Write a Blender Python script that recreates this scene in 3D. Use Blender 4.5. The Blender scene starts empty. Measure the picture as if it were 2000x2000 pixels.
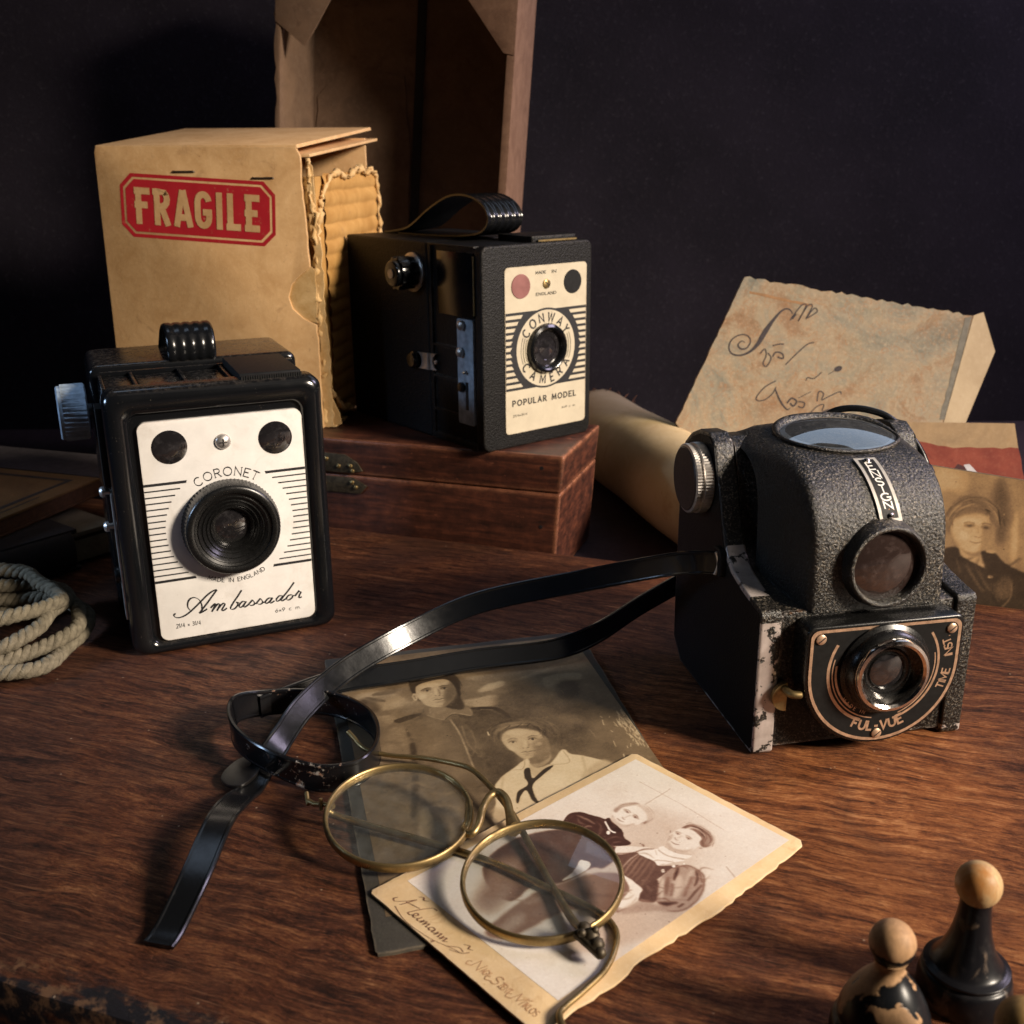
import bpy, bmesh, math, random
import numpy as np
from mathutils import Vector, Matrix, Euler
random.seed(7); RNG = np.random.default_rng(7)
U = 0.01                                  # everything below is written in centimetres
R = math.radians
SC = bpy.context.scene
COL = SC.collection

# ------------------------------------------------------------------ camera
PITCH, ROLL = R(18.3), R(-0.5)
fw = Vector((0, math.cos(PITCH), -math.sin(PITCH)))
rt0 = Vector((1, 0, 0)); up0 = rt0.cross(fw)
rt = rt0 * math.cos(ROLL) + up0 * math.sin(ROLL)
up = -rt0 * math.sin(ROLL) + up0 * math.cos(ROLL)
cd = bpy.data.cameras.new('camera'); cam = bpy.data.objects.new('camera', cd); COL.objects.link(cam)
m = Matrix.Identity(4)
for i in range(3):
    m[i][0], m[i][1], m[i][2] = rt[i], up[i], -fw[i]
m[2][3] = 18.9 * U
cam.matrix_world = m
cd.sensor_width = 36; cd.lens = 37.8; cd.clip_start = 0.01; cd.clip_end = 50
cd.dof.use_dof = True; cd.dof.focus_distance = 0.37; cd.dof.aperture_fstop = 26
SC.camera = cam
# ------------------------------------------------------------------ world, lamps, exposure
w = bpy.data.worlds.new('World'); SC.world = w; w.use_nodes = True
w.node_tree.nodes['Background'].inputs[0].default_value = (0.55, 0.62, 0.8, 1)
w.node_tree.nodes['Background'].inputs[1].default_value = 0.004
def aim(o, tgt):
    o.rotation_euler = (Vector(tgt) * U - o.location).to_track_quat('-Z', 'Y').to_euler()
def lamp(name, kind, loc, tgt, power, col, **kw):
    l = bpy.data.lights.new(name, kind); l.energy = power; l.color = col
    for k, v in kw.items(): setattr(l, k, v)
    o = bpy.data.objects.new(name, l); COL.objects.link(o); o.location = Vector(loc) * U; aim(o, tgt); return o
lamp('key_lamp', 'SPOT', (126, -33, 74), (11, 39, 4), 224, (1.0, 0.86, 0.70), shadow_soft_size=0.17, spot_size=R(40), spot_blend=1.0)
lamp('window_light', 'AREA', (34, 77, 50), (8, 34, 4), 0.55, (0.62, 0.78, 1.0), shape='RECTANGLE', size=0.55, size_y=0.42)
lamp('wall_fill_light', 'AREA', (84, 58, 60), (28, 84, 16), 3.6, (0.86, 0.74, 1.0), shape='RECTANGLE', size=0.3, size_y=0.3)  # added fill, out of view, grazing the right part of the wall
lamp('soft_overhead_fill', 'AREA', (45, 6, 100), (4, 38, 0), 0.5, (1.0, 0.88, 0.76), shape='RECTANGLE', size=0.8, size_y=0.8)  # added fill from above, out of view, to soften the shadows
lamp('back_window_light', 'AREA', (-24, 59, 56), (-6, 28, 0), 0.09, (0.60, 0.76, 1.0), shape='RECTANGLE', size=0.14, size_y=0.14)
lamp('knob_fill_spot', 'SPOT', (-78, 16, 34), (-18, 39, 6), 24, (0.50, 0.70, 1.0), shadow_soft_size=0.10, spot_size=R(19), spot_blend=0.9)  # added cool spot, narrowed to the left camera's side and knob
SC.view_settings.view_transform = 'Standard'; SC.view_settings.look = 'None'
SC.view_settings.exposure = 0; SC.view_settings.gamma = 1; SC.view_settings.use_curve_mapping = False
SC.cycles.max_bounces = 8; SC.cycles.use_denoising = True
SC.cycles.transparent_max_bounces = 12

# ------------------------------------------------------------------ mesh helpers
class MB:
    def __init__(s): s.v = []; s.f = []
    def add(s, vs, fs):
        b = len(s.v); s.v += [tuple(map(float, q)) for q in vs]; s.f += [[b + i for i in f] for f in fs]; return s
    def box(s, x0, x1, y0, y1, z0, z1):
        v = [(x, y, z) for z in (z0, z1) for y in (y0, y1) for x in (x0, x1)]
        return s.add(v, [(0, 2, 3, 1), (4, 5, 7, 6), (0, 1, 5, 4), (2, 6, 7, 3), (0, 4, 6, 2), (1, 3, 7, 5)])
    def prism(s, pts, ax, a0, a1, scale1=None):
        # pts: outline in the plane across ax ('x': (y,z), 'y': (x,z), 'z': (x,y))
        def put(p, a): return {'x': (a, p[0], p[1]), 'y': (p[0], a, p[1]), 'z': (p[0], p[1], a)}[ax]
        n = len(pts); area = sum(pts[i][0] * pts[(i + 1) % n][1] - pts[(i + 1) % n][0] * pts[i][1] for i in range(n))
        if (area < 0) != (ax == 'y'): pts = pts[::-1]
        v = [put(p, a0) for p in pts] + [put(p, a1) for p in pts]
        fs = [tuple(range(n - 1, -1, -1)), tuple(range(n, 2 * n))] + [(i, (i + 1) % n, n + (i + 1) % n, n + i) for i in range(n)]
        if a1 < a0: fs = [f[::-1] for f in fs]
        return s.add(v, fs)
    def loft(s, rings, close=True, cap0=False, cap1=False, flip=False):
        n = len(rings[0]); v = [q for r in rings for q in r]; fs = []
        for k in range(len(rings) - 1):
            for i in range(n if close else n - 1):
                j = (i + 1) % n; f = (k * n + i, k * n + j, (k + 1) * n + j, (k + 1) * n + i); fs.append(f[::-1] if flip else f)
        if cap0: fs.append(tuple(range(n))[::1 if flip else -1])
        if cap1: fs.append(tuple((len(rings) - 1) * n + i for i in range(n))[::-1 if flip else 1])
        return s.add(v, fs)
    def lathe(s, prof, o=(0, 0, 0), ax=(0, 0, 1), seg=48, teeth=None, caps=True):
        a = Vector(ax).normalized(); t = Vector((0, 0, 1)) if abs(a.z) < .9 else Vector((1, 0, 0))
        u = t.cross(a).normalized(); vv = a.cross(u); o = Vector(o); rings = []
        for (r, h) in prof:
            ring = []
            for i in range(seg):
                an = 2 * math.pi * i / seg; rr = r
                if teeth and teeth[0] <= h <= teeth[1] and i % 2: rr = r - teeth[2]
                ring.append(o + a * h + (u * math.cos(an) + vv * math.sin(an)) * rr)
            rings.append(ring)
        return s.loft(rings, True, caps and prof[0][0] > 1e-6, caps and prof[-1][0] > 1e-6)
    def tube(s, pts, r, seg=10, closed=False, caps=True):
        P = [Vector(p) for p in pts]; n = len(P); rs = r if isinstance(r, (list, tuple)) else [r] * n
        T = [((P[(i + 1) % n] - P[i - 1]) if closed or 0 < i < n - 1 else (P[1] - P[0] if i == 0 else P[-1] - P[-2])).normalized() for i in range(n)]
        ref = Vector((0, 0, 1)) if abs(T[0].z) < .9 else Vector((1, 0, 0)); nrm = (ref - T[0] * ref.dot(T[0])).normalized(); rings = []
        for i in range(n):
            nrm = (nrm - T[i] * nrm.dot(T[i])).normalized(); b = T[i].cross(nrm)
            rings.append([P[i] + (nrm * math.cos(2 * math.pi * k / seg) + b * math.sin(2 * math.pi * k / seg)) * rs[i] for k in range(seg)])
        if closed: rings.append(rings[0])
        return s.loft(rings, True, caps and not closed, caps and not closed)
    def ribbon(s, pts, wdirs, w, t):
        P = [Vector(p) for p in pts]; n = len(P); rings = []
        sec = [(-.5, -.25), (-.46, -.5), (-.40, -.5), (-.36, -.36), (.36, -.36), (.40, -.5), (.46, -.5), (.5, -.25), (.5, .25), (.46, .5), (.40, .5), (.36, .36), (-.36, .36), (-.40, .5), (-.46, .5), (-.5, .25)]
        for i in range(n):
            T = (P[min(i + 1, n - 1)] - P[max(i - 1, 0)]).normalized(); W = Vector(wdirs[i]); W = (W - T * W.dot(T)).normalized(); N = T.cross(W)
            rings.append([P[i] + W * (a * w) + N * (b * t) for a, b in sec])
        return s.loft(rings, True, True, True)
def rrect(x0, x1, z0, z1, r, n=6):
    out = []
    for cx, cz, a in ((x1 - r, z1 - r, 0), (x0 + r, z1 - r, 90), (x0 + r, z0 + r, 180), (x1 - r, z0 + r, 270)):
        for k in range(n + 1):
            t = R(a + 90 * k / n); out.append((cx + r * math.cos(t), cz + r * math.sin(t)))
    return out
def circ(cx, cz, r, n=48, a0=0, a1=360):
    full = abs(a1 - a0) >= 360
    return [(cx + r * math.cos(R(a0 + (a1 - a0) * k / (n if full else n - 1))), cz + r * math.sin(R(a0 + (a1 - a0) * k / (n if full else n - 1)))) for k in range(n)]
def spline(pts, n=8, closed=False):
    P = [np.array(p, float) for p in pts]; L = len(P); out = []
    for i in range(L if closed else L - 1):
        a = P[(i - 1) % L] if closed or i > 0 else P[i]; b = P[i]; c = P[(i + 1) % L]; d_ = P[(i + 2) % L] if closed or i + 2 < L else c
        for k in range(n):
            t = k / n
            out.append(.5 * ((2 * b) + (c - a) * t + (2 * a - 5 * b + 4 * c - d_) * t * t + (3 * b - a - 3 * c + d_) * t ** 3))
    if not closed: out.append(P[-1])
    return out
def tag(o, label=None, cat=None, group=None, kind=None):
    if label: o['label'] = label
    if cat: o['category'] = cat
    if group: o['group'] = group
    if kind: o['kind'] = kind
    return o
def empty(name, loc, rot=(0, 0, 0)):
    o = bpy.data.objects.new(name, None); o.empty_display_size = .01; COL.objects.link(o); o.location = Vector(loc) * U; o.rotation_euler = [R(a) for a in rot]; return o
def obj(name, mb, mat, parent=None, bev=0, seg=2, sharp=38, loc=None, rot=None):
    me = bpy.data.meshes.new(name); me.from_pydata([(x * U, y * U, z * U) for x, y, z in mb.v], [], mb.f)
    me.validate()
    bm = bmesh.new(); bm.from_mesh(me)
    bmesh.ops.recalc_face_normals(bm, faces=bm.faces) if bev else None
    if bev:
        es = [e for e in bm.edges if len(e.link_faces) == 2 and e.calc_face_angle(0) > R(30)]
        bmesh.ops.bevel(bm, geom=es, offset=bev * U, segments=seg, profile=.6, affect='EDGES', clamp_overlap=True)
    bm.to_mesh(me); bm.free()
    for p in me.polygons: p.use_smooth = True
    me.set_sharp_from_angle(angle=R(sharp))
    me.materials.append(mat)
    o = bpy.data.objects.new(name, me); COL.objects.link(o)
    if parent: o.parent = parent
    if loc: o.location = Vector(loc) * U
    if rot: o.rotation_euler = [R(a) for a in rot]
    return o

# ------------------------------------------------------------------ stroke lettering (flat meshes lying on a surface)
def arc(cx, cy, rx, ry, a0, a1, n=9): return [(cx + rx * math.cos(R(a0 + (a1 - a0) * k / n)), cy + ry * math.sin(R(a0 + (a1 - a0) * k / n))) for k in range(n + 1)]
G = {
 'A': (.8, [[(0, 0), (.4, 1), (.8, 0)], [(.14, .34), (.66, .34)]]), 'B': (.62, [[(0, 0), (0, 1), (.3, 1)] + arc(.3, .76, .26, .24, 90, -90) + [(0, .52)], [(.3, .52)] + arc(.32, .26, .3, .26, 90, -90) + [(0, 0)]]),
 'C': (.8, [arc(.45, .5, .45, .5, 45, 315, 14)]), 'D': (.76, [[(0, 0), (0, 1), (.28, 1)] + arc(.28, .5, .48, .5, 90, -90, 12) + [(0, 0)]]),
 'E': (.6, [[(.6, 1), (0, 1), (0, 0), (.6, 0)], [(0, .52), (.5, .52)]]), 'F': (.58, [[(.58, 1), (0, 1), (0, 0)], [(0, .5), (.48, .5)]]),
 'G': (.84, [arc(.45, .5, .45, .5, 45, 330, 14) + [(.86, .46), (.5, .46)]]), 'I': (.06, [[(.03, 0), (.03, 1)]]), 'K': (.7, [[(0, 0), (0, 1)], [(.65, 1), (0, .4)], [(.2, .58), (.7, 0)]]),
 'L': (.55, [[(0, 1), (0, 0), (.55, 0)]]), 'M': (.92, [[(0, 0), (.06, 1), (.46, .2), (.86, 1), (.92, 0)]]), 'N': (.74, [[(0, 0), (0, 1), (.74, 0), (.74, 1)]]),
 'O': (.94, [arc(.47, .5, .47, .5, 90, 450, 22)]), 'P': (.6, [[(0, 0), (0, 1), (.32, 1)] + arc(.32, .73, .28, .27, 90, -90) + [(0, .46)]]),
 'R': (.66, [[(0, 0), (0, 1), (.32, 1)] + arc(.32, .74, .28, .26, 90, -90) + [(0, .48)], [(.3, .48), (.66, 0)]]),
 'S': (.62, [arc(.31, .76, .29, .24, 30, 270, 10) + arc(.31, .26, .31, .26, 90, -150, 10)[1:]]), 'T': (.7, [[(0, 1), (.7, 1)], [(.35, 1), (.35, 0)]]),
 'U': (.7, [[(0, 1), (0, .35)] + arc(.35, .35, .35, .35, 180, 360, 10) + [(.7, 1)]]), 'V': (.76, [[(0, 1), (.38, 0), (.76, 1)]]), 'W': (1.1, [[(0, 1), (.27, 0), (.55, .9), (.83, 0), (1.1, 1)]]),
 'Y': (.74, [[(0, 1), (.37, .5), (.74, 1)], [(.37, .5), (.37, 0)]]), 'Z': (.62, [[(0, 1), (.62, 1), (0, 0), (.62, 0)]]), '-': (.4, [[(0, .42), (.4, .42)]]), '.': (.1, [[(0, .06), (.1, .06)]]), ' ': (.45, []),
 '2': (.56, [arc(.28, .72, .27, .28, 160, -30, 10) + [(0, 0), (.56, 0)]]), '3': (.54, [arc(.26, .76, .25, .24, 150, -90, 9) + arc(.27, .27, .27, .27, 90, -150, 9)]), '6': (.56, [[(.48, .98), (.12, .5)] + arc(.28, .28, .28, .28, 150, -210, 16)]),
 '9': (.56, [[(.08, .02), (.44, .5)] + arc(.28, .72, .28, .28, -30, 330, 16)]), '1': (.24, [[(0, .8), (.2, 1), (.2, 0)]]), '4': (.6, [[(.46, 0), (.46, 1), (0, .3), (.6, .3)]]), 'x': (.5, [[(0, .1), (.5, .6)], [(0, .6), (.5, .1)]]),
 '/': (.4, [[(0, 0), (.4, 1)]]), 'c': (.52, [arc(.27, .32, .27, .32, 45, 315, 12)]), 'm': (.8, [[(0, 0), (0, .62)], arc(.2, .42, .2, .2, 180, 0, 8) + [(.4, 0)], arc(.6, .42, .2, .2, 180, 0, 8) + [(.8, 0)]]),
}
class Ink:
    """collects pen strokes on a surface given by a map (u, v, lift) -> point"""
    def __init__(s, fmap): s.mb = MB(); s.map = fmap; s.k = 0
    def stroke(s, pts, w, nib=None, closed=False):
        P = [np.array(p, float) for p in pts]
        P = [p for i, p in enumerate(P) if i == 0 or np.linalg.norm(p - P[i - 1]) > 1e-5]; n = len(P)
        if n < 2: return
        Lf, Rt = [], []
        for i in range(n):
            a = P[i] - P[i - 1] if i else P[1] - P[0]; b = P[i + 1] - P[i] if i < n - 1 else P[-1] - P[-2]
            a = a / (np.linalg.norm(a) + 1e-12); b = b / (np.linalg.norm(b) + 1e-12); t = a + b
            t = a if np.linalg.norm(t) < .2 else t / np.linalg.norm(t)
            nn = np.array([-t[1], t[0]]); c = max(.45, abs(nn @ np.array([-a[1], a[0]])))
            wi = (w[min(i, len(w) - 1)] if isinstance(w, (list, tuple)) else w)
            if nib: wi = nib[1] + (w - nib[1]) * abs(math.sin(math.atan2(t[1], t[0]) - R(nib[0]))) ** 1.3
            Lf.append(P[i] + nn * wi / 2 / c); Rt.append(P[i] - nn * wi / 2 / c)
        s.k += 1; lift = .0006 * (s.k % 12)
        s.mb.add([s.map(q[0], q[1], lift) for q in Lf] + [s.map(q[0], q[1], lift) for q in Rt], [(i, n + i, n + i + 1, i + 1) for i in range(n - 1)])
    def poly(s, pts, lift=0):
        s.mb.add([s.map(p[0], p[1], lift) for p in pts], [tuple(range(len(pts)))])
    def text(s, txt, o, h, w, ang=0, space=.3, nib=None, serif=0, wscale=1.0, slant=0, width=None):
        adv = sum(G[c][0] * wscale + space for c in txt) - space
        k = width / (adv * h) if width else 1
        x = 0; ca, sa = math.cos(R(ang)), math.sin(R(ang))
        for c in txt:
            gw, st = G[c]
            def tr(p):
                px = (x + p[0] * wscale + slant * p[1]) * h * k; py = p[1] * h
                return (o[0] + px * ca - py * sa, o[1] + px * sa + py * ca)
            for q in st:
                s.stroke([tr(p) for p in q], w, nib)
                if serif:
                    for e in (q[0], q[-1]):
                        if e[1] in (0, 1): s.stroke([tr((e[0] - serif, e[1])), tr((e[0] + serif, e[1]))], w * .8)
            x += gw * wscale + space
    def arctext(s, txt, c, r, a0, a1, h, w, inside=False, nib=None, serif=0, wscale=1.0):
        # a0 -> a1: angles of the first and last letter centres; letters stand outwards, or inwards when inside
        tot = [G[ch][0] * wscale + .28 for ch in txt]; pos = []; x = 0
        for t_ in tot: pos.append(x + t_ / 2); x += t_
        for ch, p in zip(txt, pos):
            a = a0 + (a1 - a0) * (p - pos[0]) / (pos[-1] - pos[0]); gw, st = G[ch]
            rot = a - 90 if not inside else a + 90
            ca, sa = math.cos(R(rot)), math.sin(R(rot)); ox, oy = c[0] + r * math.cos(R(a)), c[1] + r * math.sin(R(a))
            def tr(q): px = (q[0] - gw / 2) * h * wscale; py = (q[1] - .5) * h; return (ox + px * ca - py * sa, oy + px * sa + py * ca)
            for q in st:
                s.stroke([tr(e) for e in q], w, nib and (nib[0] + rot, nib[1]))
                if serif:
                    for e in (q[0], q[-1]): 
                        if e[1] in (0, 1): s.stroke([tr((e[0] - serif, e[1])), tr((e[0] + serif, e[1]))], w * .55)
def front(y): return lambda u, v, l=0: (u, y - l, v)
def flat(z): return lambda u, v, l=0: (u, v, z + l)

# ------------------------------------------------------------------ material helpers
class M:
    def __init__(s, name, rough=.5, metal=0, col=(.5, .5, .5), spec=.5):
        s.m = bpy.data.materials.new(name); s.m.use_nodes = True; s.t = s.m.node_tree; s.b = s.t.nodes['Principled BSDF']; s.out = s.t.nodes['Material Output']
        s.set('Base Color', col); s.set('Roughness', rough); s.set('Metallic', metal); s.set('Specular IOR Level', spec)
        tc = s.t.nodes.new('ShaderNodeTexCoord'); sc = s.t.nodes.new('ShaderNodeVectorMath'); sc.operation = 'SCALE'; sc.inputs['Scale'].default_value = 100
        s.t.links.new(tc.outputs['Object'], sc.inputs[0]); s.co = sc.outputs[0]
    def put(s, sock, v):
        if hasattr(v, 'links') or isinstance(v, bpy.types.NodeSocket): s.t.links.new(v, sock)
        elif isinstance(v, (tuple, list)) and len(v) == 3 and sock.type == 'RGBA': sock.default_value = (*v, 1)
        else: sock.default_value = v
    def set(s, k, v): s.put(s.b.inputs[k], v); return s
    def node(s, typ, ins=None, out=0, **kw):
        n = s.t.nodes.new(typ)
        for k, v in kw.items(): setattr(n, k, v)
        for k, v in (ins or {}).items(): s.put(n.inputs[k], v)
        return n.outputs[out]
    def scaled(s, v, off=(0, 0, 0)): return s.node('ShaderNodeMapping', {'Vector': s.co, 'Scale': v, 'Location': off})
    def noise(s, scale, detail=4, rough=.55, vec=None, dist=0, out=0): return s.node('ShaderNodeTexNoise', {'Vector': vec or s.co, 'Scale': scale, 'Detail': detail, 'Roughness': rough, 'Distortion': dist}, out)
    def ramp(s, f, stops, interp='LINEAR'):
        n = s.t.nodes.new('ShaderNodeValToRGB'); n.color_ramp.interpolation = interp; e = n.color_ramp.elements
        while len(e) < len(stops): e.new(.5)
        for q, (p, c) in zip(e, stops): q.position = p; q.color = (c, c, c, 1) if not isinstance(c, tuple) else (*c, 1)
        s.put(n.inputs[0], f); return n.outputs[0]
    def mix(s, f, a, b, mode='MIX'):
        n = s.t.nodes.new('ShaderNodeMix'); n.data_type = 'RGBA'; n.blend_type = mode; s.put(n.inputs[0], f)
        for i, v in ((6, a), (7, b)): s.put(n.inputs[i], v)
        return n.outputs[2]
    def math(s, op, a, b=0, clamp=False):
        n = s.t.nodes.new('ShaderNodeMath'); n.operation = op; n.use_clamp = clamp; s.put(n.inputs[0], a); s.put(n.inputs[1], b); return n.outputs[0]
    def xyz(s, i, vec=None): return s.node('ShaderNodeSeparateXYZ', {0: vec or s.co}, i)
    def bump(s, h, strength=.4, dist=.02):
        s.set('Normal', s.node('ShaderNodeBump', {'Height': h, 'Strength': strength, 'Distance': dist * U})); return s
    def edge(s, radius=.06, lo=.02, hi=.25):
        bn = s.node('ShaderNodeBevel', {'Radius': radius * U}, samples=4); g = s.node('ShaderNodeNewGeometry', out=1)
        d_ = s.node('ShaderNodeVectorMath', {0: bn, 1: g}, 1, operation='DOT_PRODUCT')
        return s.ramp(s.math('SUBTRACT', 1.0, d_), [(lo, 0.), (hi, 1.)])
def simple(name, col, rough=.5, metal=0, vary=.25, nscale=3., bump=0., bscale=20., spec=.5, dist=.01):
    q = M(name, rough, metal, col, spec); n = q.noise(nscale, 5)
    q.set('Base Color', q.mix(q.ramp(n, [(.3, 0.), (.7, 1.)]), tuple(c * (1 - vary) for c in col), tuple(min(1, c * (1 + vary * .6)) for c in col)))
    q.set('Roughness', q.math('ADD', q.math('MULTIPLY', q.noise(nscale * 2.3, 4), .3), rough - .15))
    if bump: q.bump(q.noise(bscale, 3), bump, dist)
    return q.m
# ------------------------------------------------------------------ materials
def mk_table():
    q = M('table_wood', .5)
    wob = q.node('ShaderNodeVectorMath', {0: q.node('ShaderNodeVectorMath', {0: q.noise(.16, 3, out=1), 1: (.5, .5, .5)}, operation='SUBTRACT'), 1: (1.2, 1.5, 0)}, operation='MULTIPLY')
    co = q.node('ShaderNodeVectorMath', {0: q.co, 1: wob}, operation='ADD')
    def sc(v): return q.node('ShaderNodeMapping', {'Vector': co, 'Scale': v})
    big = q.noise(1.0, 8, .68, sc((.36, 2.9, 1)), 1.0); fib = q.noise(1.0, 8, .76, sc((2.2, 13, 1)), .8); hair = q.noise(1.0, 5, .75, sc((8, 55, 1)), .4); mot = q.noise(2.0, 8, .76)
    f = q.math('ADD', q.math('ADD', q.math('MULTIPLY', big, .40), q.math('MULTIPLY', fib, .30)), q.math('ADD', q.math('MULTIPLY', hair, .14), q.math('MULTIPLY', mot, .16)))
    con = q.ramp(q.noise(.22, 4, .6), [(.35, .85), (.65, 1.5)]); f = q.math('ADD', q.math('MULTIPLY', q.math('SUBTRACT', f, .5), con), .5)
    c = q.ramp(f, [(.38, (.010, .0042, .0026)), (.45, (.044, .0145, .0075)), (.505, (.106, .034, .0155)), (.565, (.195, .073, .030)), (.65, (.40, .19, .085))])
    grit = q.noise(7.5, 6, .8, sc((.8, 1.6, 1))); c = q.mix(.75, c, q.ramp(grit, [(.36, (.30, .30, .30)), (.5, (.80, .80, .80)), (.62, (1., 1., 1.))]), 'MULTIPLY'); c = q.mix(q.ramp(grit, [(.60, 0.), (.72, .55)]), c, (.36, .18, .10))
    pool_dist = q.node('ShaderNodeVectorMath', {0: q.node('ShaderNodeMapping', {'Vector': q.co, 'Location': (-16.5, -19.5, 0), 'Scale': (1, 1.5, 0)})}, 1, operation='LENGTH')
    worn = q.ramp(q.math('SUBTRACT', q.math('ADD', q.noise(.20, 7, .7), .12), q.math('MULTIPLY', pool_dist, .019)), [(.33, 0.), (.54, 1.)])  # orange pool of lamplight painted into the wood around one spot
    c = q.mix(q.math('MULTIPLY', worn, .72), c, q.ramp(f, [(.39, (.035, .010, .003)), (.46, (.15, .045, .013)), (.53, (.34, .118, .036)), (.62, (.60, .28, .11))]))  # worn is the mask of the painted lamplight pool
    dark = q.ramp(q.math('ADD', q.noise(.13, 6, .66, dist=.8), q.math('MULTIPLY', q.math('SUBTRACT', 4.0, q.xyz(0)), .006)), [(.47, 0.), (.64, 1.)]); c = q.mix(q.math('MULTIPLY', dark, .72), c, q.mix(q.ramp(f, [(.4, 0.), (.62, 1.)]), (.012, .006, .005), (.085, .034, .021)))  # random dark patches, deepened to the left in place of light falloff
    crk = q.ramp(q.noise(1.0, 4, .6, sc((.22, 5.5, 1)), .8), [(.485, 0.), (.5, 1.), (.515, 0.)]); c = q.mix(q.math('MULTIPLY', crk, q.ramp(q.noise(.5, 3), [(.5, 0.), (.62, .85)])), c, (.010, .004, .003))
    for rot, k, lo in ((.5, 17, .66), (-.9, 13, .69), (1.45, 15, .70), (.15, 24, .66)):
        s_ = q.ramp(q.noise(1.0, 2, .5, q.node('ShaderNodeMapping', {'Vector': q.co, 'Rotation': (0, 0, rot), 'Scale': (.35, k, 1)})), [(lo, 0.), (lo + .05, .6)]); c = q.mix(q.math('MULTIPLY', s_, .45), c, (.42, .21, .11))
    # black paint left along the worn front edge
    yy = q.math('ADD', q.xyz(1), q.math('MULTIPLY', q.math('SUBTRACT', q.noise(.55, 6, .7, q.scaled((.5, 1.5, 1))), .5), 5.5))
    c = q.mix(q.ramp(q.math('MULTIPLY', yy, .1), [(.03, 1.), (.08, 0.)]), c, (.010, .010, .014))
    pale = q.ramp(q.math('MULTIPLY', q.math('ADD', q.xyz(1), q.math('MULTIPLY', q.math('SUBTRACT', q.noise(.9, 6, .7), .5), 5)), .1), [(.02, 1.), (.075, 0.)])
    c = q.mix(q.math('MULTIPLY', pale, q.ramp(q.noise(1.3, 5, .7), [(.50, 0.), (.58, .7)])), c, (.20, .11, .06))
    vor = q.node('ShaderNodeTexVoronoi', {'Vector': q.co, 'Scale': 1.1}, 0); c = q.mix(q.ramp(vor, [(.025, .6), (.045, 0.)]), c, (.50, .38, .28))
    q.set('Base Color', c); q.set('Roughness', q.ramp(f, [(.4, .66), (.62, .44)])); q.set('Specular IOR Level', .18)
    q.bump(q.math('ADD', f, q.math('ADD', q.math('MULTIPLY', hair, .3), q.math('MULTIPLY', grit, .35))), 1.0, .08); return q.m
def mk_boxwood():
    q = M('box_wood', .45); v = q.scaled((.3, 1, 3.0)); f = q.noise(1.0, 7, .65, v, .5); n2 = q.noise(1.2, 6, .7)
    c = q.ramp(q.math('ADD', q.math('MULTIPLY', f, .6), q.math('MULTIPLY', n2, .4)), [(.36, (.013, .005, .0035)), (.5, (.050, .0155, .009)), (.62, (.105, .032, .016)), (.75, (.20, .07, .035))])
    wear = q.math('MULTIPLY', q.edge(.40, .006, .14), q.ramp(q.noise(1.3, 7, .75), [(.36, .1), (.56, 1.)])); sp = q.ramp(q.noise(1.8, 7, .8, q.scaled((.7, 1, 1.6))), [(.60, 0.), (.68, .8)])
    c = q.mix(sp, c, (.22, .075, .04)); q.set('Base Color', q.mix(wear, c, (.38, .15, .075))); q.bump(q.math('ADD', f, n2), .35, .05); return q.m
def mk_bakelite():
    q = M('gloss_black', .16, spec=.55); z = q.node('ShaderNodeNewGeometry', out=1); up_ = q.ramp(q.xyz(2, z), [(.55, 0.), (.95, 1.)])
    dust_glints = q.math('MULTIPLY', up_, q.ramp(q.noise(5, 6, .75), [(.45, .02), (.75, .35)])); speck = q.ramp(q.node('ShaderNodeTexVoronoi', {'Vector': q.co, 'Scale': 9.}, 0), [(.07, .7), (.11, 0.)])
    speck = q.math('MULTIPLY', speck, q.ramp(q.noise(2.5, 2), [(.5, 0.), (.62, 1.)])); dd = q.math('MAXIMUM', dust_glints, speck)
    q.set('Base Color', q.mix(dd, (.0045, .005, .006), (.16, .13, .10))); q.set('Roughness', q.math('ADD', q.math('MULTIPLY', dd, .9), q.math('ADD', .10, q.math('MULTIPLY', q.noise(1.2, 4), .12)))); q.bump(q.noise(.9, 3), .05, .05); return q.m
def mk_leatherette(name, base, worn, bs=9., thr=.2):
    q = M(name, .55, spec=.22); g = q.noise(bs, 4, .7); q.bump(q.math('ADD', g, q.math('MULTIPLY', q.node('ShaderNodeTexVoronoi', {'Vector': q.co, 'Scale': bs}, 0), .6)), .8, .03)
    wear = q.math('MULTIPLY', q.edge(.16, .01, .2), q.ramp(q.noise(3, 6, .75), [(.40, 0.), (.62, 1.)])); dust_glints = q.ramp(q.noise(1.4, 6, .7), [(.45, 0.), (.8, .5)])
    q.set('Base Color', q.mix(wear, q.mix(q.math('MULTIPLY', dust_glints, .35), base, tuple(2.6 * c + .004 for c in base)), worn)); q.set('Roughness', .5); return q.m
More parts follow.
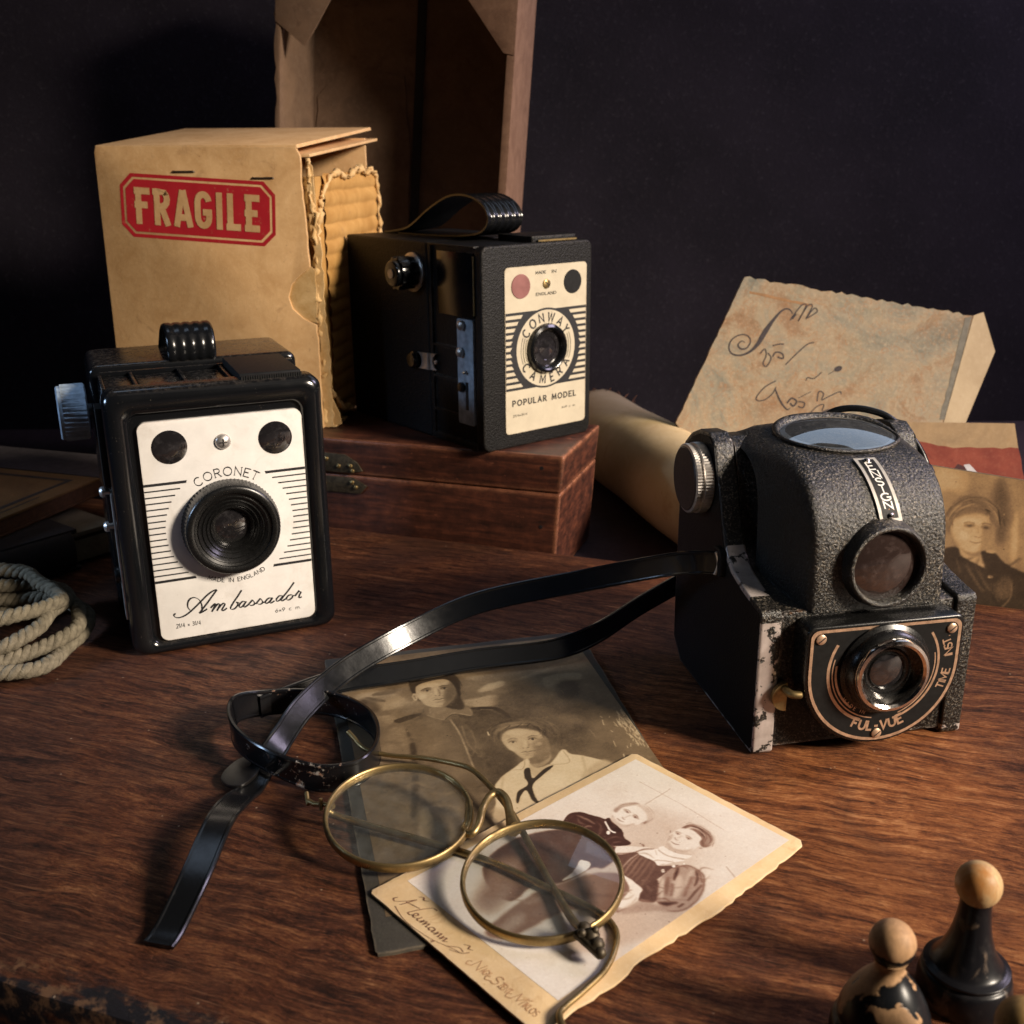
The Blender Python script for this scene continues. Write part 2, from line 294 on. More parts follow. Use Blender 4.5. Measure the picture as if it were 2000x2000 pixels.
def mk_crackle(name='crackle_black', chip=None):
    q = M(name, .4, spec=.6); h = q.noise(13, 5, .7, dist=.8); v = q.node('ShaderNodeTexVoronoi', {'Vector': q.co, 'Scale': 11.}, 0, feature='SMOOTH_F1')
    hh = q.math('ADD', h, q.math('MULTIPLY', v, .8)); dust_glints = q.ramp(q.noise(12, 6, .85), [(.53, 0.), (.63, 1.)])  # pale specks painted in as glints of the crackle finish
    dust_glints = q.math('MULTIPLY', dust_glints, q.ramp(q.noise(.9, 4, .6), [(.35, .35), (.62, 1.)])); nl = q.node('ShaderNodeVectorTransform', {0: q.node('ShaderNodeNewGeometry', out=1)}, vector_type='NORMAL', convert_from='WORLD', convert_to='OBJECT'); dust_glints = q.math('MULTIPLY', dust_glints, q.ramp(q.xyz(0, nl), [(-.0, 0.), (1., 1.)]) if False else q.ramp(q.math('ADD', q.math('MULTIPLY', q.xyz(0, nl), .5), .5), [(.12, .0), (.34, 1.)]))  # specks fade out on the left side: its shade is in the colour
    c = q.mix(q.math('MULTIPLY', dust_glints, .8), (.0055, .005, .0045), (.44, .375, .29))
    wear = q.math('MULTIPLY', q.edge(.07, .015, .25), q.ramp(q.noise(3.2, 5, .7), [(.46, 0.), (.54, 1.)])); met = wear
    if chip:
        # bare metal where the paint has flaked from the flange faces
        y, zz = q.xyz(1), q.xyz(2)
        fr = q.math('MULTIPLY', q.math('MULTIPLY', q.math('LESS_THAN', q.xyz(0), 1.), q.math('LESS_THAN', y, .1)), q.math('LESS_THAN', zz, 4.75)); sl = q.math('MULTIPLY', q.math('MULTIPLY', q.math('GREATER_THAN', zz, 5.0), q.math('LESS_THAN', y, 3.2)), q.math('MULTIPLY', q.math('LESS_THAN', q.xyz(0), 1.), q.math('GREATER_THAN', y, 1.0)))
        nz = q.noise(1.15, 7, .62); nz2 = q.noise(1.1, 7, .65, q.scaled((1, 1, 1), (7.3, 2.1, 4.4))); bt = q.math('MULTIPLY', q.math('LESS_THAN', zz, .35), q.math('LESS_THAN', y, 4.5))
        big = q.math('MAXIMUM', q.math('MULTIPLY', fr, q.ramp(nz, [(.455, 0.), (.47, 1.)])), q.math('MAXIMUM', q.math('MULTIPLY', sl, q.ramp(nz2, [(.46, 0.), (.48, 1.)])), q.math('MULTIPLY', bt, q.ramp(q.noise(3), [(.5, 0.), (.53, 1.)]))))
        spots = q.math('MULTIPLY', q.math('GREATER_THAN', zz, 5.3), q.ramp(q.noise(1.5, 5, .6, q.scaled((1, 1, 1), (3, 9, 1))), [(.67, 0.), (.68, 1.)]))
        met = q.math('MAXIMUM', met, q.math('MAXIMUM', big, spots))
    rust = q.math('MULTIPLY', q.edge(.14, .01, .2), q.ramp(q.noise(1.7, 5, .7), [(.60, 0.), (.68, .9)]))
    c = q.mix(rust, c, (.30, .135, .045)); c = q.mix(met, c, q.mix(q.ramp(q.noise(2.2, 5), [(.35, 0.), (.7, 1.)]), (.42, .36, .33), (.60, .53, .50)))
    q.set('Base Color', c); q.set('Metallic', q.math('MULTIPLY', met, .35)); q.set('Roughness', q.math('ADD', .30, q.math('MULTIPLY', dust_glints, .4)))
    bs = q.math('MULTIPLY', q.math('SUBTRACT', 1.0, met), 1.0); nb = q.t.nodes.new('ShaderNodeBump'); q.put(nb.inputs['Height'], hh); q.put(nb.inputs['Strength'], bs); nb.inputs['Distance'].default_value = .035 * U; q.set('Normal', nb.outputs[0]); return q.m
def mk_card(name, base, dark, pale, stain=(.30, .16, .07), sc=1., edge=None):
    q = M(name, .8, spec=.25); n = q.noise(.55 * sc, 6, .62, dist=.6); n2 = q.noise(4.5 * sc, 6, .7)
    c = q.mix(q.ramp(n, [(.32, 0.), (.68, 1.)]), dark, base); c = q.mix(q.ramp(n2, [(.5, 0.), (.8, .45)]), c, pale)
    st = q.ramp(q.noise(.9 * sc, 5, .65, q.scaled((1, 1, 1), (5, 3, 8)), .8), [(.60, 0.), (.72, .5)]); c = q.mix(st, c, stain); fl = q.ramp(q.node('ShaderNodeTexVoronoi', {'Vector': q.co, 'Scale': 2.2 * sc}, 0), [(.04, .6), (.08, 0.)])
    c = q.mix(fl, c, stain)
    if edge: c = q.mix(q.math('MULTIPLY', q.edge(.12, .01, .2), q.ramp(q.noise(3, 5), [(.35, .1), (.6, .9)])), c, edge)
    q.set('Base Color', c); q.bump(q.math('ADD', n2, q.noise(.8, 3)), .25, .05); return q.m
def mk_letter():
    q = M('parchment', .75, spec=.25); n = q.noise(.22, 6, .65, dist=1.2); c = q.ramp(n, [(.34, (.25, .160, .095)), (.45, (.32, .25, .165)), (.54, (.26, .225, .165)), (.66, (.15, .15, .12))])
    c = q.mix(q.ramp(q.noise(.35, 6, .62, q.scaled((1, 1, 1), (4, 1, 9)), 1.5), [(.55, 0.), (.68, .6)]), c, (.20, .10, .045)); c = q.mix(q.ramp(q.noise(.3, 4, .6, q.scaled((1, 1, 1), (9, 5, 2)), .6), [(.58, 0.), (.74, .6)]), c, (.20, .19, .14))
    c = q.mix(q.ramp(q.noise(.8, 5, .6, q.scaled((1, 1, 1), (1, 7, 2)), 2.), [(.47, 0.), (.49, .55), (.51, 0.)]), c, (.33, .15, .06)); c = q.mix(q.ramp(q.noise(5, 6, .7), [(.5, 0.), (.75, .35)]), c, (.62, .50, .34))
    q.set('Base Color', c); q.bump(q.math('ADD', n, q.noise(3, 5)), .3, .06); return q.m
def mk_paint(name, rough=.42):
    q = M(name, rough, spec=.4); a = q.node('ShaderNodeAttribute', attribute_name='paint'); q.set('Base Color', q.mix(q.ramp(q.noise(9, 5, .7), [(.35, .10), (.7, 0.)]), a, (.10, .07, .05))); q.bump(q.noise(14, 3), .06, .01); return q.m
def mk_glass(name, tint=(.95, .96, .95), ior=1.5, dusty=.05):
    q = M(name); nt = q.t; tr = nt.nodes.new('ShaderNodeBsdfTransparent'); tr.inputs[0].default_value = (*tint, 1); gl = nt.nodes.new('ShaderNodeBsdfGlossy'); gl.inputs['Roughness'].default_value = .02; gl.inputs[0].default_value = (.95, .97, 1, 1)
    lw = nt.nodes.new('ShaderNodeLayerWeight'); lw.inputs[0].default_value = .5; fr = nt.nodes.new('ShaderNodeMath'); fr.operation = 'MULTIPLY_ADD'; pw = q.math('POWER', lw.outputs['Facing'], 4.0); nt.links.new(pw, fr.inputs[0]); fr.inputs[1].default_value = .9; fr.inputs[2].default_value = ((ior - 1) / (ior + 1)) ** 2 * 1.9; mx = nt.nodes.new('ShaderNodeMixShader'); nt.links.new(fr.outputs[0], mx.inputs[0]); nt.links.new(tr.outputs[0], mx.inputs[1]); nt.links.new(gl.outputs[0], mx.inputs[2])
    df = nt.nodes.new('ShaderNodeBsdfDiffuse'); df.inputs[0].default_value = (.5, .52, .5, 1); m2 = nt.nodes.new('ShaderNodeMixShader'); dust_glints = q.math('MULTIPLY', q.ramp(q.noise(2.5, 6, .7), [(.4, .3), (.75, 1.)]), dusty)
    nt.links.new(dust_glints, m2.inputs[0]); nt.links.new(mx.outputs[0], m2.inputs[1]); nt.links.new(df.outputs[0], m2.inputs[2]); nt.links.new(m2.outputs[0], q.out.inputs['Surface']); return q.m
def mk_lens(name, col=(.012, .011, .012), rough=.05, coat=1.):
    q = M(name, rough, spec=.8); q.set('Base Color', q.mix(q.ramp(q.noise(4, 6, .7), [(.5, 0.), (.8, .5)]), col, tuple(c * 4 + .03 for c in col))); q.set('Coat Weight', coat); q.set('Coat Roughness', .03); return q.m
def mk_patchy(name, wood, black, lo, hi, sc=1.1, zlo=None, seed=0):
    q = M(name, .45, spec=.3); n = q.noise(sc, 5, .6, q.scaled((1, 1, .55), (seed, seed * 1.7, 2)), .6)
    if zlo is not None: n = q.math('ADD', n, q.math('MULTIPLY', q.math('SUBTRACT', q.xyz(2), zlo[0]), zlo[1]))
    k = q.ramp(n, [(lo, 0.), (hi, 1.)]); g = q.noise(3, 6, .6, q.scaled((2, 2, .5)))
    c = q.mix(k, q.mix(q.ramp(q.noise(4, 5), [(.55, 0.), (.8, .25)]), black, (.09, .08, .075)), q.mix(q.ramp(q.noise(1.0, 5, .7, q.scaled((9, 9, 1.2)), .5), [(.35, 0.), (.65, 1.)]), tuple(x * .6 for x in wood), q.mix(q.ramp(g, [(.35, 0.), (.7, 1.)]), tuple(x * .8 for x in wood), wood))); q.set('Base Color', c); q.set('Roughness', q.math('ADD', .3, q.math('MULTIPLY', k, .3))); q.bump(k, .3, .02); return q.m
def mk_strap():
    q = M('strap_leather', .3, spec=.45); n = q.noise(2.2, 5, .65); q.set('Base Color', q.mix(q.ramp(q.noise(1.4, 6, .7), [(.6, 0.), (.75, .5)]), (.0055, .006, .007), (.035, .03, .027)))
    q.set('Roughness', q.math('ADD', .11, q.math('MULTIPLY', n, .20))); q.bump(q.noise(6, 4), .12, .02); return q.m
def mk_worn_strap():
    q = M('worn_strap_leather', .3, spec=.5); k = q.math('MULTIPLY', q.ramp(q.noise(3.2, 6, .72), [(.52, 0.), (.60, 1.)]), q.ramp(q.xyz(1), [(0., 0.), (1., 1.)])) if False else q.ramp(q.math('ADD', q.noise(2.6, 6, .75), q.math('MULTIPLY', q.math('ABSOLUTE', q.math('ADD', q.xyz(0), 2.8)), -.05)), [(.55, 0.), (.62, .9)])
    q.set('Base Color', q.mix(k, (.006, .006, .007), q.mix(q.ramp(q.noise(5, 4), [(.4, 0.), (.6, 1.)]), (.28, .13, .07), (.38, .34, .30)))); q.set('Roughness', q.math('ADD', .2, q.math('MULTIPLY', k, .5))); q.bump(k, .4, .02); return q.m
def mk_wall():
    q = M('wall_paint', .85, spec=.2); n = q.noise(.12, 5, .6); f = q.noise(3.5, 6, .75)
    c = q.mix(q.ramp(n, [(.3, 0.), (.7, 1.)]), (.0085, .0065, .0105), (.0165, .013, .020)); c = q.mix(q.ramp(f, [(.56, 0.), (.8, .6)]), c, (.075, .068, .078)); q.set('Base Color', c); q.bump(f, .4, .08); return q.m
def mk_red():
    q = M('red_print', .7, spec=.25); wear = q.ramp(q.noise(2.6, 7, .72), [(.60, 0.), (.70, .7)]); q.set('Base Color', q.mix(wear, q.mix(q.noise(1.2, 4), (.36, .012, .020), (.52, .020, .032)), (.55, .30, .16))); return q.m
def mk_brass():
    q = M('brass', .3, .9); k = q.ramp(q.noise(1.6, 6, .6), [(.30, 0.), (.68, 1.)]); q.set('Base Color', q.mix(k, (.13, .095, .045), (.44, .31, .135))); q.set('Roughness', q.math('ADD', .26, q.math('MULTIPLY', q.math('SUBTRACT', 1.0, k), .35))); return q.m
def mk_plate(name, col, grime):
    q = M(name, .36, spec=.4); n = q.noise(.9, 6, .65); c = q.mix(q.ramp(n, [(.35, 0.), (.7, 1.)]), tuple(x * .88 for x in col), col)
    spk = q.ramp(q.noise(6, 5, .8), [(.66, 0.), (.74, .7)]); c = q.mix(spk, c, grime); smu = q.ramp(q.noise(.7, 6, .7, q.scaled((1, 1, 1), (3, 5, 7)), .5), [(.55, 0.), (.75, .30)]); c = q.mix(smu, c, grime)
    for rot, lo in ((.9, .74), (-.4, .75)):
        sc = q.ramp(q.noise(1.0, 2, .5, q.node('ShaderNodeMapping', {'Vector': q.co, 'Rotation': (0, rot, 0), 'Scale': (.25, 1, 22)})), [(lo, 0.), (lo + .03, .6)]); c = q.mix(sc, c, tuple(x * .55 for x in col))
    c = q.mix(q.math('MULTIPLY', q.edge(.10, .01, .2), q.ramp(q.noise(2.5, 5), [(.4, 0.), (.6, .8)])), c, grime); q.set('Base Color', c); q.set('Roughness', q.math('ADD', .28, q.math('MULTIPLY', n, .25))); q.bump(q.noise(5, 4), .05, .02); return q.m
MAT = dict(
 table=mk_table(), boxwood=mk_boxwood(), bakelite=mk_bakelite(), leatherette=mk_leatherette('black_leatherette', (.0045, .0045, .0052), (.09, .075, .06)), leather_face=mk_leatherette('black_leather_face', (.0035, .0035, .004), (.02, .02, .02), 16),
 conway_front=mk_leatherette('charcoal_leatherette', (.004, .0038, .0036), (.15, .125, .105), 12), crackle=mk_crackle(), flange=mk_crackle('flaked_black', True),
 silver=simple('dull_silver', (.50, .47, .44), .38, .75, .3, 4), alu=simple('aluminium', (.33, .40, .48), .6, .1, .35, 3), chrome=simple('chrome', (.78, .74, .70), .14, 1, .15, 2), brass=mk_brass(), grime=simple('grimy_brass', (.07, .055, .035), .5, .6, .5, 6, .4, 12),
 white=mk_plate('white_enamel', (.78, .755, .72), (.34, .27, .20)), cream=mk_plate('cream_enamel', (.54, .475, .35), (.26, .19, .12)), ink=simple('black_ink', (.012, .012, .014), .5, 0, .2, 5), gold=simple('copper_line', (.60, .40, .27), .35, .6, .35, 5),
 lens=mk_lens('lens_glass'), lens_brown=mk_lens('finder_glass', (.025, .016, .014)), pink_lens=simple('pink_finder_glass', (.26, .12, .11), .2, 0, .25, 1.2), mattblack=simple('matt_black', (.007, .007, .007), .55, 0, .4, 6, .2, 25, .25), barrel=simple('black_barrel', (.007, .007, .007), .28, 0, .4, 8),
 card=mk_card('box_card', (.68, .435, .215), (.53, .31, .135), (.76, .54, .31), edge=(.66, .47, .27)), kraft=mk_card('corrugated_card', (.54, .31, .10), (.36, .18, .045), (.56, .34, .12), sc=.8), torn=mk_card('torn_card', (.68, .46, .22), (.50, .30, .11), (.75, .58, .34), sc=2), red=mk_red(), steel=simple('staple_steel', (.10, .075, .055), .5, .7, .4, 8),
 case=mk_card('case_lining', (.20, .125, .08), (.125, .078, .052), (.27, .19, .135), (.06, .032, .022), .7), case_edge=mk_card('case_edge', (.20, .115, .075), (.13, .07, .045), (.30, .18, .12), (.10, .05, .035), 2), ribbon=simple('dark_ribbon', (.010, .0095, .014), .7),
 roll=mk_card('roll_parchment', (.66, .51, .29), (.56, .41, .21), (.70, .57, .37), (.42, .22, .10), .45), letter=mk_letter(), paint=mk_paint('photo_print'), mount=mk_card('photo_mount', (.060, .055, .044), (.045, .040, .034), (.10, .09, .07), (.03, .025, .02), 2, (.22, .17, .11)), cardstock=mk_card('card_stock', (.74, .55, .32), (.66, .46, .24), (.80, .64, .43), (.44, .24, .10), 1.4, (.70, .56, .38)),
 sepia=simple('sepia_ink', (.20, .10, .055), .6, 0, .4, 8), palebrown=simple('pale_brown_ink', (.42, .235, .115), .6, 0, .3, 8), plate_metal=simple('name_plate_metal', (.40, .38, .35), .55, .3, .2, 4), strap=mk_strap(), wornstrap=mk_worn_strap(), rope=simple('jute_rope', (.18, .155, .11), .85, 0, .4, 3.5, .9, 16, .2, .05), clear=mk_glass('spectacle_glass'),
 dome=mk_glass('finder_dome_glass', (.80, .84, .88), 2.3, .08), well=simple('pale_mirror', (.42, .46, .50), .30, .6, .5, .9), wall=mk_wall(), cloth=simple('purple_cloth', (.026, .012, .018), .8, 0, .3, 1.5, .4, 18), tan=mk_card('book_cloth', (.20, .115, .045), (.14, .078, .032), (.25, .16, .075)), slate=simple('slate_cloth', (.060, .048, .052), .8, 0, .3, 2), darkbook=simple('dark_book_cloth', (.008, .007, .009), .7, 0, .4, 3), pages=mk_card('book_pages', (.16, .14, .095), (.11, .095, .065), (.20, .18, .13), sc=2), bookedge=simple('brown_book_edge', (.09, .038, .016), .6, 0, .4, 4),
 photo_edge=simple('photo_edge', (.20, .15, .10), .6), blackline=simple('book_line', (.045, .035, .028), .7, 0, .5, 3),
 pawn_a=mk_patchy('chipped_pawn_paint', (.55, .33, .17), (.008, .009, .011), .508, .523, .62, (1.15, .13), 5), pawn_ah=mk_patchy('chipped_head_paint', (.52, .31, .16), (.008, .009, .011), .46, .48, 1.2, (2.86, 1.3), 1), pawn_b=mk_patchy('scuffed_pawn_paint', (.12, .085, .06), (.007, .007, .009), .60, .66, 1.3, None, 6), pawn_bh=mk_patchy('bare_wood_head', (.60, .40, .20), (.42, .19, .06), .38, .55, 1.2, None, 9), honey=mk_patchy('honey_wood_head', (.40, .25, .09), (.28, .15, .05), .4, .6, 1., None, 4),
 bluewhite=simple('postcard_white', (.55, .52, .54), .6, 0, .15, 3), postred=mk_card('postcard_red', (.26, .062, .040), (.17, .035, .026), (.36, .14, .09), (.08, .02, .02), 1.), postdark=simple('postcard_maroon', (.055, .012, .014), .6, 0, .3, 2), orange=simple('orange_lacquer', (.75, .28, .03), .4),
)
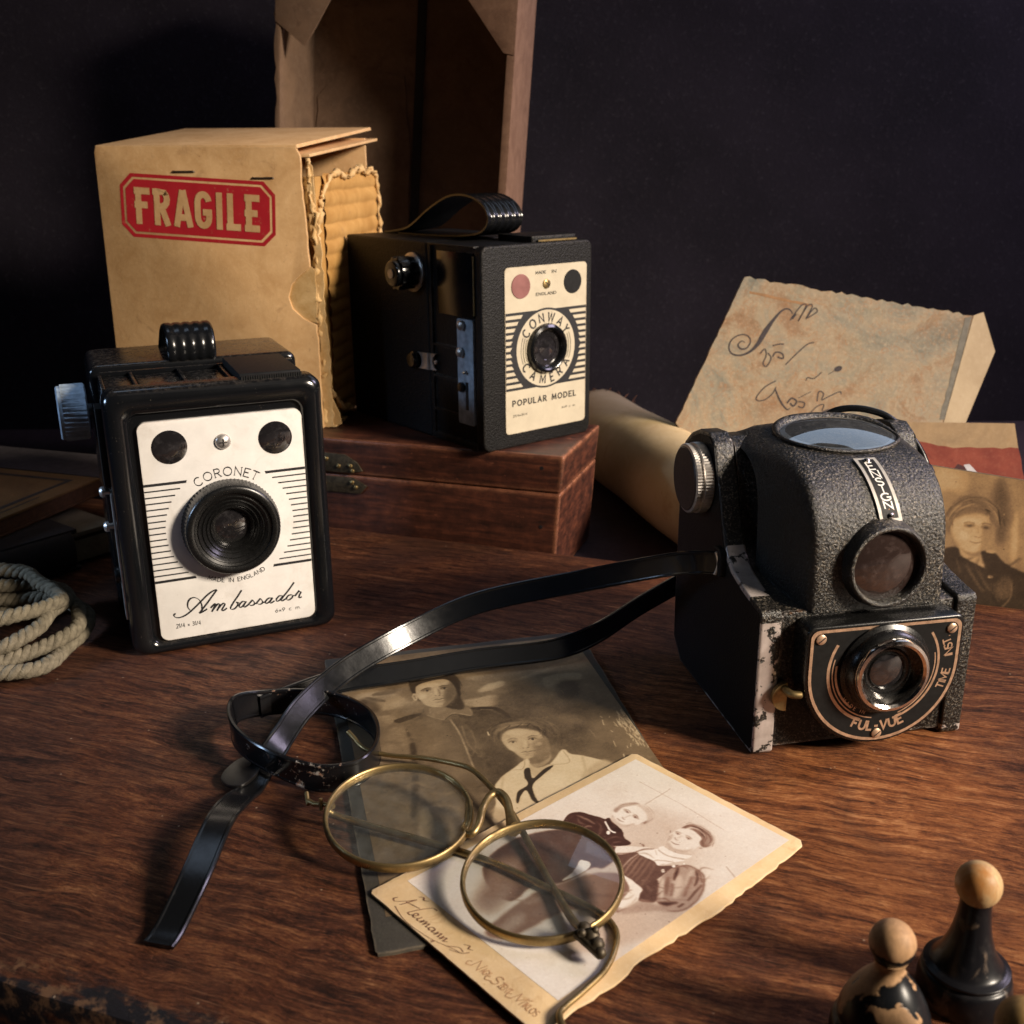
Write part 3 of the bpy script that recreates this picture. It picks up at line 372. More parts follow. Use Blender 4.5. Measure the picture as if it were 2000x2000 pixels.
SOLDIER_PAINT=[('P',[(6.13,14.5),(5.98,14.16),(5.71,13.93),(5.39,13.85),(5.06,13.93),(4.8,14.17),(4.64,14.51),(4.64,14.89),(4.78,15.24),(5.05,15.48),(5.39,15.57),(5.73,15.48),(6.0,15.23),(6.14,14.88)],0.52,0.408,1),('P',[(2.66,12.79),(2.51,12.44),(2.21,12.22),(1.81,12.16),(1.39,12.27),(1.03,12.53),(0.8,12.89),(0.74,13.29),(0.88,13.65),(1.18,13.89),(1.59,13.96),(2.03,13.85),(2.4,13.57),(2.62,13.19)],0.48,0.272,1),('P',[(2.17,11.51),(2.07,11.36),(1.84,11.28),(1.52,11.28),(1.17,11.37),(0.87,11.53),(0.67,11.72),(0.61,11.92),(0.7,12.08),(0.94,12.16),(1.26,12.16),(1.61,12.07),(1.92,11.91),(2.12,11.71)],0.42,0.204,1),('P',[(8.48,15.21),(8.24,14.86),(7.7,14.55),(6.98,14.33),(6.21,14.24),(5.55,14.29),(5.11,14.48),(4.98,14.77),(5.18,15.11),(5.7,15.43),(6.42,15.67),(7.21,15.77),(7.91,15.71),(8.36,15.51)],0.24,0.34,1),('P',[(5.76,13.31),(6.4,13.44),(6.24,13.01),(5.42,12.76),(5.29,12.91)],0.55,0.095,1),('P',[(5.13,12.38),(5.95,12.45),(5.69,11.56),(4.8,11.8),(4.58,12.29)],0.5,0.109,1),('P',[(6.84,13.45),(9.44,14.6),(9.42,14.34),(7.46,13.47)],0.42,0.095,1),('P',[(7.94,13.35),(9.32,13.42),(9.28,12.82),(8.85,12.81),(7.98,11.92),(7.82,12.13)],0.46,0.082,1),('P',[(9.01,12.06),(8.87,11.74),(8.66,11.52),(8.44,11.42),(8.24,11.48),(8.1,11.67),(8.04,11.96),(8.09,12.29),(8.23,12.62),(8.44,12.85),(8.67,12.95),(8.88,12.9),(9.02,12.7),(9.07,12.4)],0.2,0.204,1),('P',[(7.64,10.22),(7.26,9.72),(6.81,9.53),(6.35,9.67),(5.97,10.13),(5.74,10.81),(5.71,11.62),(5.9,12.39),(6.28,12.95),(6.77,13.19),(7.27,13.03),(7.66,12.51),(7.87,11.76),(7.86,10.94)],0.22,0.408,1),('P',[(9.2,9.28),(8.84,8.59),(8.33,8.12),(7.77,7.93),(7.26,8.07),(6.88,8.49),(6.71,9.14),(6.79,9.9),(7.12,10.63),(7.63,11.18),(8.24,11.41),(8.8,11.26),(9.19,10.77),(9.33,10.06)],0.25,0.544,1),('P',[(9.84,8.31),(9.56,7.76),(9.2,7.36),(8.82,7.19),(8.5,7.28),(8.29,7.6),(8.23,8.1),(8.34,8.7),(8.6,9.28),(8.98,9.72),(9.38,9.92),(9.73,9.83),(9.94,9.47),(9.98,8.93)],0.33,0.408,1),('P',[(10.32,11.48),(10.01,10.78),(9.66,10.26),(9.32,10.02),(9.06,10.09),(8.92,10.45),(8.93,11.06),(9.1,11.8),(9.4,12.54),(9.77,13.12),(10.14,13.4),(10.42,13.33),(10.56,12.91),(10.52,12.25)],0.33,0.408,1),('P',[(1.63,12.28),(1.53,12.12),(1.38,12.08),(1.2,12.16),(1.03,12.35),(0.9,12.61),(0.84,12.9),(0.86,13.16),(0.96,13.32),(1.12,13.37),(1.3,13.29),(1.48,13.09),(1.6,12.82),(1.66,12.53)],0.22,0.163,1),('P',[(2.55,13.85),(2.5,13.71),(2.4,13.62),(2.26,13.58),(2.13,13.62),(2.01,13.72),(1.94,13.86),(1.93,14.01),(1.98,14.15),(2.08,14.25),(2.21,14.28),(2.35,14.25),(2.47,14.15),(2.54,14.01)],0.28,0.136,1),('P',[(2.41,13.63),(2.36,13.56),(2.22,13.5),(2.03,13.46),(1.82,13.45),(1.63,13.47),(1.5,13.52),(1.46,13.58),(1.51,13.65),(1.64,13.71),(1.84,13.75),(2.05,13.76),(2.24,13.74),(2.37,13.69)],0.26,0.054,1),('P',[(1.9,12.97),(1.85,12.93),(1.75,12.95),(1.61,13.02),(1.47,13.11),(1.34,13.23),(1.25,13.33),(1.23,13.41),(1.27,13.44),(1.38,13.43),(1.52,13.36),(1.66,13.26),(1.79,13.15),(1.88,13.04)],0.25,0.054,1),('P',[(1.56,10.65),(1.44,10.17),(1.24,9.82),(0.99,9.67),(0.74,9.73),(0.54,10.0),(0.42,10.43),(0.41,10.95),(0.52,11.44),(0.72,11.82),(0.98,12.0),(1.25,11.93),(1.45,11.63),(1.56,11.17)],0.26,0.34,1),('P',[(2.72,12.17),(2.63,12.09),(2.4,12.02),(2.07,11.96),(1.71,11.94),(1.38,11.95),(1.16,11.99),(1.09,12.06),(1.17,12.13),(1.4,12.21),(1.72,12.26),(2.09,12.29),(2.42,12.28),(2.64,12.24)],0.3,0.068,1),('P',[(3.23,12.09),(2.06,11.44),(1.64,10.93),(1.28,9.94),(0.95,8.64),(0.91,7.7),(1.22,7.29),(2.21,6.95),(1.72,5.2),(1.8,4.1),(2.84,3.83),(4.02,4.24),(4.48,6.45),(5.52,7.65),(5.88,9.73),(6.02,10.73),(5.67,11.46),(4.7,11.82),(4.39,12.12)],0.3,0.048,1),('P',[(1.97,11.15),(2.33,10.85),(2.3,9.68),(2.0,7.94),(1.26,7.61),(1.02,8.19),(1.29,9.66),(1.65,10.63)],0.4,0.163,1),('P',[(3.15,11.26),(3.66,10.71),(3.8,9.3),(3.73,7.49),(3.02,7.16),(2.49,7.81),(2.58,9.61)],0.37,0.272,1),('P',[(2.34,10.9),(2.48,9.73),(2.34,8.2),(2.2,7.04),(1.87,5.61),(1.72,5.65),(2.16,8.25),(2.28,9.69)],0.19,0.068,1),('P',[(4.27,11.5),(4.68,11.72),(6.02,10.73),(5.53,7.92),(4.48,6.45),(4.26,6.51),(4.59,9.09)],0.22,0.122,1),('P',[(3.95,11.05),(4.26,11.18),(4.47,9.7),(4.48,7.92),(4.26,6.51),(4.12,7.13),(4.12,9.21)],0.25,0.054,1),('S',[(3.94,11.06),(4.05,10.11),(4.09,9.03),(4.09,7.4)],[0.068],0.5,0.027,1),('S',[(4.24,10.56),(4.2,9.38),(4.38,8.58)],[0.054],0.36,0.027,1),('S',[(4.47,10.2),(4.47,9.22),(4.24,8.61)],[0.048],0.34,0.027,1),('S',[(1.03,9.08),(1.68,8.64),(2.18,8.24)],[0.095],0.3,0.054,1),('S',[(0.99,8.37),(1.77,7.99)],[0.082],0.32,0.054,1),('S',[(2.64,9.69),(3.27,9.62)],[0.095],0.34,0.054,1),('S',[(2.4,8.45),(3.0,8.12)],[0.095],0.34,0.054,1),('P',[(2.05,11.54),(2.93,11.8),(2.92,11.61),(2.16,11.26)],0.16,0.027,1),('P',[(4.83,11.71),(5.69,11.54),(6.03,10.78),(5.91,10.7),(5.58,11.32),(4.95,11.52)],0.13,0.027,1),('S',[(5.1,11.5),(5.54,11.36)],[0.041],0.5,0.02,1),('P',[(3.23,12.09),(3.2,11.56),(3.73,11.09),(4.1,11.46),(4.72,11.15),(4.75,11.7),(4.16,12.29)],0.38,0.027,1),('S',[(3.2,11.56),(3.73,11.11),(4.11,11.47),(4.69,11.16)],[0.048],0.5,0.014,1),('S',[(3.73,11.07),(4.1,11.42),(4.36,11.16)],[0.048],0.17,0.02,1),('F',),('P',[(3.35,12.5),(3.98,11.9),(4.38,11.8),(4.54,12.64),(3.51,12.8)],0.36,0.041,1),('P',[(3.9,12.03),(4.36,11.69),(4.6,11.85),(4.54,12.64),(4.06,12.32)],0.17,0.068,1),('P',[(2.96,14.46),(3.15,14.63),(3.94,14.74),(4.48,14.65),(4.78,14.17),(4.75,13.28),(4.55,12.53),(4.27,12.32),(3.07,12.69),(2.93,13.52)],0.17,0.061,1),('H',[(2.88,13.36),(3.03,14.2),(3.42,14.56),(3.93,14.64),(4.46,14.52),(4.72,14.0),(4.61,12.97)],0.299,60,0.07),('P',[(3.07,13.83),(3.01,13.21),(3.16,12.64),(3.31,12.27),(3.62,12.06),(3.9,12.06),(4.23,12.39),(4.5,13.0),(4.59,13.62),(4.49,14.09),(4.26,14.34),(3.7,14.27),(3.23,14.09)],0.55,0.048,1),('P',[(4.06,13.05),(4.46,13.95),(4.7,13.74),(4.54,12.93),(4.21,12.3),(3.79,11.99),(3.97,12.45)],0.3,0.136,1),('P',[(2.94,14.28),(3.17,14.55),(3.48,14.64),(3.93,14.66),(4.35,14.55),(4.61,14.13),(4.73,13.4),(4.57,12.63),(4.56,13.21),(4.5,13.79),(4.28,14.14),(3.84,14.16),(3.38,14.01),(3.13,13.79),(3.05,13.3),(2.93,13.47)],0.11,0.034,1),('H',[(2.89,13.41),(3.04,14.17),(3.41,14.53),(3.91,14.55),(4.44,14.42),(4.7,13.74),(4.59,12.86)],0.245,80,0.06),('P',[(3.98,13.8),(3.93,13.71),(3.82,13.64),(3.68,13.59),(3.52,13.58),(3.38,13.62),(3.29,13.68),(3.26,13.77),(3.31,13.86),(3.41,13.94),(3.56,13.98),(3.72,13.99),(3.86,13.96),(3.95,13.89)],0.64,0.082,1),('P',[(3.42,12.98),(3.39,12.89),(3.33,12.82),(3.27,12.8),(3.2,12.81),(3.14,12.87),(3.11,12.96),(3.11,13.06),(3.14,13.15),(3.2,13.21),(3.27,13.24),(3.34,13.22),(3.39,13.16),(3.42,13.08)],0.63,0.068,1),('P',[(3.84,13.24),(3.82,13.11),(3.79,13.0),(3.76,12.94),(3.74,12.94),(3.73,13.0),(3.72,13.1),(3.73,13.24),(3.75,13.37),(3.78,13.48),(3.8,13.55),(3.83,13.55),(3.84,13.49),(3.85,13.38)],0.64,0.048,1),('P',[(3.67,13.52),(3.64,13.45),(3.59,13.39),(3.51,13.35),(3.43,13.33),(3.36,13.35),(3.31,13.39),(3.3,13.45),(3.32,13.51),(3.37,13.57),(3.45,13.62),(3.53,13.63),(3.6,13.62),(3.65,13.58)],0.42,0.061,1),('P',[(4.3,13.49),(4.28,13.43),(4.23,13.38),(4.16,13.35),(4.09,13.35),(4.03,13.37),(3.99,13.42),(3.98,13.48),(4.0,13.54),(4.05,13.59),(4.12,13.62),(4.19,13.62),(4.25,13.6),(4.29,13.55)],0.36,0.061,1),('S',[(3.26,13.44),(3.46,13.6),(3.68,13.58)],[0.034,0.061,0.041],0.22,0.02,1),('S',[(3.95,13.57),(4.14,13.66),(4.34,13.61)],[0.034,0.054,0.034],0.2,0.02,1),('P',[(3.58,13.42),(3.57,13.38),(3.53,13.36),(3.49,13.34),(3.44,13.33),(3.39,13.34),(3.36,13.36),(3.36,13.39),(3.37,13.42),(3.4,13.45),(3.45,13.47),(3.5,13.47),(3.54,13.46),(3.57,13.44)],0.5,0.017,1),('P',[(4.24,13.42),(4.23,13.39),(4.2,13.36),(4.15,13.35),(4.11,13.35),(4.07,13.36),(4.04,13.38),(4.04,13.41),(4.05,13.44),(4.08,13.47),(4.12,13.48),(4.17,13.48),(4.21,13.47),(4.23,13.45)],0.44,0.017,1),('P',[(3.53,13.4),(3.52,13.36),(3.51,13.34),(3.49,13.33),(3.47,13.33),(3.46,13.35),(3.45,13.38),(3.45,13.42),(3.46,13.45),(3.48,13.48),(3.49,13.49),(3.51,13.48),(3.53,13.46),(3.53,13.43)],0.13,0.014,1),('P',[(4.19,13.41),(4.18,13.38),(4.16,13.36),(4.15,13.34),(4.13,13.35),(4.11,13.37),(4.11,13.4),(4.11,13.43),(4.12,13.47),(4.14,13.49),(4.15,13.5),(4.17,13.5),(4.19,13.48),(4.19,13.45)],0.12,0.014,1),('S',[(3.34,13.4),(3.48,13.49),(3.62,13.43)],[0.02,0.034,0.02],0.17,0.014,1),('S',[(4.01,13.42),(4.14,13.51),(4.27,13.45)],[0.02,0.034,0.02],0.16,0.014,1),('S',[(3.91,13.44),(3.92,13.12),(3.89,12.97)],[0.034,0.068,0.041],0.38,0.041,1),('S',[(3.71,12.97),(3.77,12.9)],[0.034],0.28,0.017,1),('S',[(3.83,12.88),(3.92,12.94)],[0.034],0.26,0.017,1),('S',[(3.56,12.58),(3.72,12.65),(3.8,12.62),(3.96,12.66),(4.17,12.64)],[0.014,0.041,0.034,0.041,0.014],0.2,0.017,1),('S',[(3.62,12.45),(3.85,12.47),(4.05,12.5)],[0.027,0.054,0.027],0.42,0.027,1),('S',[(3.68,12.71),(3.87,12.75)],[0.034],0.46,0.027,1),('P',[(3.88,12.24),(3.86,12.21),(3.82,12.2),(3.75,12.2),(3.69,12.22),(3.63,12.25),(3.59,12.28),(3.58,12.32),(3.6,12.35),(3.65,12.36),(3.71,12.36),(3.78,12.34),(3.84,12.31),(3.87,12.28)],0.56,0.034,1),('S',[(3.65,12.4),(3.88,12.39)],[0.034],0.38,0.027,1),('P',[(3.07,13.07),(3.06,12.94),(3.04,12.83),(3.0,12.76),(2.96,12.75),(2.92,12.78),(2.9,12.87),(2.89,12.98),(2.89,13.11),(2.92,13.22),(2.95,13.29),(2.99,13.31),(3.03,13.27),(3.06,13.18)],0.56,0.027,1),('S',[(2.97,13.16),(2.98,12.88)],[0.048],0.36,0.02,1),('P',[(5.12,9.93),(5.25,10.18),(5.63,10.41),(6.13,10.54),(6.7,10.52),(7.09,10.03),(7.27,9.32),(7.18,8.81),(6.82,8.42),(6.82,8.71),(5.77,8.88),(5.31,8.81),(5.11,9.0),(5.08,9.54)],0.22,0.041,1),('S',[(5.26,9.89),(5.73,10.18),(6.17,10.27),(6.63,10.26)],[0.054,0.109,0.095,0.054],0.46,0.054,1),('S',[(5.22,9.51),(5.52,9.93),(5.97,10.12)],[0.068],0.4,0.048,1),('S',[(6.19,10.16),(6.72,10.02),(7.0,9.35)],[0.082],0.36,0.054,1),('S',[(5.17,9.72),(5.14,9.14)],[0.068],0.38,0.041,1),('S',[(6.57,10.43),(6.94,9.87)],[0.041],0.15,0.027,1),('S',[(5.72,10.34),(6.05,10.41)],[0.041],0.14,0.027,1),('H',[(5.1,9.06),(5.18,9.77),(5.58,10.17),(6.12,10.3),(6.65,10.35),(7.05,9.89),(7.19,9.2),(6.89,8.5)],0.476,110,0.05),('P',[(5.37,9.59),(5.68,9.94),(6.14,9.96),(6.59,9.73),(6.83,9.29),(6.84,8.6),(6.59,8.01),(6.13,7.79),(5.78,7.92),(5.57,8.44),(5.36,9.03)],0.6,0.054,1),('P',[(6.31,8.74),(6.78,9.11),(6.94,8.87),(6.79,8.24),(6.42,7.76),(5.97,7.8),(6.23,8.15)],0.4,0.177,1),('P',[(5.12,9.81),(5.35,10.09),(5.75,10.26),(6.22,10.28),(6.68,10.06),(6.98,9.45),(7.06,8.84),(6.88,8.45),(6.88,8.93),(6.69,9.51),(6.17,9.86),(5.73,9.83),(5.48,9.62),(5.34,9.33),(5.32,8.9),(5.11,8.99),(5.07,9.45)],0.25,0.082,1),('H',[(5.09,9.15),(5.18,9.77),(5.58,10.16),(6.11,10.24),(6.63,10.26),(7.01,9.75),(7.06,9.03)],0.544,220,0.07),('S',[(5.38,9.86),(5.71,10.08),(6.13,10.12),(6.51,10.02)],[0.041,0.109,0.095,0.041],0.46,0.061,1),('S',[(5.22,9.71),(5.4,9.96),(5.78,10.17)],[0.034,0.068,0.034],0.4,0.048,1),('S',[(5.63,9.94),(5.88,10.14)],[0.041],0.16,0.027,1),('S',[(6.04,9.96),(6.29,10.16)],[0.041],0.16,0.027,1),('S',[(6.38,9.89),(6.59,10.11)],[0.041],0.15,0.027,1),('P',[(6.36,9.54),(6.31,9.47),(6.19,9.41),(6.04,9.39),(5.88,9.41),(5.74,9.46),(5.65,9.54),(5.63,9.63),(5.69,9.71),(5.8,9.76),(5.95,9.78),(6.12,9.76),(6.26,9.71),(6.34,9.63)],0.66,0.095,1),('P',[(5.66,8.5),(5.62,8.47),(5.57,8.48),(5.51,8.54),(5.47,8.62),(5.44,8.72),(5.44,8.81),(5.46,8.88),(5.5,8.91),(5.55,8.89),(5.6,8.84),(5.65,8.76),(5.67,8.66),(5.68,8.57)],0.66,0.082,1),('P',[(6.63,8.7),(6.61,8.65),(6.56,8.6),(6.51,8.57),(6.45,8.57),(6.4,8.59),(6.37,8.63),(6.37,8.68),(6.39,8.74),(6.44,8.79),(6.49,8.81),(6.55,8.82),(6.6,8.8),(6.63,8.76)],0.54,0.082,1),('P',[(6.12,8.8),(6.1,8.7),(6.07,8.62),(6.04,8.57),(6.02,8.57),(6.01,8.62),(6.01,8.7),(6.03,8.81),(6.05,8.91),(6.08,8.99),(6.11,9.03),(6.13,9.03),(6.14,8.99),(6.14,8.9)],0.68,0.054,1),('P',[(5.88,9.11),(5.85,9.06),(5.8,9.02),(5.72,9.0),(5.64,8.99),(5.57,9.02),(5.53,9.06),(5.52,9.11),(5.55,9.16),(5.6,9.2),(5.68,9.23),(5.76,9.23),(5.83,9.21),(5.87,9.17)],0.5,0.068,1),('P',[(6.57,9.14),(6.54,9.09),(6.49,9.04),(6.41,9.01),(6.34,9.01),(6.27,9.03),(6.23,9.06),(6.22,9.11),(6.25,9.17),(6.3,9.21),(6.38,9.24),(6.45,9.25),(6.52,9.23),(6.56,9.19)],0.45,0.068,1),('S',[(5.53,9.18),(5.73,9.28),(5.91,9.2)],[0.027,0.048,0.027],0.36,0.027,1),('S',[(6.24,9.18),(6.44,9.28),(6.63,9.19)],[0.027,0.048,0.027],0.32,0.027,1),('P',[(5.8,9.0),(5.78,8.97),(5.74,8.95),(5.69,8.94),(5.64,8.94),(5.6,8.95),(5.57,8.98),(5.56,9.01),(5.58,9.03),(5.61,9.05),(5.66,9.06),(5.72,9.06),(5.76,9.05),(5.79,9.02)],0.6,0.02,1),('P',[(6.5,9.04),(6.48,9.01),(6.44,8.98),(6.39,8.97),(6.34,8.97),(6.29,8.98),(6.26,9.0),(6.26,9.03),(6.27,9.06),(6.31,9.08),(6.36,9.1),(6.41,9.1),(6.46,9.09),(6.49,9.06)],0.55,0.02,1),('P',[(5.74,9.0),(5.73,8.97),(5.71,8.95),(5.69,8.94),(5.67,8.95),(5.66,8.96),(5.65,8.99),(5.65,9.02),(5.66,9.04),(5.68,9.06),(5.7,9.07),(5.72,9.07),(5.73,9.05),(5.74,9.02)],0.14,0.017,1),('P',[(6.43,9.03),(6.42,9.0),(6.4,8.98),(6.38,8.98),(6.36,8.98),(6.35,9.0),(6.34,9.02),(6.34,9.05),(6.36,9.08),(6.37,9.1),(6.39,9.11),(6.41,9.1),(6.43,9.08),(6.43,9.06)],0.13,0.017,1),('S',[(5.54,9.02),(5.68,9.09),(5.83,8.99)],[0.02,0.034,0.02],0.2,0.014,1),('S',[(6.23,9.04),(6.39,9.12),(6.54,9.03)],[0.02,0.034,0.02],0.18,0.014,1),('S',[(6.2,8.98),(6.18,8.74),(6.12,8.58)],[0.034,0.068,0.041],0.47,0.048,1),('S',[(5.92,8.59),(5.96,8.53)],[0.034],0.34,0.017,1),('S',[(6.04,8.53),(6.14,8.56)],[0.034],0.3,0.017,1),('S',[(5.98,8.73),(6.02,8.62)],[0.041],0.7,0.027,1),('S',[(5.79,8.29),(5.94,8.32),(6.01,8.27),(6.14,8.3),(6.31,8.3)],[0.014,0.041,0.034,0.041,0.014],0.26,0.017,1),('S',[(5.83,8.18),(5.99,8.15),(6.2,8.2)],[0.027,0.061,0.027],0.5,0.027,1),('S',[(5.89,8.36),(6.04,8.37),(6.21,8.35)],[0.027],0.52,0.02,1),('P',[(6.14,7.96),(6.11,7.93),(6.06,7.92),(5.99,7.91),(5.92,7.91),(5.85,7.93),(5.81,7.95),(5.79,7.98),(5.82,8.0),(5.87,8.02),(5.94,8.03),(6.02,8.03),(6.08,8.01),(6.13,7.99)],0.62,0.041,1),('S',[(5.87,8.09),(6.08,8.07)],[0.034],0.48,0.027,1),('P',[(5.78,7.92),(5.82,7.53),(6.01,7.25),(6.58,7.56),(6.7,8.17),(6.13,7.79)],0.54,0.041,1),('P',[(5.89,7.78),(6.68,8.17),(6.6,7.73),(6.06,7.51)],0.4,0.068,1),('P',[(5.81,7.84),(5.32,7.43),(4.85,7.03),(4.46,6.46),(4.35,5.67),(4.06,4.6),(4.74,4.5),(8.47,6.53),(8.51,6.81),(8.17,7.24),(7.7,7.63),(7.36,7.81),(7.16,8.14),(6.5,7.35),(5.9,7.28),(5.94,7.81)],0.83,0.034,1),('P',[(5.88,7.56),(5.83,7.17),(5.9,6.72),(6.5,7.35),(6.04,7.26)],0.7,0.027,1),('P',[(7.37,6.56),(8.26,7.21),(8.54,6.74),(8.28,6.41),(7.4,6.04)],0.66,0.136,1),('P',[(4.26,5.46),(4.63,4.98),(4.74,4.5),(4.05,4.53)],0.6,0.163,1),('P',[(6.93,6.63),(6.83,6.39),(6.58,6.12),(6.23,5.87),(5.85,5.69),(5.5,5.62),(5.27,5.66),(5.18,5.81),(5.27,6.04),(5.5,6.31),(5.85,6.57),(6.25,6.76),(6.6,6.84),(6.85,6.8)],0.9,0.204,1),('S',[(6.47,7.36),(7.17,7.33),(7.17,8.09)],[0.034],0.55,0.014,1),('S',[(5.8,7.8),(5.63,7.35),(5.3,7.35)],[0.034],0.56,0.014,1),('S',[(7.7,7.63),(7.51,6.69),(7.22,6.08)],[0.068],0.66,0.054,1),('S',[(4.89,7.02),(4.68,6.32)],[0.068],0.68,0.054,1),('P',[(5.64,7.26),(5.84,7.3),(5.78,6.71),(6.31,7.18),(6.62,7.26),(6.16,6.82),(5.67,6.31),(5.6,5.59),(5.68,5.21),(5.47,5.46),(5.41,6.09),(5.19,5.86),(5.01,5.5),(4.95,5.56),(5.15,6.11),(5.53,6.39),(5.55,6.85)],0.1,0.02,1),('S',[(9.05,7.38),(8.95,6.94)],[0.034],0.8,0.014,1),('S',[(9.08,9.73),(9.01,9.33)],[0.02],0.8,0.01,1),('S',[(5.01,9.91),(5.02,9.66)],[0.041],0.85,0.014,1),('P',[(2.15,6.0),(2.89,5.97),(3.3,5.32),(2.84,3.83),(1.8,4.1),(1.98,5.5)],0.5,0.136,1)]
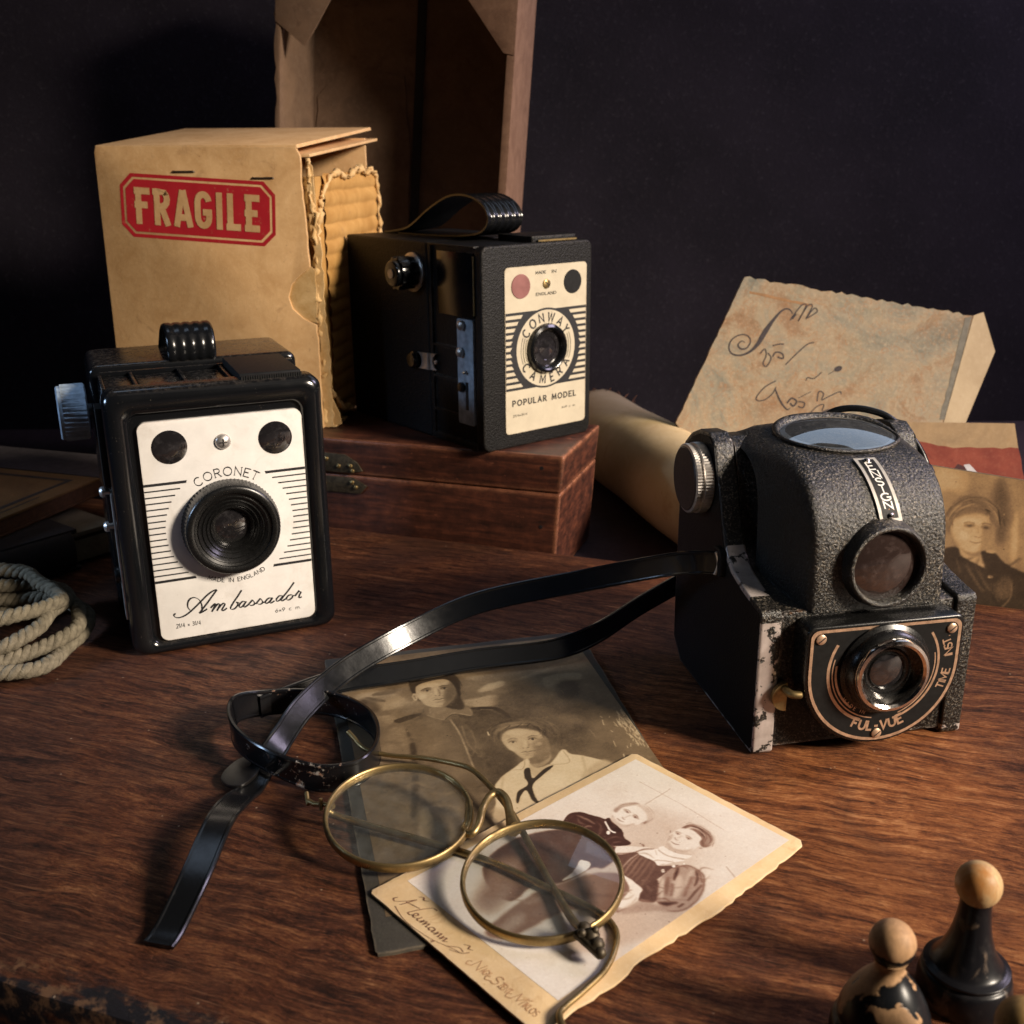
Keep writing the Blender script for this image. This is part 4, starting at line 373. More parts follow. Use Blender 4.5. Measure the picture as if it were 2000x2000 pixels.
SISTERS_PAINT=[('P',[(4.2,8.71),(4.97,7.95),(5.52,6.86),(5.76,5.67),(5.68,4.59),(5.32,3.8),(4.73,3.41),(4.01,3.49),(3.27,4.05),(2.65,5.04),(2.28,6.29),(2.28,7.54),(2.67,8.5),(3.37,8.92)],0.72,0.84,1),('P',[(4.8,3.66),(5.64,5.05),(6.29,5.88),(6.44,4.9),(5.91,3.23),(5.07,2.3)],0.66,0.252,1),('P',[(1.49,5.77),(2.38,6.06),(3.11,6.29),(3.46,5.98),(3.54,5.35),(3.32,5.1),(3.22,4.03),(2.8,3.38),(2.85,2.51),(1.87,2.54),(1.1,3.19),(0.92,4.52)],0.22,0.059,1),('P',[(1.7,2.68),(1.31,3.23),(1.71,4.0),(2.59,3.02),(2.9,1.86),(2.25,1.73)],0.5,0.294,1),('P',[(3.24,4.05),(3.51,4.98),(4.06,5.52),(4.6,5.29),(4.86,4.54),(5.03,4.32),(4.58,3.88),(4.08,3.27),(3.94,1.81),(3.71,1.34),(3.24,1.37),(3.02,3.18)],0.42,0.084,1),('S',[(3.44,4.08),(4.01,4.27),(4.55,4.68)],[0.136],0.34,0.106,1),('S',[(3.71,3.63),(4.33,4.14)],[0.158],0.5,0.121,1),('S',[(3.14,2.71),(3.47,3.49)],[0.21],0.5,0.151,1),('P',[(3.51,2.48),(3.6,2.41),(3.68,2.25),(3.73,2.04),(3.74,1.83),(3.72,1.65),(3.66,1.54),(3.58,1.51),(3.49,1.59),(3.41,1.74),(3.36,1.94),(3.34,2.16),(3.37,2.34),(3.43,2.46)],0.58,0.21,1),('P',[(1.33,5.92),(1.16,6.18),(1.06,6.5),(1.21,6.78),(1.54,6.91),(1.78,7.02),(1.97,7.07),(2.05,7.2),(2.67,7.02),(2.84,6.92),(2.99,6.8),(3.29,6.75),(3.23,6.5),(2.9,6.18),(2.67,6.09),(2.39,6.05),(1.81,5.89),(1.51,5.77)],0.13,0.017,1),('S',[(1.25,6.57),(1.55,6.65),(1.94,6.66)],[0.026,0.084,0.032],0.46,0.053,1),('S',[(1.38,6.5),(1.55,6.39),(1.78,6.42)],[0.021,0.063,0.026],0.36,0.053,1),('S',[(1.47,6.64),(1.63,6.78),(1.88,6.82)],[0.021,0.042,0.021],0.06,0.038,1),('S',[(1.86,6.21),(1.88,6.45),(2.03,6.5)],[0.026,0.073,0.026],0.42,0.045,1),('S',[(1.86,6.8),(2.12,6.71),(2.3,6.47)],[0.026,0.063,0.026],0.3,0.045,1),('S',[(2.07,6.88),(2.39,6.72),(2.63,6.68)],[0.021,0.052,0.021],0.05,0.038,1),('S',[(2.45,6.06),(2.37,6.4),(2.24,6.7)],[0.032,0.073,0.032],0.26,0.045,1),('S',[(2.67,6.13),(2.74,6.6),(2.97,6.74)],[0.032,0.073,0.032],0.27,0.045,1),('S',[(1.18,6.51),(1.26,6.22)],[0.063],0.24,0.06,1),('S',[(1.81,6.98),(2.22,6.9)],[0.042],0.25,0.038,1),('S',[(2.91,6.42),(3.07,6.59)],[0.042],0.3,0.038,1),('P',[(2.69,6.07),(3.11,6.29),(3.38,6.07),(3.2,5.87)],0.24,0.025,1),('P',[(3.13,6.31),(3.35,6.62),(3.65,6.88),(3.9,7.05),(3.71,6.73),(3.56,6.39),(3.35,6.1)],0.86,0.017,1),('S',[(3.34,6.11),(3.62,6.49),(3.72,6.81),(3.92,7.05)],[0.042],0.4,0.023,1),('P',[(3.59,6.97),(3.6,6.95),(3.6,6.93),(3.6,6.91),(3.59,6.9),(3.57,6.89),(3.55,6.9),(3.53,6.91),(3.52,6.93),(3.52,6.95),(3.52,6.97),(3.54,6.98),(3.55,6.99),(3.57,6.98)],0.5,0.013,1),('P',[(2.02,7.17),(2.34,7.03),(2.68,7.03),(2.73,6.91),(2.51,6.81),(2.09,6.97)],0.05,0.013,1),('S',[(2.04,7.0),(2.35,6.82),(2.54,6.77),(2.65,6.8)],[0.055],0.95,0.013,1),('P',[(2.53,6.69),(2.56,6.65),(2.57,6.62),(2.57,6.59),(2.55,6.57),(2.53,6.57),(2.49,6.58),(2.46,6.61),(2.43,6.65),(2.42,6.68),(2.42,6.71),(2.44,6.73),(2.47,6.73),(2.5,6.72)],0.95,0.013,1),('P',[(1.93,7.42),(1.82,7.67),(1.79,7.96),(1.97,8.31),(2.36,8.42),(2.71,8.34),(2.88,8.15),(2.87,7.76),(2.77,7.52),(2.61,7.17),(2.43,7.11),(2.19,7.15),(2.05,7.23)],0.86,0.021,1),('P',[(1.85,7.55),(1.8,7.69),(1.79,8.02),(1.95,8.34),(2.13,8.41),(2.02,8.17),(1.92,7.87),(1.97,7.57)],0.52,0.05,1),('P',[(2.84,7.66),(2.84,7.84),(2.88,8.16),(2.93,8.05),(2.92,7.71)],0.46,0.042,1),('P',[(2.12,8.32),(2.4,8.43),(2.73,8.32),(2.88,8.15),(2.81,8.0),(2.59,8.21)],0.68,0.067,1),('P',[(2.42,7.12),(2.18,7.15),(2.06,7.24),(2.24,7.22),(2.54,7.25),(2.69,7.52),(2.75,7.5),(2.62,7.16)],0.64,0.042,1),('H',[(1.86,7.61),(1.81,7.94),(2.0,8.28),(2.34,8.4),(2.7,8.29),(2.88,8.11)],0.151,50,0.09),('P',[(2.25,7.83),(2.25,7.8),(2.23,7.78),(2.19,7.77),(2.13,7.77),(2.08,7.79),(2.03,7.81),(2.01,7.84),(2.01,7.87),(2.03,7.89),(2.08,7.9),(2.13,7.89),(2.19,7.88),(2.23,7.86)],0.68,0.034,1),('P',[(2.6,7.82),(2.6,7.79),(2.58,7.77),(2.54,7.76),(2.48,7.76),(2.43,7.78),(2.39,7.8),(2.36,7.83),(2.36,7.85),(2.39,7.87),(2.43,7.88),(2.49,7.88),(2.54,7.87),(2.58,7.84)],0.66,0.034,1),('P',[(2.19,7.15),(2.05,7.23),(1.95,7.4),(2.13,7.32),(2.39,7.23),(2.63,7.28),(2.62,7.16),(2.43,7.1)],0.7,0.05,1),('P',[(2.35,8.34),(2.7,8.33),(2.88,8.15),(2.9,7.86),(2.71,8.12)],0.72,0.059,1),('S',[(2.0,7.86),(2.12,7.92),(2.28,7.86)],[0.021,0.032,0.021],0.48,0.023,1),('S',[(2.36,7.89),(2.49,7.89),(2.64,7.79)],[0.021,0.032,0.021],0.48,0.023,1),('P',[(2.22,7.8),(2.22,7.79),(2.2,7.79),(2.18,7.79),(2.15,7.79),(2.12,7.8),(2.1,7.81),(2.09,7.82),(2.1,7.83),(2.11,7.83),(2.14,7.83),(2.17,7.83),(2.19,7.82),(2.21,7.81)],0.62,0.01,1),('P',[(2.57,7.78),(2.56,7.77),(2.55,7.77),(2.53,7.77),(2.5,7.77),(2.47,7.78),(2.45,7.79),(2.44,7.8),(2.44,7.81),(2.46,7.81),(2.48,7.81),(2.51,7.81),(2.54,7.8),(2.56,7.79)],0.6,0.01,1),('P',[(2.17,7.83),(2.18,7.82),(2.19,7.8),(2.18,7.79),(2.18,7.79),(2.17,7.78),(2.16,7.79),(2.15,7.8),(2.14,7.81),(2.14,7.82),(2.14,7.83),(2.14,7.84),(2.15,7.84),(2.16,7.84)],0.2,0.01,1),('P',[(2.52,7.81),(2.53,7.8),(2.53,7.78),(2.53,7.77),(2.52,7.77),(2.51,7.76),(2.5,7.77),(2.49,7.78),(2.48,7.79),(2.48,7.8),(2.48,7.81),(2.49,7.82),(2.5,7.82),(2.51,7.82)],0.2,0.01,1),('S',[(2.07,7.84),(2.13,7.85),(2.23,7.81)],[0.01,0.021,0.01],0.28,0.015,1),('S',[(2.41,7.82),(2.48,7.83),(2.57,7.79)],[0.01,0.021,0.01],0.28,0.015,1),('S',[(2.34,7.77),(2.3,7.53)],[0.047],0.7,0.038,1),('S',[(2.23,7.53),(2.32,7.48),(2.37,7.5)],[0.037],0.5,0.023,1),('S',[(2.17,7.37),(2.31,7.34),(2.45,7.37)],[0.026,0.047,0.026],0.45,0.023,1),('S',[(2.22,7.27),(2.36,7.27)],[0.042],0.74,0.03,1),('P',[(2.92,7.72),(2.93,7.7),(2.93,7.68),(2.92,7.65),(2.9,7.64),(2.88,7.63),(2.86,7.63),(2.84,7.64),(2.83,7.66),(2.83,7.69),(2.84,7.71),(2.85,7.73),(2.88,7.74),(2.9,7.73)],0.7,0.017,1),('P',[(3.95,7.49),(3.81,7.7),(3.74,8.05),(3.79,8.4),(4.02,8.58),(4.36,8.52),(4.63,8.24),(4.68,7.86),(4.63,7.57),(4.39,7.41),(4.17,7.37)],0.84,0.021,1),('P',[(3.79,8.38),(3.79,8.58),(3.88,8.79),(4.13,8.86),(4.45,8.83),(4.77,8.61),(4.9,8.31),(4.78,8.11),(4.58,8.22),(4.48,8.43),(4.12,8.54),(3.91,8.48)],0.45,0.025,1),('S',[(3.91,8.71),(4.21,8.71),(4.43,8.52)],[0.063],0.3,0.045,1),('S',[(4.35,8.72),(4.63,8.6),(4.82,8.31)],[0.063],0.58,0.06,1),('S',[(3.81,8.46),(3.86,8.63)],[0.047],0.32,0.03,1),('S',[(4.56,8.37),(4.77,8.19)],[0.052],0.28,0.038,1),('S',[(4.07,8.7),(4.41,8.64)],[0.032],0.6,0.03,1),('H',[(3.8,8.41),(3.92,8.69),(4.23,8.77),(4.61,8.65),(4.85,8.27)],0.294,90,0.1),('P',[(3.95,7.49),(3.98,7.59),(4.26,7.48),(4.55,7.66),(4.64,7.9),(4.63,7.56),(4.4,7.4),(4.17,7.36)],0.66,0.05,1),('P',[(3.93,7.54),(3.8,7.76),(3.8,7.98),(3.94,7.77)],0.66,0.042,1),('P',[(3.98,8.11),(3.98,8.09),(3.96,8.07),(3.93,8.05),(3.89,8.05),(3.85,8.05),(3.81,8.07),(3.79,8.09),(3.79,8.11),(3.81,8.14),(3.84,8.15),(3.88,8.16),(3.92,8.15),(3.96,8.13)],0.66,0.029,1),('P',[(4.32,8.15),(4.32,8.12),(4.3,8.11),(4.27,8.09),(4.23,8.09),(4.18,8.1),(4.15,8.12),(4.13,8.14),(4.13,8.16),(4.15,8.18),(4.18,8.19),(4.22,8.2),(4.27,8.19),(4.3,8.17)],0.66,0.029,1),('S',[(3.77,8.12),(3.86,8.18),(3.96,8.18)],[0.032],0.5,0.023,1),('S',[(4.1,8.19),(4.2,8.23),(4.33,8.18)],[0.032],0.5,0.023,1),('P',[(3.92,8.1),(3.93,8.09),(3.93,8.08),(3.93,8.07),(3.93,8.06),(3.92,8.06),(3.91,8.06),(3.9,8.07),(3.89,8.08),(3.89,8.09),(3.89,8.1),(3.89,8.11),(3.9,8.11),(3.91,8.11)],0.22,0.01,1),('P',[(4.26,8.13),(4.27,8.12),(4.27,8.11),(4.27,8.1),(4.26,8.09),(4.25,8.09),(4.24,8.1),(4.24,8.1),(4.23,8.12),(4.23,8.13),(4.23,8.14),(4.23,8.14),(4.24,8.15),(4.25,8.14)],0.22,0.01,1),('S',[(3.84,8.09),(3.89,8.11),(3.96,8.1)],[0.01,0.021,0.01],0.3,0.015,1),('S',[(4.17,8.13),(4.23,8.15),(4.3,8.14)],[0.01,0.021,0.01],0.3,0.015,1),('S',[(4.05,8.1),(4.02,7.92)],[0.047],0.72,0.038,1),('S',[(3.95,7.9),(4.04,7.84),(4.11,7.86)],[0.037],0.52,0.023,1),('S',[(3.99,7.68),(4.14,7.66),(4.27,7.72)],[0.021,0.042,0.021],0.42,0.019,1),('P',[(4.82,8.07),(4.83,8.04),(4.83,8.0),(4.81,7.98),(4.78,7.96),(4.75,7.96),(4.72,7.97),(4.69,7.99),(4.68,8.02),(4.69,8.06),(4.7,8.09),(4.73,8.1),(4.76,8.1),(4.8,8.09)],0.74,0.017,1),('S',[(4.75,7.99),(4.8,8.07)],[0.037],0.45,0.023,1),('P',[(3.42,6.01),(3.49,6.22),(3.71,6.57),(4.27,6.61),(4.49,6.57),(4.68,6.76),(4.86,6.99),(4.83,6.72),(4.85,6.06),(4.81,5.51),(4.4,5.56),(4.08,5.54)],0.28,0.021,1),('S',[(3.75,6.54),(3.79,6.14),(3.91,5.72)],[0.042,0.052,0.032],0.6,0.03,1),('S',[(3.82,6.52),(3.92,6.09),(4.08,5.61)],[0.032,0.047,0.026],0.52,0.03,1),('S',[(3.94,6.52),(4.08,6.07),(4.23,5.58)],[0.032,0.047,0.026],0.46,0.03,1),('S',[(4.08,6.53),(4.22,6.08),(4.36,5.6)],[0.032,0.052,0.026],0.42,0.03,1),('S',[(4.21,6.55),(4.38,6.07),(4.52,5.58)],[0.052],0.38,0.038,1),('S',[(4.35,6.56),(4.58,6.09),(4.73,5.56)],[0.052],0.36,0.045,1),('P',[(3.71,6.57),(3.94,7.07),(4.0,7.13),(4.56,7.13),(4.83,7.28),(4.68,6.98),(4.49,6.57),(4.26,6.62)],0.92,0.017,1),('P',[(3.97,7.17),(4.03,7.37),(4.42,7.37),(4.8,7.6),(4.81,7.39),(4.61,7.16),(4.2,7.11)],0.9,0.017,1),('S',[(4.01,7.1),(4.41,7.09),(4.77,7.32)],[0.037],0.55,0.023,1),('S',[(4.03,7.36),(4.42,7.37),(4.79,7.6)],[0.032],0.6,0.023,1),('S',[(4.26,6.62),(4.33,6.75),(4.68,6.99)],[0.032],0.6,0.023,1),('S',[(3.97,7.03),(4.15,6.88)],[0.032],0.7,0.023,1),('P',[(4.84,6.38),(4.83,6.76),(4.99,7.13),(5.24,7.21),(5.56,7.17),(5.85,6.86),(6.06,6.47),(6.16,6.04),(6.15,5.65),(5.97,5.34),(5.66,5.3),(5.34,5.43),(5.05,5.85)],0.55,0.021,1),('S',[(4.85,6.75),(4.99,7.13),(5.25,7.21),(5.56,7.17),(5.85,6.86),(6.06,6.47),(6.16,6.04),(6.15,5.65),(5.96,5.35),(5.66,5.3)],[0.047],0.36,0.045,1),('P',[(5.53,6.3),(5.63,6.11),(5.69,5.94),(5.69,5.84),(5.63,5.81),(5.53,5.87),(5.41,6.01),(5.29,6.19),(5.18,6.39),(5.13,6.56),(5.12,6.67),(5.18,6.69),(5.28,6.63),(5.41,6.49)],0.7,0.109,1),('P',[(5.24,5.92),(5.36,5.76),(5.44,5.62),(5.48,5.54),(5.45,5.52),(5.38,5.57),(5.27,5.69),(5.14,5.84),(5.02,6.01),(4.94,6.15),(4.9,6.24),(4.92,6.25),(5.0,6.2),(5.11,6.08)],0.7,0.059,1),('P',[(5.49,6.77),(5.56,6.62),(5.6,6.5),(5.6,6.42),(5.56,6.41),(5.5,6.47),(5.41,6.58),(5.33,6.73),(5.26,6.88),(5.22,7.01),(5.22,7.09),(5.25,7.1),(5.32,7.04),(5.41,6.92)],0.66,0.067,1),('S',[(4.92,6.89),(5.06,6.62),(5.19,6.38)],[0.052,0.105,0.032],0.2,0.045,1),('S',[(4.97,6.39),(5.23,6.05),(5.45,5.73)],[0.032,0.115,0.042],0.32,0.076,1),('S',[(5.32,7.16),(5.57,6.92),(5.72,6.59)],[0.042,0.073,0.026],0.22,0.038,1),('S',[(5.5,5.37),(5.68,5.48),(5.85,5.76)],[0.052,0.178,0.042],0.18,0.06,1),('S',[(5.99,6.0),(5.9,6.41),(5.81,6.81)],[0.042,0.073,0.026],0.26,0.038,1),('S',[(5.98,5.6),(5.99,5.84)],[0.063],0.26,0.038,1),('S',[(5.57,5.81),(5.25,6.26)],[0.084],0.4,0.068,1),('S',[(5.8,6.06),(5.61,6.47),(5.41,6.88)],[0.084],0.42,0.068,1),('S',[(5.47,7.14),(5.76,6.88)],[0.037],0.35,0.03,1),('S',[(4.96,7.04),(5.11,7.07)],[0.052],0.4,0.038,1),('P',[(4.81,5.51),(4.85,6.06),(5.12,5.8),(5.43,5.32),(5.11,5.05),(4.93,5.29)],0.24,0.034,1),('S',[(4.86,5.65),(5.09,5.59)],[0.084],0.34,0.06,1),('P',[(4.11,5.51),(4.37,5.54),(4.85,5.49),(4.94,5.29),(5.08,5.02),(5.11,4.58),(4.98,4.49),(4.86,4.54),(4.62,5.24)],0.88,0.021,1),('S',[(4.64,4.97),(4.68,5.25)],[0.042],0.6,0.03,1),('S',[(5.06,4.83),(4.99,5.11)],[0.042],0.7,0.03,1),('S',[(5.04,4.3),(5.11,4.58)],[0.042],0.35,0.03,1),('P',[(5.13,5.02),(5.57,5.32),(5.98,5.33),(5.66,5.02),(5.12,4.3)],0.55,0.101,1),('P',[(4.75,6.51),(4.77,6.48),(4.78,6.45),(4.77,6.43),(4.76,6.41),(4.73,6.4),(4.71,6.41),(4.68,6.43),(4.66,6.46),(4.66,6.49),(4.66,6.52),(4.68,6.54),(4.7,6.54),(4.73,6.53)],0.97,0.01,1),('P',[(4.82,6.88),(4.83,6.86),(4.84,6.84),(4.84,6.81),(4.82,6.8),(4.8,6.8),(4.78,6.8),(4.76,6.82),(4.75,6.84),(4.75,6.87),(4.75,6.89),(4.76,6.9),(4.78,6.9),(4.8,6.9)],0.97,0.01,1),('P',[(4.93,7.16),(4.94,7.15),(4.95,7.13),(4.94,7.12),(4.94,7.11),(4.92,7.11),(4.91,7.11),(4.9,7.12),(4.89,7.14),(4.88,7.16),(4.88,7.17),(4.89,7.18),(4.91,7.18),(4.92,7.18)],0.95,0.01,1),('P',[(2.89,5.09),(2.92,5.19),(3.09,5.25),(3.23,5.14),(3.29,4.81),(3.17,4.11),(3.08,4.64)],0.92,0.021,1),('S',[(1.31,9.32),(3.1,9.32),(4.68,9.23)],[0.021],0.62,0.015,1),('S',[(2.23,9.74),(2.26,8.49)],[0.026],0.6,0.015,1),('S',[(5.76,7.91),(6.35,7.66)],[0.032],0.55,0.023,1),('P',[(3.68,8.02),(3.7,7.99),(3.71,7.97),(3.72,7.95),(3.72,7.95),(3.7,7.96),(3.68,7.97),(3.66,8.0),(3.64,8.03),(3.62,8.05),(3.62,8.07),(3.62,8.07),(3.63,8.06),(3.65,8.05)],0.4,0.013,1),('P',[(3.49,7.69),(3.5,7.68),(3.5,7.66),(3.5,7.65),(3.49,7.64),(3.48,7.64),(3.47,7.64),(3.46,7.65),(3.45,7.67),(3.44,7.68),(3.45,7.69),(3.46,7.7),(3.47,7.7),(3.48,7.7)],0.5,0.013,1),('P',[(3.49,6.95),(3.49,6.94),(3.5,6.93),(3.49,6.92),(3.49,6.91),(3.48,6.91),(3.47,6.91),(3.46,6.92),(3.45,6.93),(3.45,6.94),(3.45,6.95),(3.46,6.96),(3.47,6.96),(3.48,6.96)],0.3,0.008,1),('P',[(3.63,6.94),(3.64,6.92),(3.65,6.91),(3.65,6.9),(3.64,6.89),(3.63,6.89),(3.62,6.89),(3.6,6.9),(3.59,6.92),(3.59,6.93),(3.59,6.94),(3.6,6.95),(3.61,6.95),(3.62,6.95)],0.35,0.008,1)]
PORTRAIT_PAINT=[('P',[(1.03,6.95),(0.96,6.68),(0.73,6.43),(0.36,6.27),(-0.07,6.23),(-0.47,6.31),(-0.76,6.5),(-0.89,6.77),(-0.82,7.05),(-0.58,7.29),(-0.2,7.45),(0.22,7.49),(0.62,7.4),(0.9,7.21)],0.66,0.336,1),('P',[(1.47,6.84),(1.48,6.48),(1.44,6.19),(1.34,6.02),(1.21,6.0),(1.08,6.15),(0.97,6.43),(0.9,6.79),(0.89,7.15),(0.94,7.44),(1.03,7.61),(1.16,7.62),(1.29,7.47),(1.4,7.2)],0.48,0.24,1),('P',[(2.61,5.92),(2.66,5.25),(2.63,4.71),(2.53,4.39),(2.39,4.37),(2.22,4.66),(2.07,5.19),(1.96,5.85),(1.92,6.52),(1.94,7.07),(2.04,7.38),(2.18,7.39),(2.35,7.11),(2.5,6.59)],0.3,0.24,1),('P',[(3.13,4.67),(3.14,4.09),(3.12,3.62),(3.07,3.35),(3.01,3.35),(2.94,3.61),(2.89,4.08),(2.85,4.66),(2.84,5.25),(2.86,5.71),(2.91,5.97),(2.97,5.97),(3.04,5.72),(3.09,5.25)],0.66,0.125,1),('P',[(3.33,5.23),(3.4,4.49),(3.44,3.9),(3.43,3.56),(3.38,3.56),(3.29,3.88),(3.19,4.47),(3.09,5.2),(3.01,5.93),(2.98,6.52),(2.99,6.85),(3.04,6.85),(3.13,6.54),(3.23,5.95)],0.5,0.106,1),('P',[(0.54,6.17),(0.52,6.03),(0.42,5.91),(0.28,5.84),(0.11,5.82),(-0.06,5.86),(-0.17,5.96),(-0.23,6.09),(-0.2,6.23),(-0.11,6.35),(0.04,6.43),(0.21,6.45),(0.37,6.4),(0.49,6.3)],0.5,0.192,1),('P',[(0.11,4.81),(0.03,5.28),(0.25,5.77),(0.64,6.16),(1.14,6.35),(1.67,6.3),(2.09,5.97),(2.26,5.47),(2.24,4.89),(2.11,4.77),(1.81,5.05),(0.87,4.95),(0.41,4.52),(0.23,4.55)],0.4,0.125,1),('P',[(0.32,4.88),(0.5,5.22),(0.91,5.48),(1.42,5.61),(1.81,5.52),(2.07,5.13),(2.11,4.67),(1.93,4.17),(1.66,3.87),(1.34,3.77),(0.94,3.87),(0.55,4.32)],0.68,0.125,1),('H',[(0.24,4.72),(0.21,5.24),(0.45,5.69),(0.85,6.0),(1.26,6.12),(1.7,6.03),(2.05,5.71),(2.16,5.15)],0.576,160,0.08),('P',[(1.67,5.04),(2.07,5.19),(2.12,4.67),(1.92,4.15),(1.66,3.87),(1.65,4.4)],0.5,0.115,1),('P',[(1.56,5.23),(1.53,5.16),(1.43,5.1),(1.28,5.05),(1.11,5.03),(0.96,5.04),(0.84,5.09),(0.8,5.15),(0.83,5.22),(0.93,5.29),(1.08,5.33),(1.25,5.35),(1.4,5.34),(1.51,5.3)],0.76,0.096,1),('P',[(1.11,4.55),(1.1,4.46),(1.05,4.38),(0.98,4.33),(0.9,4.32),(0.82,4.35),(0.75,4.42),(0.73,4.51),(0.73,4.6),(0.78,4.68),(0.85,4.73),(0.94,4.74),(1.02,4.71),(1.08,4.64)],0.76,0.096,1),('P',[(1.35,5.07),(1.33,5.02),(1.27,4.97),(1.17,4.93),(1.06,4.91),(0.96,4.92),(0.89,4.94),(0.86,4.98),(0.87,5.03),(0.94,5.08),(1.03,5.12),(1.14,5.13),(1.24,5.13),(1.31,5.11)],0.5,0.048,1),('P',[(1.99,5.06),(1.98,5.02),(1.92,4.98),(1.83,4.95),(1.74,4.95),(1.65,4.96),(1.58,4.99),(1.56,5.04),(1.58,5.08),(1.64,5.12),(1.72,5.15),(1.82,5.15),(1.91,5.14),(1.97,5.11)],0.44,0.048,1),('S',[(0.85,5.08),(1.08,5.18),(1.3,5.16)],[0.048],0.42,0.024,1),('S',[(1.59,5.17),(1.79,5.23),(1.99,5.18)],[0.048],0.38,0.024,1),('P',[(1.24,5.02),(1.23,5.0),(1.19,4.98),(1.15,4.97),(1.09,4.96),(1.04,4.97),(1.0,4.98),(0.99,5.0),(1.0,5.02),(1.03,5.04),(1.08,5.05),(1.13,5.06),(1.19,5.06),(1.22,5.04)],0.3,0.024,1),('P',[(1.89,5.05),(1.88,5.03),(1.85,5.01),(1.81,4.99),(1.76,4.99),(1.71,4.99),(1.68,5.0),(1.67,5.02),(1.68,5.04),(1.7,5.06),(1.75,5.08),(1.8,5.08),(1.85,5.08),(1.88,5.07)],0.28,0.024,1),('S',[(1.44,5.01),(1.5,4.7)],[0.067],0.6,0.038,1),('S',[(1.34,4.57),(1.53,4.55),(1.68,4.62)],[0.048],0.48,0.029,1),('S',[(1.18,4.32),(1.43,4.28),(1.68,4.37)],[0.024,0.053,0.024],0.36,0.024,1),('S',[(1.29,4.2),(1.48,4.19)],[0.058],0.6,0.034,1),('P',[(0.74,3.98),(0.94,3.87),(1.34,3.77),(1.71,3.91),(1.75,3.52),(1.93,3.25),(1.59,3.29),(0.93,3.57)],0.62,0.038,1),('P',[(0.94,3.87),(1.34,3.8),(1.7,3.99),(1.68,3.72),(1.25,3.67)],0.45,0.067,1),('P',[(0.22,3.83),(0.74,3.95),(0.92,3.6),(1.58,3.34),(1.93,3.25),(1.7,3.94),(2.27,3.95),(2.69,3.58),(3.68,3.19),(5.17,2.34),(5.35,0.8),(1.9,0.55),(0.56,1.16),(-0.53,2.1),(-0.4,3.19)],0.17,0.058,1),('P',[(1.98,4.05),(2.31,4.06),(2.18,3.92),(1.89,3.96)],0.6,0.038,1),('P',[(3.15,2.36),(3.07,2.12),(2.94,1.95),(2.79,1.87),(2.65,1.91),(2.54,2.05),(2.49,2.27),(2.51,2.52),(2.59,2.76),(2.72,2.93),(2.87,3.01),(3.01,2.97),(3.11,2.83),(3.16,2.61)],0.28,0.144,1),('S',[(1.16,3.23),(1.56,2.64),(2.01,2.12)],[0.125],0.27,0.067,1),('S',[(1.6,3.18),(2.07,2.44),(2.72,1.74)],[0.106],0.25,0.067,1),('S',[(0.69,3.54),(0.96,2.83)],[0.096],0.26,0.058,1),('S',[(3.08,2.69),(3.11,2.06),(2.84,1.54)],[0.067],0.36,0.048,1),('P',[(2.31,2.86),(2.31,2.83),(2.28,2.81),(2.24,2.79),(2.19,2.78),(2.15,2.79),(2.12,2.81),(2.11,2.84),(2.11,2.87),(2.14,2.9),(2.18,2.91),(2.23,2.92),(2.27,2.91),(2.3,2.89)],0.85,0.024,1),('P',[(2.45,2.0),(2.52,1.88),(2.57,1.78),(2.59,1.72),(2.57,1.7),(2.51,1.74),(2.44,1.81),(2.36,1.92),(2.29,2.03),(2.25,2.13),(2.23,2.2),(2.25,2.21),(2.3,2.18),(2.37,2.1)],0.1,0.058,1)]
